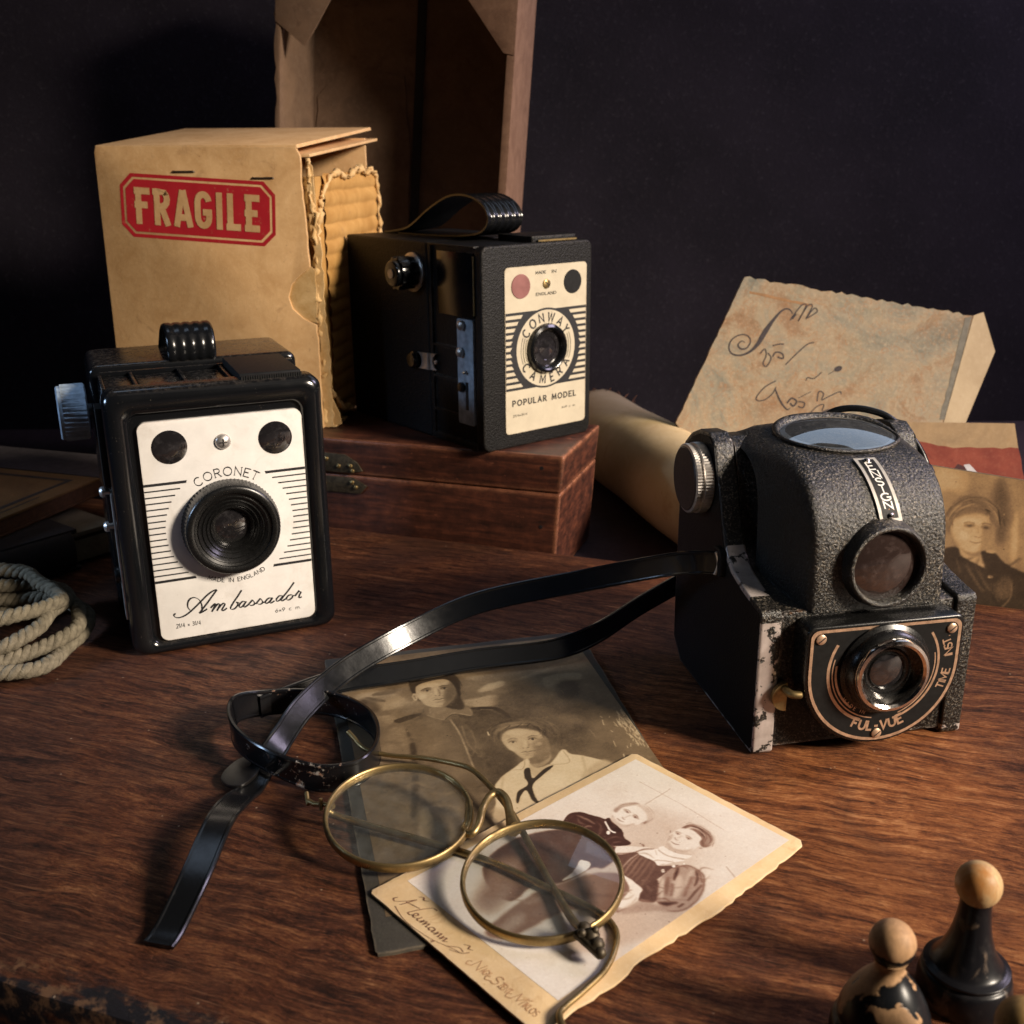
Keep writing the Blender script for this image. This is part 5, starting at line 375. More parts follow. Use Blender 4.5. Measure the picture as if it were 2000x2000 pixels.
LETTER_INK=[('S',[(4.42,12.21),(4.28,12.44),(4.0,12.5),(3.68,12.3),(3.26,11.81),(2.9,11.3),(2.63,10.85),(2.4,10.48),(1.98,10.07),(1.43,9.85),(0.92,9.94),(0.73,10.31),(0.91,10.77),(1.42,11.04),(1.84,10.95),(1.98,10.62),(1.75,10.26),(1.43,10.22),(1.26,10.45),(1.47,10.67),(1.65,10.58)],[0.076,0.095,0.114,0.152,0.247,0.38,0.38,0.304,0.19,0.133,0.114,0.114,0.095,0.095,0.095,0.095,0.114,0.133,0.114,0.076,0.048],0.1,0.028,0.95),('S',[(4.28,11.84),(4.74,12.48),(5.01,12.75),(5.2,12.66),(4.75,11.79),(5.29,12.66),(5.57,12.65),(5.21,11.93),(5.66,12.52),(5.85,12.33),(5.3,11.97)],[0.085],0.3,0.038,0.8),('S',[(4.37,11.93),(4.6,12.21)],[0.209],0.15,0.048,0.9),('S',[(2.54,9.93),(2.82,10.2),(2.91,9.83),(2.73,9.38),(2.92,9.19),(3.19,9.65),(3.0,9.97)],[0.085],0.35,0.028,0.7),('S',[(3.28,10.38),(3.65,10.47),(3.93,10.47)],[0.095],0.35,0.028,0.7),('S',[(3.28,9.74),(3.47,10.01),(3.84,9.92),(3.89,9.64),(3.56,9.74)],[0.104],0.3,0.028,0.8),('S',[(4.03,9.27),(4.77,10.0),(5.32,10.46),(5.69,10.55)],[0.085],0.42,0.038,0.5),('S',[(3.48,8.35),(2.84,7.99),(2.38,7.44),(2.42,7.21),(2.84,7.25),(3.3,7.62),(3.49,7.99)],[0.085],0.36,0.028,0.75),('S',[(3.44,7.89),(3.77,7.15),(4.15,6.68),(4.34,6.77)],[0.095,0.133,0.095,0.057],0.28,0.028,0.85),('S',[(4.15,7.05),(4.42,7.33),(4.71,7.14),(4.52,6.87),(4.33,7.05)],[0.123],0.22,0.028,0.85),('S',[(4.8,7.14),(5.17,7.05),(5.08,6.77),(4.8,6.86)],[0.085],0.35,0.028,0.7),('S',[(4.8,7.33),(5.54,7.69)],[0.057],0.45,0.028,0.6),('S',[(5.25,8.34),(5.34,8.52),(5.71,8.47),(6.17,8.84)],[0.076],0.36,0.028,0.75),('P',[(7.34,9.1),(7.34,9.02),(7.3,8.95),(7.22,8.89),(7.12,8.85),(7.02,8.85),(6.94,8.88),(6.89,8.94),(6.89,9.01),(6.93,9.08),(7.01,9.14),(7.11,9.18),(7.21,9.18),(7.3,9.15)],0.22,0.038,0.8),('S',[(6.55,8.7),(7.01,8.97)],[0.048],0.4,0.028,0.6),('S',[(5.91,7.13),(6.0,7.69),(6.28,7.59),(6.19,7.22),(6.56,7.4),(7.21,7.68),(7.31,7.54)],[0.085],0.36,0.028,0.7),('S',[(5.55,6.49),(5.92,6.85),(6.29,6.94),(6.2,6.57)],[0.076],0.36,0.028,0.7),('P',[(7.13,6.58),(7.09,6.51),(6.97,6.43),(6.79,6.37),(6.59,6.35),(6.4,6.36),(6.26,6.4),(6.21,6.46),(6.24,6.54),(6.36,6.61),(6.54,6.67),(6.75,6.7),(6.93,6.69),(7.07,6.65)],0.25,0.057,0.75)]
SCRIPT_NAME=[[[1.771,1.617],[1.712,1.595],[1.696,1.529],[1.767,1.447],[1.931,1.423],[2.176,1.501],[2.483,1.712],[2.796,1.976],[3.057,2.197],[3.286,2.333],[3.448,2.369]],[[2.335,1.659],[2.257,1.832],[2.292,2.038],[2.409,2.166],[2.576,2.169],[2.73,2.041],[2.804,1.815],[2.798,1.602],[2.895,1.515]],[[3.453,2.363],[3.241,2.112],[3.024,1.856],[2.809,1.616],[2.679,1.468]],[[2.679,1.468],[2.823,1.517],[3.0,1.604]],[[3.137,1.622],[3.305,1.764],[3.34,1.725],[3.169,1.444]],[[3.203,1.503],[3.423,1.732],[3.507,1.696],[3.373,1.451]],[[3.397,1.5],[3.621,1.719],[3.711,1.681],[3.568,1.459],[3.623,1.417],[3.777,1.497]],[[4.426,2.181],[4.247,1.937],[4.055,1.701],[3.923,1.492],[3.955,1.411],[4.079,1.421],[4.203,1.54],[4.224,1.672],[4.155,1.668]],[[4.224,1.672],[4.328,1.615]],[[4.557,1.64],[4.421,1.675],[4.288,1.557],[4.283,1.445],[4.393,1.463],[4.557,1.64]],[[4.568,1.66],[4.444,1.476],[4.489,1.419],[4.634,1.496]],[[4.634,1.496],[4.828,1.679]],[[4.828,1.679],[4.896,1.537],[4.859,1.456],[4.749,1.443],[4.683,1.488]],[[4.882,1.485],[4.983,1.5]],[[4.951,1.484],[5.148,1.689]],[[5.148,1.689],[5.226,1.544],[5.189,1.453],[5.078,1.439],[5.011,1.484]],[[5.201,1.483],[5.328,1.504]],[[5.639,1.614],[5.49,1.64],[5.356,1.532],[5.348,1.435],[5.47,1.458],[5.623,1.606]],[[5.65,1.634],[5.521,1.46],[5.567,1.408],[5.714,1.48]],[[6.081,1.636],[5.93,1.662],[5.8,1.542],[5.803,1.448],[5.926,1.476],[6.081,1.636]],[[6.577,2.163],[6.342,1.875],[6.121,1.639],[5.987,1.476],[6.034,1.424],[6.192,1.495]],[[6.416,1.632],[6.292,1.61],[6.212,1.492],[6.278,1.414],[6.425,1.477],[6.485,1.587],[6.406,1.634]],[[6.485,1.587],[6.605,1.556]],[[6.574,1.55],[6.742,1.741],[6.724,1.777]],[[6.731,1.732],[6.851,1.689]],[[6.841,1.691],[6.735,1.5],[6.751,1.442],[6.856,1.468]]]
# ------------------------------------------------------------------ painting the old photographs (the prints themselves are pictures)
class Canvas:
    def __init__(s, wd, hg, ppc, base, grain=.03, mottle=.06):
        s.wd, s.hg, s.p = wd, hg, ppc; s.W, s.H = int(wd * ppc) + 1, int(hg * ppc) + 1
        s.a = np.full((s.H, s.W), base); 
        for f, amp in ((6, mottle), (14, mottle * .7), (40, mottle * .4), (120, grain)):
            g = RNG.standard_normal((max(3, int(f * hg / wd)) + 2, f + 2)); yy = np.linspace(0, g.shape[0] - 1.001, s.H); xx = np.linspace(0, g.shape[1] - 1.001, s.W)
            y0, x0 = yy.astype(int), xx.astype(int); ty, tx = (yy - y0)[:, None], (xx - x0)[None]; ty = ty * ty * (3 - 2 * ty); tx = tx * tx * (3 - 2 * tx)
            s.a += amp * .6 * ((g[y0][:, x0] * (1 - tx) + g[y0][:, x0 + 1] * tx) * (1 - ty) + (g[y0 + 1][:, x0] * (1 - tx) + g[y0 + 1][:, x0 + 1] * tx) * ty)
        s.tex = s.a - base
    def poly(s, pts, val, blur, alpha=1., smooth=True):
        P = np.array(spline(pts, 5, True) if smooth else pts) * s.p; sg = max(.45, blur * s.p * .5); pad = int(3 * sg) + 2
        x0, y0 = np.floor(P.min(0)).astype(int) - pad; x1, y1 = np.ceil(P.max(0)).astype(int) + pad + 1
        if x1 < 0 or y1 < 0 or x0 > s.W or y0 > s.H: return
        x0, y0, x1, y1 = max(x0, -60), max(y0, -60), min(x1, s.W + 60), min(y1, s.H + 60)
        gx, gy = np.arange(x0, x1), np.arange(y0, y1); mk = np.zeros((len(gy), len(gx)))
        for sx, sy in ((-.25, -.25), (.25, -.25), (-.25, .25), (.25, .25)):
            for j, y in enumerate(gy + sy):
                a, b = P, np.roll(P, -1, 0); c = (a[:, 1] <= y) != (b[:, 1] <= y)
                if not c.any(): continue
                xs = np.sort(a[c, 0] + (y - a[c, 1]) * (b[c, 0] - a[c, 0]) / (b[c, 1] - a[c, 1])); mk[j] += (np.searchsorted(xs, gx + sx) % 2) * .25
        k = np.exp(-.5 * (np.arange(-int(3 * sg) - 1, int(3 * sg) + 2) / sg) ** 2); k /= k.sum()
        if len(k) <= mk.shape[0]: mk = np.apply_along_axis(lambda c: np.convolve(c, k, 'same'), 0, mk)
        if len(k) <= mk.shape[1]: mk = np.apply_along_axis(lambda c: np.convolve(c, k, 'same'), 1, mk)
        ya, yb, xa, xb = max(y0, 0), min(y1, s.H), max(x0, 0), min(x1, s.W)
        if ya >= yb or xa >= xb: return
        mm = mk[ya - y0:yb - y0, xa - x0:xb - x0] * alpha; s.a[ya:yb, xa:xb] = s.a[ya:yb, xa:xb] * (1 - mm) + (val + s.tex[ya:yb, xa:xb] * .8) * mm
    def stroke(s, pts, w, val, blur, alpha=1.):
        C = np.array(spline(pts, 6)); n = len(C); ws = np.interp(np.linspace(0, 1, n), np.linspace(0, 1, len(w)) if len(w) > 1 else [0, 1], w if len(w) > 1 else [w[0], w[0]])
        T = np.gradient(C, axis=0); T /= np.linalg.norm(T, axis=1)[:, None] + 1e-9; N = np.c_[-T[:, 1], T[:, 0]] * ws[:, None] / 2
        s.poly(np.r_[C + N, (C - N)[::-1]], val, blur, alpha, False)
    def folds(s, n, box_, amp, ln, wd, ang, inside):
        for _ in range(n):
            x, y = RNG.uniform(box_[0], box_[1]), RNG.uniform(box_[2], box_[3]); i, j = int(y * s.p), int(x * s.p)
            if not (0 <= i < s.H and 0 <= j < s.W and inside[0] < s.a[i, j] < inside[1]): continue
            t = R(ang + RNG.normal(0, 25)); l_ = ln * RNG.uniform(.4, 1.2); k = RNG.normal(0, .2 * l_)
            s.stroke([(x, y), (x + l_ / 2 * math.cos(t) - k * math.sin(t), y + l_ / 2 * math.sin(t) + k * math.cos(t)), (x + l_ * math.cos(t), y + l_ * math.sin(t))], [wd * .4, wd, wd * .3], s.a[i, j] + RNG.normal(0, amp), wd * .8, .6)
    def hair(s, guide, wd, n, amp):
        C = np.array(spline(guide, 8)); T = np.gradient(C, axis=0); T /= np.linalg.norm(T, axis=1)[:, None]; N = np.c_[-T[:, 1], T[:, 0]]
        for _ in range(n):
            a = RNG.integers(0, len(C) - 6); b_ = min(len(C) - 1, a + RNG.integers(5, 16)); o = RNG.uniform(-.5, .5) * wd; d_ = RNG.uniform(-.25, .25) * wd
            P = [C[k] + N[k] * (o + d_ * (k - a) / (b_ - a)) for k in range(a, b_ + 1, 2)]
            if len(P) < 3: continue
            x, y = P[1] * s.p; v = s.a[min(max(int(y), 0), s.H - 1), min(max(int(x), 0), s.W - 1)]; s.stroke(P, [wd * .03, wd * .09, wd * .02], np.clip(v + RNG.normal(0, amp), .04, .9), wd * .05, .75)
    def finish(s, amp=.014):
        yy, xx = np.mgrid[0:s.H, 0:s.W].astype(float)
        for cell, k in ((.28, 1.), (.09, .45)):
            gh, gw = int(s.hg / cell) + 3, int(s.wd / cell) + 3
            for arr in (xx, yy):
                g = RNG.standard_normal((gh, gw)); gy = np.linspace(0, gh - 1.001, s.H); gx = np.linspace(0, gw - 1.001, s.W); y0, x0 = gy.astype(int), gx.astype(int); ty, tx = (gy - y0)[:, None], (gx - x0)[None]; ty = ty * ty * (3 - 2 * ty); tx = tx * tx * (3 - 2 * tx)
                arr += amp * k * s.p * .5 * ((g[y0][:, x0] * (1 - tx) + g[y0][:, x0 + 1] * tx) * (1 - ty) + (g[y0 + 1][:, x0] * (1 - tx) + g[y0 + 1][:, x0 + 1] * tx) * ty)
        xx, yy = np.clip(xx, 0, s.W - 1.01), np.clip(yy, 0, s.H - 1.01); x0, y0 = xx.astype(int), yy.astype(int); tx, ty = xx - x0, yy - y0; a = s.a
        s.a = (a[y0, x0] * (1 - tx) + a[y0, x0 + 1] * tx) * (1 - ty) + (a[y0 + 1, x0] * (1 - tx) + a[y0 + 1, x0 + 1] * tx) * ty + RNG.normal(0, .018, a.shape)
    def run(s, ops, off=(0, 0), mid=None):
        for op in ops:
            if op[0] == 'F': mid and mid(); continue
            if op[0] == 'H': s.hair([(p[0] - off[0], p[1] - off[1]) for p in op[1]], op[2], op[3], op[4]); continue
            pts = [(p[0] - off[0], p[1] - off[1]) for p in op[1]]
            if op[0] == 'P': s.poly(pts, op[2], op[3], op[4])
            else: s.stroke(pts, op[2], op[3], op[4], op[5])
    def sheet(s, name, parent, tone, z=0., fmap=None, specks=60):
        s.finish(); a = s.a.copy()
        for _ in range(specks):
            x, y = RNG.integers(2, s.W - 3), RNG.integers(2, s.H - 3); a[y:y + RNG.integers(1, 3), x:x + RNG.integers(1, 3)] += RNG.choice([-.22, .16])
        a = np.clip(a, 0, 1); xs = [t[0] for t in tone]; col = np.stack([np.interp(a, xs, [t[1][i] for t in tone]) for i in range(3)] + [np.ones_like(a)], -1)
        X, Y = np.meshgrid(np.linspace(0, s.wd, s.W), np.linspace(0, s.hg, s.H)); Z = np.full_like(X, z)
        V = np.stack([X, Y, Z], -1).reshape(-1, 3) if fmap is None else fmap(X, Y).reshape(-1, 3); i = np.arange(s.H * s.W).reshape(s.H, s.W)
        F = np.stack([i[:-1, :-1], i[:-1, 1:], i[1:, 1:], i[1:, :-1]], -1).reshape(-1, 4)
        me = bpy.data.meshes.new(name); me.vertices.add(len(V)); me.vertices.foreach_set('co', (V * U).ravel()); me.loops.add(F.size); me.loops.foreach_set('vertex_index', F.ravel().astype(np.int32))
        me.polygons.add(len(F)); me.polygons.foreach_set('loop_start', np.arange(0, F.size, 4, dtype=np.int32)); me.polygons.foreach_set('use_smooth', np.ones(len(F), bool)); me.update()
        at = me.color_attributes.new('paint', 'FLOAT_COLOR', 'POINT'); at.data.foreach_set('color', col.reshape(-1, 4).astype(np.float32).ravel()); me.materials.append(MAT['paint'])
        o = bpy.data.objects.new(name, me); COL.objects.link(o); o.parent = parent; return o
def ragged(pts, amp, step=.25, edges=None):
    out = []
    for i, p in enumerate(pts):
        q = pts[(i + 1) % len(pts)]; L = math.dist(p, q); n = max(1, int(L / step)); a = edges[i] if edges else amp
        for k in range(n):
            t = k / n; d_ = random.uniform(-a, a) if k else 0; nx, ny = -(q[1] - p[1]) / L, (q[0] - p[0]) / L
            out.append((p[0] + (q[0] - p[0]) * t + nx * d_, p[1] + (q[1] - p[1]) * t + ny * d_))
    return out

MAT['leather_tab'] = simple('dark_leather_tab', (.008, .007, .007), .35, 0, .4, 4)
# ------------------------------------------------------------------ the setting
BY = -20.3
tb = MB(); tb.prism(ragged([(-60, 0), (70, 0), (70, 32.55), (-60, 32.55)], .0, 2, [.05, 0, .03, 0]), 'z', -1.8, 0)
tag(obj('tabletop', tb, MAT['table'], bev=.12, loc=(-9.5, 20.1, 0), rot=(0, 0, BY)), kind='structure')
g = MB(); g.box(-140, 140, -20, 85, -2.3, -1.8); tag(obj('ground_cloth', g, MAT['cloth']), kind='structure')
g = MB(); g.box(-140, 140, 85, 87, -2.3, 60); tag(obj('wall', g, MAT['wall']), kind='structure')

# ------------------------------------------------------------------ front left: gloss black box camera with white plate
def box_camera_white():
    t = tag(empty('box_camera', (-15.08, 38.84, 0), (0, 0, 23.11)), 'glossy black box camera with white script faceplate, standing on the table by the rope', 'camera')
    W, Hh = 8.26, 10.78
    b = MB(); b.prism(rrect(.12, W - .12, .1, 10.50, .35), 'y', .6, 5.6); b.box(.05, .35, 1.3, 5.3, .4, 5.2)
    for x0, x1 in ((.3, 1.25), (1.55, 3.15), (3.4, 4.85)):      # ribbed panels in the roof
        b.prism([(x0, 1.25), (x1, 1.25), (x1, 4.4), (x0, 4.4)], 'z', 10.48, 10.55)
    for x in (.2, 1.40, 3.28, 4.98): b.box(x - .07, x + .07, 1.1, 4.6, 10.48, 10.68)
    b.box(.2, 8.05, 4.5, 4.75, 10.48, 10.72)
    body = obj('body', b, MAT['bakelite'], t, bev=.05)
    b = MB(); b.prism(rrect(-.16, W + .14, 0, 10.88, .4), 'y', 5.3, 9.9); obj('back_cover', b, MAT['bakelite'], t, bev=.28, seg=4)
    b = MB(); rings = []
    for ins, y, r in ((0, 1.1, .55), (0, .38, .55), (.06, .16, .55), (.2, .03, .55), (.36, 0, .5), (.60, .02, .42), (.78, .10, .40), (.86, .24, .4), (.88, .5, .4)):
        rings.append([(x, y, z) for x, z in rrect(ins, W - ins, ins * .55 + .0, Hh - ins * 1.15, r, 8)])
    b.loft(rings, flip=False); b.prism(rrect(.7, W - .7, .3, Hh - .8, .4), 'y', .34, .6); obj('front_bezel', b, MAT['bakelite'], t, sharp=60)
    pl = MB(); pl.prism(rrect(1.12, 7.38, .5, 9.48, .34, 8), 'y', .15, .36); plate = obj('face_plate', pl, MAT['white'], t, bev=.02)
    ink = Ink(front(.146)); cx, cz, RR = 4.25, 5.02, 2.50
    for i in range(17):
        z = 7.02 - i * .2487; hw = math.sqrt(max(0, RR * RR - (z - cz) ** 2)); th = .11 if i in (0, 16) else .056; sl = .04 if i in (0, 16) else .0
        s_ = 1 if z > cz else -1
        ink.poly([(1.13, z - th / 2), (cx - hw - (sl if s_ > 0 else 0), z - th / 2), (cx - hw - (0 if s_ > 0 else sl), z + th / 2), (1.13, z + th / 2)])
        ink.poly([(cx + hw + (sl if s_ > 0 else 0), z - th / 2), (7.37, z - th / 2), (7.37, z + th / 2), (cx + hw + (0 if s_ > 0 else sl), z + th / 2)])
    ink.arctext('CORONET', (cx, cz), 2.22, 119.5, 60, .34, .052, nib=(90, .022), serif=.10)
    ink.arctext('MADE IN ENGLAND', (cx, cz), 2.34, 244.5, 298, .17, .027, inside=True)
    for s_ in SCRIPT_NAME: ink.stroke(spline(s_, 6), .075, nib=(-42, .024))
    ink.text('21/4 x 31/4', (1.74, .98), .17, .024, space=.22, width=.95); ink.text('6x9 c m.', (5.72, .95), .16, .022, space=.3, width=1.06)
    obj('printed_lettering', ink.mb, MAT['ink'], plate)
    for x, z in ((2.24, 8.45), (6.28, 8.40)):
        wd = MB(); wd.lathe([(.66, 0), (.66, .03), (.6, .05), (.3, .075), (0, .08)], (x, .155, z), (0, -1, 0), 40); obj('finder_window', wd, MAT['lens'], t)
    sm = MB(); sm.lathe([(.31, 0), (.30, .08), (.22, .16), (.1, .2), (0, .21)], (4.24, .15, 8.46), (0, -1, 0), 28); sc = obj('screw', sm, MAT['silver'], t)
    sm = MB(); sm.box(4.22, 4.26, -.075, -.02, 8.32, 8.6).box(4.1, 4.38, -.075, -.02, 8.44, 8.48); obj('screw_slot', sm, MAT['ink'], sc)
    rg = MB(); rg.lathe([(1.90, 0), (1.94, .06), (1.88, .55), (1.83, .72), (1.76, .79), (1.62, .80), (1.52, .76)], (cx, .15, cz), (0, -1, 0), 160, teeth=(.05, .6, .05), caps=False); lr = obj('lens_ring', rg, MAT['barrel'], t, sharp=50)
    rg = MB(); pr = [(1.53, .77), (1.5, .70), (1.40, .66), (1.36, .70), (1.30, .66), (1.22, .58), (1.18, .62), (1.12, .56), (1.04, .47), (1.0, .51), (.94, .45), (.88, .34), (.84, .38), (.78, .30), (.70, .06), (.62, .05)]
    rg.lathe(pr, (cx, .15, cz), (0, -1, 0), 72, caps=False); obj('stepped_cone', rg, MAT['barrel'], lr, sharp=25)
    rg = MB(); rg.lathe([(.64, .05), (.5, .1), (.25, .14), (0, .15)], (cx, .15, cz), (0, -1, 0), 40); obj('lens', rg, MAT['lens'], lr)
    kn = MB(); kn.lathe([(1.10, 0), (1.15, .03), (1.15, .06), (1.19, .07), (1.19, .98), (1.13, 1.0), (1.13, 1.12), (1.05, 1.18), (.3, 1.14), (0, 1.14)], (-.34, 6.3, 8.85), (-1, 0, 0), 72, teeth=(.065, .985, .10)); k = obj('winding_knob', kn, MAT['alu'], t, sharp=50)
    kn = MB(); kn.lathe([(.3, 0), (.3, .5)], (0, 6.3, 8.85), (-1, 0, 0), 20); obj('knob_shaft', kn, MAT['alu'], k)
    pp = MB(); pp.box(-.06, .1, 1.05, 1.75, 1.3, 6.6); lp = obj('lever_plate', pp, MAT['silver'], t, bev=.03)
    for z in (6.62, 5.2):
        pn = MB(); pn.lathe([(.12, 0), (.12, .2), (.21, .2), (.22, .3), (.16, .38), (0, .4)], (-.05, 1.45, z), (-1, 0, 0), 24); obj('lever_pin', pn, MAT['silver'], lp)
    lv = MB(); lv.lathe([(.32, 0), (.34, .12), (.3, .2), (0, .21)], (-.06, 1.5, 3.1), (-1, 0, 0), 24); obj('lever_knob', lv, MAT['barrel'], lp)
    sf = MB(); sf.prism([(1.0, 6.9), (2.1, 6.9), (2.1, 10.0), (1.0, 10.0)], 'x', -.22, .12); obj('side_finder_hood', sf, MAT['mattblack'], t, bev=.03)
    hd = MB(); hd.prism([(.35, 10.70), (.55, 10.96), (4.6, 10.96), (4.8, 10.75), (4.8, 10.5), (.35, 10.5)], 'x', 5.15, 7.55); h = obj('finder_hood_flap', hd, MAT['mattblack'], t, bev=.03)
    fr = MB()
    for i in range(26): x = 5.18 + i * .092; fr.box(x, x + .055, .27, .4, 10.5 + random.uniform(0, .04), 10.9)
    obj('flap_fringe', fr, MAT['mattblack'], h)
    st = MB(); path = spline([(5.6, 10.70), (5.3, 11.0), (5.25, 11.5), (5.6, 12.0), (6.5, 12.22), (7.6, 11.9), (8.5, 11.35), (9.1, 10.95), (9.5, 10.86)], 6); xs = [3.02 + i * .1 for i in range(21)]
    def hp(x, side):
        out = []
        for i, (y, z) in enumerate(path):
            a, b_ = path[max(0, i - 1)], path[min(len(path) - 1, i + 1)]; L = math.dist(a, b_); ny, nz = -(b_[1] - a[1]) / L, (b_[0] - a[0]) / L
            ph = (x - 3.02) / 2.0; rib = -.05 * max(0, math.cos(ph * 2 * math.pi * 5)) ** 6 if side > 0 else 0; o_ = (.07 + rib if side > 0 else -.07); 
            if abs(ph - .5) > .47: o_ *= .5
            out.append((x, y + ny * o_, z + nz * o_))
        return out
    rr = [hp(x, 1) for x in xs] + [hp(x, -1) for x in xs[::-1]]; st.loft([list(r) for r in zip(*rr)], True, True, True, flip=False); obj('carrying_handle', st, MAT['strap'], t, sharp=70)
    return t

# ------------------------------------------------------------------ behind: matt box camera with cream plate, on the wooden box
def box_camera_cream():
    t = tag(empty('box_camera', (-1.36, 51.74, 4.86), (0, 0, 38.46)), 'matt black box camera with cream striped faceplate, standing on the reddish wooden box', 'camera')
    W, D, Hh = 7.08, 12.4, 10.03
    b = MB(); b.prism([(4.5, 0), (D, 0), (D, Hh), (4.5, Hh)], 'x', 0, W); obj('body', b, MAT['leatherette'], t, bev=.16, seg=3)
    b = MB(); b.prism([(.55, .04), (4.52, .04), (4.52, 9.92), (.55, 9.92)], 'x', .12, W - .1)
    for z in (1.6, 3.34, 4.96): b.box(.0, .2, .7, 4.4, z - .06, z + .06)
    b.box(0, .2, .55, 4.5, .04, .35); b.box(0, .2, 4.2, 4.45, .3, 9.9); b.box(0, W - .1, .6, 4.5, 9.9, 10.0); obj('front_housing', b, MAT['leatherette'], t, bev=.03)
    fl = MB(); fl.box(-.04, .13, .62, 3.6, 6.6, 9.68); f_ = obj('side_finder_flap', fl, MAT['bakelite'], t, bev=.03)
    fl = MB(); fl.tube([(-.03, .56, 6.75), (-.03, .56, 9.55)], .05, 8); obj('hinge_pin', fl, MAT['brass'], f_)
    b = MB(); b.prism(rrect(.0, W, .0, Hh, .42), 'y', -.02, .58); fp = obj('front_panel', b, MAT['conway_front'], t, bev=.12, seg=3)
    pl = MB(); pl.prism(rrect(1.36, 6.68, .72, 8.96, .22), 'y', -.06, .0); plate = obj('face_plate', pl, MAT['cream'], t)
    ink = Ink(front(-.064)); cx, cz = 3.98, 4.84; zt, zb = 6.78, 2.92
    ring = [(cx + 2.02 * math.cos(a), cz + 2.02 * math.sin(a)) for a in np.linspace(0, 2 * math.pi, 73)]
    ink.poly([(1.38, zb), (6.66, zb), (6.66, zt), (1.38, zt)], 0); ink.poly(ring[:-1], .0005); obj('striped_band', ink.mb, MAT['ink'], plate)
    ink = Ink(front(-.068)); n = 12; h_ = (zt - zb - .14) / n
    for i in range(n):
        z = zt - .14 - i * h_ - h_ * .0; z1 = z - h_ * .56; zz = min(abs(z - cz), abs(z1 - cz)) if (z - cz) * (z1 - cz) > 0 else 0
        hw = math.sqrt(max(0, 2.26 ** 2 - zz ** 2)); sl = .06 * (1 if (z + z1) / 2 > cz else -1)
        if cx - hw > 1.6: ink.poly([(1.40, z1), (cx - hw - sl, z1), (cx - hw + sl, z), (1.40, z)])
        if cx + hw < 6.5: ink.poly([(cx + hw + sl, z1), (6.64, z1), (6.64, z), (cx + hw - sl, z)])
    ink.poly([(cx + 1.92 * math.cos(a), cz + 1.92 * math.sin(a)) for a in np.linspace(0, 2 * math.pi, 72, endpoint=False)], .001); obj('cream_bars_and_ring', ink.mb, MAT['cream'], plate)
    ink = Ink(front(-.074)); ink.arctext('CONWAY', (cx, cz), 1.56, 147, 33, .44, .085, wscale=.85); ink.arctext('CAMERA', (cx, cz), 1.56, 213, 327, .44, .085, inside=True, wscale=.85)
    for r in (1.36, 1.5, 1.64):
        for a0, a1 in ((-24, 24), (156, 204)): ink.stroke(circ(cx, cz, r, 16, a0, a1), .03)
    ink.text('POPULAR MODEL', (1.80, 2.14), .27, .06, space=.5, serif=.13, width=4.2); ink.text('MADE', (3.30, 8.55), .13, .024, width=.65, serif=.1); ink.text('IN', (4.35, 8.55), .13, .024, width=.26, serif=.1)
    ink.text('ENGLAND', (3.32, 7.5), .13, .024, width=1.3, serif=.1); ink.text('21/4x31/4', (1.82, 1.58), .11, .016, width=.9); ink.text('6x9 c m.', (5.05, 1.58), .11, .016, width=.95); obj('printed_lettering', ink.mb, MAT['ink'], plate)
    wd = MB(); wd.lathe([(.60, 0), (.58, .04), (.3, .06), (0, .07)], (2.35, -.06, 8.02), (0, -1, 0), 40); obj('finder_window', wd, MAT['pink_lens'], t)
    wd = MB(); wd.lathe([(.60, 0), (.58, .02), (0, .02)], (5.73, -.06, 8.02), (0, -1, 0), 40); obj('finder_window', wd, MAT['mattblack'], t)
    sm = MB(); sm.lathe([(.24, 0), (.22, .06), (.1, .1), (0, .1)], (3.99, -.06, 8.03), (0, -1, 0), 24); sc = obj('screw', sm, MAT['brass'], t)
    ink = Ink(front(-.164)); ink.stroke([(3.86, 8.15), (4.12, 7.91)], .05); obj('screw_slot', ink.mb, MAT['ink'], sc)
    ln = MB(); ln.lathe([(1.24, 0), (1.26, .1), (1.2, .26), (1.08, .32), (.98, .28), (.9, .16), (.86, .02), (.72, 0)], (cx, -.06, cz), (0, -1, 0), 64, caps=False); lr = obj('lens_ring', ln, MAT['bakelite'], t)
    ln = MB(); ln.lathe([(.88, .02), (.6, .05), (.58, .0), (.44, .02), (.2, .07), (0, .08)], (cx, -.06, cz), (0, -1, 0), 40); obj('lens', ln, MAT['lens'], lr)
    # winding knob, side plate and latch on the left side
    kn = MB(); kn.lathe([(.98, 0), (1.0, .10), (.9, .14), (.86, .16)], (0, 5.75, 8.45), (-1, 0, 0), 48); k = obj('winding_knob', kn, MAT['silver'], t)
    kn = MB(); pts = []; 
    for i in range(60): a = 2 * math.pi * i / 60; r = .84 - .07 * (math.cos(a * 10) < -.2); pts.append((5.75 + r * math.cos(a), 8.45 + r * math.sin(a)))
    kn.prism(pts, 'x', -.16, -1.12); kn.lathe([(.66, 0), (.66, .22), (.6, .26), (.0, .26)], (-1.1, 5.75, 8.45), (-1, 0, 0), 40); obj('knob_grip', kn, MAT['bakelite'], k, bev=.03, sharp=30)
    kn = MB(); kn.lathe([(.24, 0), (.24, .06), (0, .07)], (-1.36, 5.75, 8.45), (-1, 0, 0), 24); obj('knob_screw', kn, MAT['silver'], k)
    sp = MB(); sp.prism(rrect(.68, 2.0, 1.25, 6.5, .12), 'x', -.06, .14); lp = obj('lever_plate', sp, MAT['alu'], t, bev=.02)
    for y, z, r in ((1.5, 6.22, .24), (1.62, 4.88, .24), (1.25, 3.92, .09)):
        pn = MB(); pn.lathe([(r * .6, 0), (r * .6, .1), (r, .1), (r, .2), (r * .6, .28), (0, .3)], (-.05, y, z), (-1, 0, 0), 24); obj('lever_pin', pn, MAT['silver'], lp)
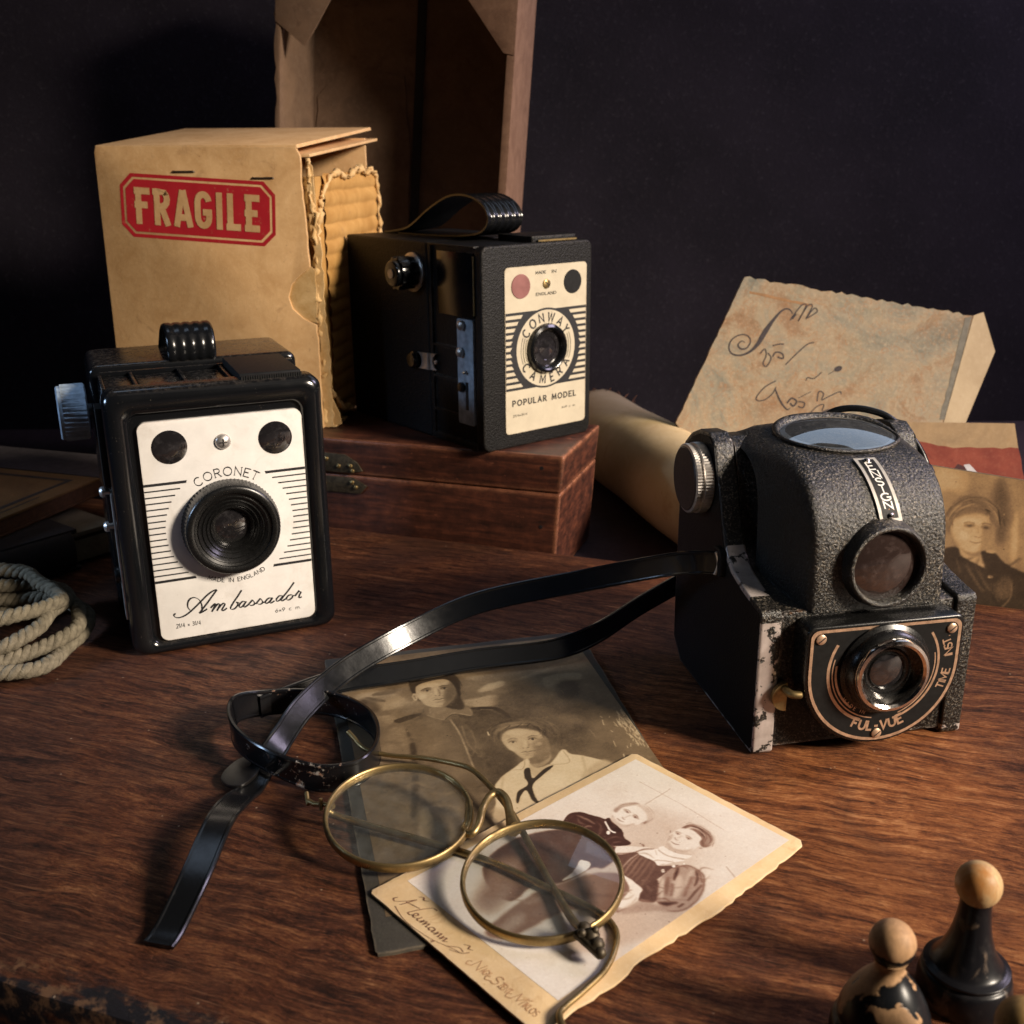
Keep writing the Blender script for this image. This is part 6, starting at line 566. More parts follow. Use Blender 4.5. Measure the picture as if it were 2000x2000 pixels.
    sl = MB(); sl.box(-.072, -.05, 1.12, 1.36, 2.0, 3.4); obj('slot', sl, MAT['ink'], lp)
    sl = MB(); sl.prism(circ(1.62, 3.12, .26, 20), 'x', -.2, -.05); obj('lever', sl, MAT['barrel'], lp, bev=.03)
    la = MB(); la.prism(circ(3.75, 4.06, .42, 16, -90, 90) + circ(5.6, 3.95, .42, 16, 90, 270), 'x', -.09, 0); l_ = obj('latch', la, MAT['silver'], t, bev=.02)
    la = MB(); la.lathe([(.45, 0), (.46, .2), (.34, .32), (0, .34)], (-.06, 5.8, 3.95), (-1, 0, 0), 32); obj('latch_knob', la, MAT['bakelite'], l_)
    la = MB(); la.lathe([(.12, 0), (.1, .06), (0, .07)], (-.09, 3.85, 4.06), (-1, 0, 0), 16).lathe([(.10, 0), (.10, .85)], (-.1, 4.5, 3.6), (0, 0, 1), 12); obj('latch_rivet', la, MAT['silver'], l_)
    vf = MB(); vf.prism(rrect(3.4, 6.3, .35, 3.1, .1), 'z', 10.0, 10.32); v_ = obj('top_finder_flap', vf, MAT['leatherette'], t, bev=.04)
    vf = MB(); vf.box(3.7, 6.2, .2, .3, 10.06, 10.14); obj('flap_edge_strip', vf, MAT['brass'], v_)
    st = MB(); path = spline([(11.9, 10.06), (11.0, 10.14), (9.4, 10.45), (7.4, 11.45), (5.6, 12.10), (4.0, 12.15), (2.8, 11.75), (2.35, 11.1), (2.9, 10.5), (4.4, 10.25), (7.0, 10.14), (10.5, 10.10)], 7); n = 17; x0, wd_ = 2.2, 2.2
    def hp(x, side):
        out = []; ph = (x - x0) / wd_
        for i, (y, z) in enumerate(path):
            a, b_ = path[max(0, i - 1)], path[min(len(path) - 1, i + 1)]; L = math.dist(a, b_); ny, nz = -(b_[1] - a[1]) / L, (b_[0] - a[0]) / L
            o_ = -(.05 + .03 * math.cos(ph * 2 * math.pi * 5)) if side > 0 else .02
            out.append((x, y + ny * o_, z + nz * o_))
        return out
    xs = [x0 + wd_ * i / 30 for i in range(31)]; rr = [hp(x, 1) for x in xs] + [hp(x, -1) for x in xs[::-1]]; st.loft([list(r) for r in zip(*rr)], True, True, True, flip=True); obj('carrying_handle', st, MAT['strap'], t, sharp=70)
    return t
# ------------------------------------------------------------------ right: crackle-painted reflex camera
def reflex_camera():
    t = tag(empty('reflex_camera', (7.87, 31.23, 0), (0, 0, 10.81)), 'battered crackle-black reflex camera with domed viewfinder hood and flaking paint', 'camera')
    side = [(0, .12), (.12, 0), (7.1, .05), (7.95, .75), (8.0, 2.4), (7.95, 8.1), (7.6, 8.85), (7.0, 9.3), (6.2, 9.62), (5.3, 9.72), (4.75, 9.45), (4.1, 8.1), (3.5, 6.75), (3.05, 6.0), (2.5, 5.62), (1.6, 5.38), (.6, 5.2), (.1, 5.15), (0, 5.0)]
    def inset(p, d_): 
        c = (4.2, 3.6); return [(y + d_ * (1 if y < c[0] else -1) * min(1, abs(y - c[0])), z + d_ * (1 if z < c[1] else -1)) for y, z in p]
    b = MB(); b.prism(inset(side, .14), 'x', .74, 6.82); b.prism([(.14, .2), (.3, .2), (.3, 5.0), (.14, 5.0)], 'x', .8, 6.8); body = obj('body', b, MAT['crackle'], t, bev=.05)
    for x0, x1 in ((0, .72), (6.84, 7.56)):
        b = MB(); b.prism(side, 'x', x0, x1); sp = obj('side_plate', b, MAT['flange'], t, bev=.09, seg=3)
        xo = -.015 if x0 == 0 else 7.575; b = MB(); b.prism(inset(side, .13), 'x', min(xo, xo + (.05 if x0 == 0 else -.05)), max(xo, xo + (.05 if x0 == 0 else -.05))); obj('leather_panel', b, MAT['leather_face'], sp)
    # viewfinder hood
    c = 3.95
    prof = [(0, 4.95), (.0, 5.6), (.02, 6.2), (.06, 6.8), (.14, 7.4), (.28, 7.9), (.5, 8.35), (.85, 8.8), (1.25, 9.15), (1.75, 9.42), (2.4, 9.62), (3.3, 9.76), (4.3, 9.86), (5.2, 9.9), (5.9, 9.8), (6.4, 9.5), (6.75, 9.05)]
    P = spline(prof, 4)
    def yF(x): a = abs(x - c); k = .06; return 2.9 * max(0, k * math.log(1 + math.exp((a - 2.33) / k)) / .72) if a < 4 else 2.9
    def hood(x, p): f = yF(x); drop = .10 * ((x - c) / 2.3) ** 2 * max(0, (p[1] - 8.6)); tw = max(0, (abs(x - c) - 2.0)) * .16 * max(0, p[1] - 8.2); return (x, f + p[0] * (6.75 - f) / 6.75, p[1] - drop - tw)
    xs = [c + 3.02 * math.sin(math.pi / 2 * k / 26) for k in range(-26, 27)]; b = MB(); b.loft([[hood(x, p) for p in P] for x in xs], False, False, False, flip=True); hd = obj('viewfinder_hood', b, MAT['crackle'], t, sharp=75)
    def onhood(x, z):
        for i in range(len(P) - 1):
            if P[i][1] <= z <= P[i + 1][1]:
                k = (z - P[i][1]) / (P[i + 1][1] - P[i][1] + 1e-9); q = P[i] * (1 - k) + P[i + 1] * k; return Vector(hood(x, q))
        return Vector(hood(x, P[-1]))
    # name plate follows the curve of the hood: arc length along s, across along u
    arcs = [(0, 7.80)]; z = 7.80
    while z < 9.6 and arcs[-1][0] < 2.6: p0 = onhood(4, z); z += .02; arcs.append((arcs[-1][0] + (onhood(4, z) - p0).length, z))
    def plate_map(u, v, l=0):
        z = np.interp(v, [a[0] for a in arcs], [a[1] for a in arcs]); x = 4.26 - .12 * v + u; p = onhood(x, z); q = onhood(x, min(z + .05, 9.6)); tt = (q - p).normalized(); nn = Vector((1, 0, 0)).cross(tt).normalized()
        if nn.y > 0: nn = -nn
        return tuple(p + nn * (.07 + l))
    L = 2.32; b = MB(); rows = [[plate_map(u, L * k / 14, l) for u, l in ((-.38, -.09), (-.38, 0), (.38, 0), (.38, -.09))] for k in range(15)]; b.loft(rows, True, True, True, flip=True); npl = obj('name_plate', b, MAT['plate_metal'], t, sharp=30)
    ink = Ink(plate_map)
    for k in range(28): ink.mb.add([plate_map(u, .10 + (L - .20) * kk / 28, .012) for kk in (k, k + 1) for u in (-.26, .26)], [(0, 1, 3, 2)])
    obj('plate_field', ink.mb, MAT['mattblack'], npl)
    ink = Ink(plate_map)
    for ch, vb, hh in zip('ENSIGN', (1.77, 1.45, 1.17, .92, .66, .40), (.30, .285, .255, .22, .23, .23)):
        gw = G[ch][0]; s_ = .27 / .74; ink.text(ch, (-gw * s_ / 2 * 1.0, vb), hh, .05, wscale=s_ / hh, space=0)
    ink.mb.v = [tuple(np.array(p) + np.array((0, -.016, .010))) for p in ink.mb.v]; obj('raised_letters', ink.mb, MAT['white'], npl)
    for v in (.17, L - .17):
        p = Vector(plate_map(0, v, .0)); q = Vector(plate_map(0, v, .3)); b = MB(); b.lathe([(.1, 0), (.1, .05), (.05, .09), (0, .1)], p, (q - p), 16); obj('rivet', b, MAT['chrome'], npl)
    b = MB(); b.add([plate_map(u, v, .012) for u, v in ((.0, .26), (.14, .24), (.16, .36), (.06, .44), (-.02, .38))], [(0, 1, 2, 3, 4)]); obj('paint_spot', b, MAT['orange'], npl)
    # taking mirror lens in the hood
    b = MB(); b.lathe([(1.55, -.5), (1.44, 0), (1.37, .30), (1.34, .42), (1.27, .46), (1.20, .42), (1.16, .30), (1.14, .05)], (4.04, .05, 6.46), (0, -1, .04), 72, caps=False); ring = obj('finder_lens_ring', b, MAT['crackle'], t, sharp=60)
    b = MB(); b.lathe([(1.18, .10), (.9, .20), (.5, .28), (0, .30)], (4.04, .05, 6.46), (0, -1, .04), 56); obj('finder_lens', b, MAT['lens_brown'], ring)
    # top viewing lens
    def top(x, y):
        f = yF(x); pv = (y - f) * 6.75 / (6.75 - f); zz = np.interp(pv, [p[0] for p in P[8:]], [p[1] for p in P[8:]]); return hood(x, (pv, zz))[2]
    b = MB(); rings = []
    for k in range(9):
        f = 1 - k / 8; rings.append([(4.12 + 2.02 * f * math.cos(a), 3.95 + 1.72 * f * math.sin(a), top(4.12 + 2.02 * f * math.cos(a), 3.95 + 1.72 * f * math.sin(a)) + .05 + .26 * (1 - f * f)) for a in np.linspace(0, 2 * math.pi, 64, endpoint=False)])
    b.loft(rings, True); gl = obj('viewing_lens', b, MAT['dome'], t, sharp=80)
    b = MB(); fr = [(4.12 + 2.10 * math.cos(a), 3.95 + 1.80 * math.sin(a)) for a in np.linspace(0, 2 * math.pi, 90, endpoint=False)]
    b.tube([(x, y, top(x, y) + .05) for x, y in fr], [.07 + .15 * max(0, math.sin(a)) for a in np.linspace(0, 2 * math.pi, 90, endpoint=False)], 12, True); obj('lens_surround', b, MAT['crackle'], t, sharp=80)
    b = MB(); b.add([(4.12 + 1.95 * math.cos(a), 3.95 + 1.66 * math.sin(a), top(4.12 + 1.95 * math.cos(a), 3.95 + 1.66 * math.sin(a)) + .02) for a in np.linspace(0, 2 * math.pi, 48, endpoint=False)], [tuple(range(48))]); obj('mirror_well', b, MAT['well'], gl)
    # shutter block with engraved plate
    cz = 3.2
    def dsh(r, zt, rc=.28): return [(c + r * math.cos(R(a)), cz + r * math.sin(R(a))) for a in range(180, 361, 6)] + [(x, z) for x, z in circ(c + r - rc, zt - rc, rc, 6, 0, 90)] + [(x, z) for x, z in circ(c - r + rc, zt - rc, rc, 6, 90, 180)]
    b = MB(); b.prism(dsh(2.72, 4.82), 'y', -.76, .25); blk = obj('shutter_block', b, MAT['barrel'], t, bev=.08, seg=3)
    b = MB(); b.prism(dsh(2.56, 4.68), 'y', -.79, -.7); obj('shutter_plate', b, MAT['mattblack'], blk)
    ink = Ink(front(-.795)); o_, i_ = dsh(2.60, 4.72), dsh(2.50, 4.62); n = len(o_); ink.mb.add([(x, -.797, z) for x, z in o_] + [(x, -.797, z) for x, z in i_], [(i, (i + 1) % n, n + (i + 1) % n, n + i) for i in range(n)])
    for r, a0, a1, ww in ((1.92, 150, 250, .10), (1.78, 165, 262, .04), (1.66, 172, 232, .07), (1.92, 285, 395, .08), (1.80, 292, 372, .04)): ink.stroke(circ(c, cz, r, 30, a0, a1), ww)
    ink.arctext('FUL-VUE', (c, cz), 2.06, 247, 292, .33, .075, inside=True, wscale=.95); ink.arctext('MADE IN', (c, cz), 1.62, 218, 250, .12, .02, inside=True)
    ink.arctext('TIME', (c, cz), 2.25, 338, 352, .27, .05, inside=True); ink.arctext('INST.', (c, cz), 2.27, 366, 383, .27, .05, inside=True); obj('engraved_lines', ink.mb, MAT['gold'], blk)
    for x, z in ((1.68, 4.42), (6.2, 4.40), (3.92, .86)):
        b = MB(); b.lathe([(.17, 0), (.17, .05), (.1, .09), (0, .095)], (x, -.79, z), (0, -1, 0), 20); s_ = obj('screw', b, MAT['gold'], blk); i2 = Ink(front(-.888)); i2.stroke([(x - .11, z - .09), (x + .11, z + .09)], .035); obj('screw_slot', i2.mb, MAT['ink'], s_)
    b = MB(); b.lathe([(1.55, 0), (1.55, .12), (1.42, .2), (1.38, .42), (1.30, .5), (1.22, .5)], (c, -.76, cz), (0, -1, 0), 72, caps=False); lb = obj('lens_barrel', b, MAT['barrel'], t)
    b = MB(); b.lathe([(1.24, .30), (1.26, .56), (1.22, .66), (1.12, .68), (1.04, .62), (1.02, .4), (1.0, .2)], (c, -.76, cz), (0, -1, 0), 72, caps=False); obj('chrome_ring', b, MAT['chrome'], lb)
    b = MB(); b.lathe([(1.03, .22), (.82, .26), (.78, .34), (.74, .26), (.66, .24), (.62, .30), (.58, .22)], (c, -.76, cz), (0, -1, 0), 56, caps=False); obj('inner_ring', b, MAT['barrel'], lb)
    b = MB(); b.lathe([(.6, .22), (.4, .28), (0, .31)], (c, -.76, cz), (0, -1, 0), 40); obj('lens', b, MAT['lens'], lb)
    b = MB(); b.tube(spline([(.9, .1, 2.5), (.85, -.35, 2.5), (.95, -.62, 2.48), (1.25, -.68, 2.46)], 5), [.13] * 15 + [.09], 10); b.prism(circ(.95, 2.2, .5, 16, 90, 270), 'y', -.25, -.1); obj('shutter_lever', b, MAT['brass'], t)
    b = MB(); b.lathe([(1.2, 0), (1.27, .04), (1.27, .34), (1.18, .38), (1.18, .46), (1.24, .5), (1.24, .62), (1.15, .66)], (-.02, 5.6, 8.0), (-1, 0, 0), 140, teeth=(.03, .62, .03)); k = obj('winding_knob', b, MAT['silver'], t, sharp=50)
    b = MB(); b.lathe([(1.17, .64), (1.1, .70), (0, .71)], (-.02, 5.6, 8.0), (-1, 0, 0), 64); obj('knob_leather_disc', b, MAT['tan_dark'], k)
    b = MB(); b.prism(rrect(3.05, 3.85, 5.1, 6.1, .2), 'x', -.22, .02); lg = obj('strap_lug', b, MAT['leather_face'], t, bev=.06)
    return t
MAT['tan_dark'] = simple('brown_leather', (.045, .026, .020), .5, 0, .3, 5, .3, 20)
box_camera_white(); box_camera_cream(); reflex_camera()

# ------------------------------------------------------------------ wooden box under the cream camera
def wooden_box():
    t = tag(empty('wooden_box', (2.2, 51.1, -1.8), (0, 0, -19)), 'low reddish-brown wooden box with brass latch, under the cream-plated camera', 'wooden box')
    Lx, Dp, zl, zt = -20.5, 7.0, 4.70, 6.66
    def taper(z): return .0 if z > zl else 0
    b = MB(); xr = lambda z: .36 * (z - 1.8) / 4.86
    b.add([(Lx, 0, 0), (xr(0), 0, 0), (xr(0), Dp, 0), (Lx, Dp, 0), (Lx, 0, zl), (xr(zl), 0, zl), (xr(zl), Dp, zl), (Lx, Dp, zl)], [(3, 2, 1, 0), (4, 5, 6, 7), (0, 1, 5, 4), (1, 2, 6, 5), (2, 3, 7, 6), (3, 0, 4, 7)]); obj('base', b, MAT['boxwood'], t, bev=.10, seg=3)
    b = MB(); z0 = zl + .035; b.add([(Lx, .02, z0), (xr(z0), .02, z0), (xr(z0), Dp, z0), (Lx, Dp, z0), (Lx, -.02, zt), (xr(zt) + .05, -.02, zt), (xr(zt) + .05, Dp, zt), (Lx, Dp, zt)], [(3, 2, 1, 0), (4, 5, 6, 7), (0, 1, 5, 4), (1, 2, 6, 5), (2, 3, 7, 6), (3, 0, 4, 7)]); obj('lid', b, MAT['boxwood'], t, bev=.14, seg=3)
    b = MB(); b.prism([(-14.5, 5.9), (-11.6, 5.85), (-10.9, 5.45), (-10.6, 5.0), (-11.4, 4.85), (-14.5, 4.85)], 'y', -.10, 0); b.prism([(-14.5, 4.6), (-11.2, 4.6), (-10.4, 4.2), (-10.8, 3.75), (-14.5, 3.7)], 'y', -.10, 0); la = obj('latch', b, MAT['grime'], t, bev=.03)
    for x, z in ((-12.7, 5.55), (-12.0, 5.2), (-11.3, 5.25), (-11.2, 4.98), (-11.25, 4.35), (-12.9, 4.2), (-11.05, 4.1)):
        b = MB(); b.lathe([(.13, 0), (.11, .07), (.05, .1), (0, .105)], (x, -.09, z), (0, -1, 0), 12); obj('latch_pin', b, MAT['brass'], la)
    for x, z in ((-.75, 6.0), (-.80, 2.9)):
        b = MB(); b.lathe([(.1, -.02), (.1, .012), (0, .013)], (x, 0, z), (0, -1, 0), 12); obj('nail', b, MAT['ink'], t)
wooden_box()

# ------------------------------------------------------------------ card box with the red stamp
def fragile_box():
    t = tag(empty('cardboard_box', (-21.8, 59.2, 4.9), (0, 0, -10)), 'tan cardboard box with torn open side and a red FRAGILE stamp', 'cardboard box')
    W, D, Hh, T = 11.75, 10.4, 14.62, .2
    fr = [(.0, 0), (11.72, 0), (11.75, 3), (11.72, 5.6), (11.0, 5.95), (10.45, 6.45), (10.28, 7.05), (10.5, 7.7), (11.0, 8.2), (11.55, 8.6), (11.5, 10.5), (11.38, 12.8), (11.42, 14.1), (11.2, 14.55), (.3, 14.7), (.18, 14.4)]
    b = MB(); b.prism(ragged(fr, .0, .35, [0, .03, .03, .03, .02, .02, .02, .02, .03, .03, .04, .04, .03, .03, 0, 0]), 'y', 0, T); frt = obj('front_panel', b, MAT['card'], t, bev=.03)
    b = MB(); b.box(.2, .2 + T, T, D, 0, 14.5); obj('side_panel', b, MAT['card'], t)
    b = MB(); b.box(.2, W - .05, D - T, D, 0, 15.1); obj('back_panel', b, MAT['card'], t, bev=.03)
    tp = MB(); tp.add([(.25, .02, 14.52), (11.3, .02, 14.48), (11.9, D + .6, 15.55), (.35, D, 15.6), (.25, .02, 14.72), (11.25, .02, 14.66), (11.85, D + .6, 15.72), (.35, D, 15.78)], [(3, 2, 1, 0), (4, 5, 6, 7), (0, 1, 5, 4), (1, 2, 6, 5), (2, 3, 7, 6), (3, 0, 4, 7)]); obj('top_panel', tp, MAT['card'], t, bev=.04)
    tp = MB(); tp.add([(2, .5, 13.9), (11.75, .5, 14.05), (12.15, D + .9, 14.95), (2, D, 14.9), (2, .5, 14.05), (11.75, .5, 14.2), (12.15, D + .9, 15.1), (2, D, 15.05)], [(3, 2, 1, 0), (4, 5, 6, 7), (0, 1, 5, 4), (1, 2, 6, 5), (2, 3, 7, 6), (3, 0, 4, 7)]); obj('inner_flap', tp, MAT['card'], t, bev=.03)
    b = MB(); b.box(.2, W, .2, D, 0, .2); obj('bottom_panel', b, MAT['card'], t)
    # corrugated liner: fluted back wall seen through the open side, and a fluted inner tray
    b = MB(); rows = []
    for k in range(170):
        z = .25 + 13.0 * k / 169; w_ = .13 * abs(math.sin(z * math.pi / .82 + .15 * math.sin(z * 2))) ** .7; cut = max(0, z - 12.2); yb = 10.9 - (1.0 - math.sqrt(max(0, 1.0 - cut * cut)) if cut < 1 else 1.0) * 1.0
        rows.append([(11.95 + w_ + .03 * math.sin(y * 1.3 + z), y, z + .03 * math.sin(y * 2)) for y in np.linspace(1.5, yb, 9)])
    b.loft(rows, False); obj('corrugated_liner', b, MAT['kraft'], t, sharp=80)
    b = MB(); b.box(11.2, 11.9, .6, 10.2, .25, 13.1); obj('liner_backing', b, MAT['kraft'], t)
    # torn layers along the opening
    def torn(path, wid, amp, name='torn_edge'):
        P_ = spline(path, 9); b = MB(); pts = []; rs = []
        for q in P_: pts.append(tuple(np.array(q) + RNG.normal(0, amp, 3))); rs.append(max(.03, wid * (.72 + RNG.normal(0, .42))))
        b.tube(pts, rs, 7); b.tube([tuple(np.array(q) + RNG.normal(0, amp * 1.6, 3)) for q in pts[::2]], [max(.02, wid * (.4 + RNG.normal(0, .35))) for _ in pts[::2]], 5); return obj(name, b, MAT['torn'], t, sharp=80)
    torn([(11.75, .35, .15), (11.85, .4, 3), (11.8, .35, 5.6), (11.8, .4, 7.2), (11.85, .4, 9.0), (11.95, .6, 10.6), (12.05, 1.1, 12.0), (12.12, 1.9, 12.85), (12.15, 3.4, 13.3), (12.15, 5.2, 13.0), (12.15, 7.0, 13.45), (12.15, 8.6, 13.2), (12.15, 10.2, 13.2), (12.15, 11.0, 12.2), (12.15, 11.1, 10.0), (12.15, 10.9, 8)], .17, .05)
    torn([(11.7, .2, 14.0), (11.8, .25, 13.3), (11.75, .2, 12.2), (11.85, .25, 11.0), (11.8, .2, 9.8)], .14, .05)
    torn([(11.8, .4, 3.0), (12.0, .9, 2.0), (12.15, 1.8, 1.0), (12.2, 2.9, .55), (12.3, 3.5, .35)], .2, .06)
    for bb, ax, y0, y1 in (([(11.62, 14.0), (11.95, 13.6), (12.0, 11.6), (11.9, 9.7), (11.66, 9.9), (11.6, 12)], 'y', .22, .3), ([(11.7, .02), (12.6, .15), (12.5, .75), (12.0, 1.9), (11.8, 3.2)], 'y', .5, .62), (ragged([(11.2, .25), (12.35, .3), (12.25, 2.6), (11.2, 2.2)], .1, .3), 'z', .02, .12)):
        b = MB(); b.prism(bb, ax, y0, y1); obj('torn_flap', b, MAT['torn'], t)
    b = MB(); b.prism(ragged([(10.3, 7.05), (10.48, 7.72), (11.0, 8.22), (11.6, 8.62), (11.8, 8.4), (11.75, 5.7), (11.0, 5.9), (10.42, 6.4)], .03, .2), 'y', .1, .16); b.prism(ragged([(11.62, .05), (12.25, .1), (12.2, 4), (12.1, 7), (12.15, 9.6), (11.95, 11.5), (11.7, 11.2), (11.75, 6)], .09, .3), 'y', .26, .34); obj('bared_patch', b, MAT['torn'], t)
    # printed stamp
    def sm(u, v, l=0): ca, sa = math.cos(R(-3.6)), math.sin(R(-3.6)); return (5.62 + u * ca - v * sa, -.008 - l, 11.50 + u * sa + v * ca)
    def oct_(a, h_, k): return [(-a + k, -h_), (a - k, -h_), (a, -h_ + k), (a, h_ - k), (a - k, h_), (-a + k, h_), (-a, h_ - k), (-a, -h_ + k)]
    ink = Ink(sm); o_, i_ = oct_(4.28, 1.62, .62), oct_(4.10, 1.44, .55); ink.mb.add([sm(*p) for p in o_ + i_], [(i, (i + 1) % 8, 8 + (i + 1) % 8, 8 + i) for i in range(8)]); ink.poly(oct_(3.98, 1.33, .50)); lab = obj('fragile_stamp', ink.mb, MAT['red'], frt)
    ink = Ink(lambda u, v, l=0: sm(u, v, .012 + l)); x = -3.5; H2 = 1.86; wd = .33
    GL = {'F': [[(.16, 0), (.16, 1)], [(.0, .91), (.62, .91)], [(0, .53), (.52, .53)]], 'R': [[(.16, 0), (.16, 1)], [(0, .91), (.38, .91)] + arc(.36, .72, .2, .2, 90, -90, 6) + [(.1, .50)], [(.34, .5), (.58, 0)]], 'A': [[(.12, 0), (.38, 1)], [(.66, 0), (.40, 1)], [(.2, .26), (.58, .26)]],
          'G': [arc(.36, .70, .22, .22, 10, 180, 8) + arc(.36, .30, .22, .22, 180, 360, 8) + [(.58, .44), (.34, .44)]], 'I': [[(.16, 0), (.16, 1)]], 'L': [[(.16, 0), (.16, 1)], [(0, .09), (.56, .09)]], 'E': [[(.16, 0), (.16, 1)], [(0, .91), (.58, .91)], [(0, .5), (.5, .5)], [(0, .09), (.58, .09)]]}
    for ch, adv in zip('FRAGILE', (.98, 1.06, 1.10, 1.10, .56, .96, 1)):
        for q in GL[ch]: ink.stroke([(x + p[0] * 1.42, -H2 / 2 + p[1] * H2) for p in q], wd if len(q) > 2 or q[0][0] == q[1][0] or ch in 'AR' else .34)
        x += adv * 1.06
    obj('stamp_letters', ink.mb, MAT['card'], lab)
    for x0, x1, z in ((4.5, 5.66, 13.4), (8.82, 9.94, 13.06)):
        b = MB(); b.tube([(x0, .0, z + .02), (x0 + .03, -.05, z), (x1 - .03, -.05, z), (x1, 0, z - .02)], .045, 8); obj('staple', b, MAT['steel'], t)
fragile_box()

# ------------------------------------------------------------------ tall upright open case at the back
def case():
    t = tag(empty('open_case', (-9.0, 70.2, -1.7), (0, 4.6, -11)), 'tall worn open case standing upright behind the cardboard box', 'case')
    W, D, Hh, TOP = 14.9, 6.0, 33.2, 33.2; h = W / 2
    b = MB(); b.box(-h + .3, h - .3, D - .25, D, 0, Hh); bk = obj('back_panel', b, MAT['case'], t)
    b = MB(); b.prism(ragged([(-h, 0), (-h + .3, 0), (-h + .34, Hh), (-h, Hh)], .0, .6, [0, .03, 0, .10]), 'y', .0, D); obj('side_wall', b, MAT['case'], t, bev=.03)
    b = MB(); b.box(h - .5, h, 0, D, 0, Hh); obj('side_wall', b, MAT['case_edge'], t, bev=.06)
    b = MB(); b.box(-h, h, 0, D, Hh, Hh + .4); obj('top_wall', b, MAT['case'], t)
    b = MB(); b.box(-h, h, 0, D, -.0, .3); obj('bottom_wall', b, MAT['case'], t)
    for s_ in (-1, 1):
        b = MB(); k = [(s_ * (h - .02), 26.9), (s_ * (h - .02), Hh), (s_ * (h - 6.0), Hh), (s_ * (h - 2.6), 29.3), (s_ * (h - .7), 27.0)] if s_ > 0 else [(-h + .02, 28.0), (-h + 1.9, 26.7), (-h + 2.5, 27.6), (-h + 4.0, 30.2), (-h + 5.6, Hh), (-h + .02, Hh)]; b.prism(k, 'y', -.06, .12); obj('corner_gusset', b, MAT['case_edge'] if s_ > 0 else MAT['case'], t, bev=.03)
    b = MB(); b.box(-.15, .42, D - .42, D - .3, 0, Hh - 1.8); obj('centre_ribbon', b, MAT['ribbon'], t)
    b = MB(); b.prism(ragged([(-h + .6, 3), (-.2, 3), (-.3, 20.8), (-.9, 25.6), (-h + 2.4, 26), (-h + .6, 24)], .08, .8), 'y', D - .30, D - .25); obj('lining_sheet', b, MAT['case'], t)
case()

# ------------------------------------------------------------------ parchment roll
def roll():
    p0, p1, r = Vector((11.75, 51.0, 1.05)), Vector((5.95, 72.2, .95)), 2.8
    t = tag(empty('parchment_roll', (8.3, 63, -1.8)), 'rolled yellowed parchment lying behind the table edge, beside the wooden box', 'paper roll')
    ax = (p1 - p0); L = ax.length; a = ax.normalized(); u = a.cross(Vector((0, 0, 1))).normalized(); v = u.cross(a); rows = []
    for k in range(40):
        s_ = L * k / 39; end = k == 39; row = []
        for i in range(130):
            th = 2 * math.pi * 2.4 * i / 129; rr = r - .07 * th / 2 + .05 * math.sin(th * 2 + s_ * .15) + .04 * math.sin(s_ * .6 + th); jit = RNG.normal(0, .10) if end else 0
            row.append(p0 + a * (s_ + jit) + (u * math.cos(th + .6) + v * math.sin(th + .6)) * rr - Vector((8.3, 63, -1.8)))
        rows.append(row)
    b = MB(); b.loft(rows, False); o = obj('paper_sheet', b, MAT['roll'], t, sharp=80); sd = o.modifiers.new('thick', 'SOLIDIFY'); sd.thickness = .0004
    b = MB()
    for _ in range(46):
        th = random.uniform(-.2, 2.6); q = p1 + (u * math.cos(th) + v * math.sin(th)) * (r - random.uniform(0, .25)) - a * random.uniform(0, .7) - Vector((8.3, 63, -1.8)); d_ = (a * random.uniform(-.1, .9) + Vector((random.uniform(-.4, .6), 0, random.uniform(.2, 1)))) * random.uniform(.3, 1.0)
        b.tube([q, q + d_ * .5 + Vector((random.uniform(-.1, .1), 0, .05)), q + d_], [.05, .04, .015], 5)
    obj('frayed_fibres', b, MAT['frayed'], t)
MAT['frayed'] = simple('frayed_fibre', (.34, .15, .06), .8, 0, .4, 3)
roll()

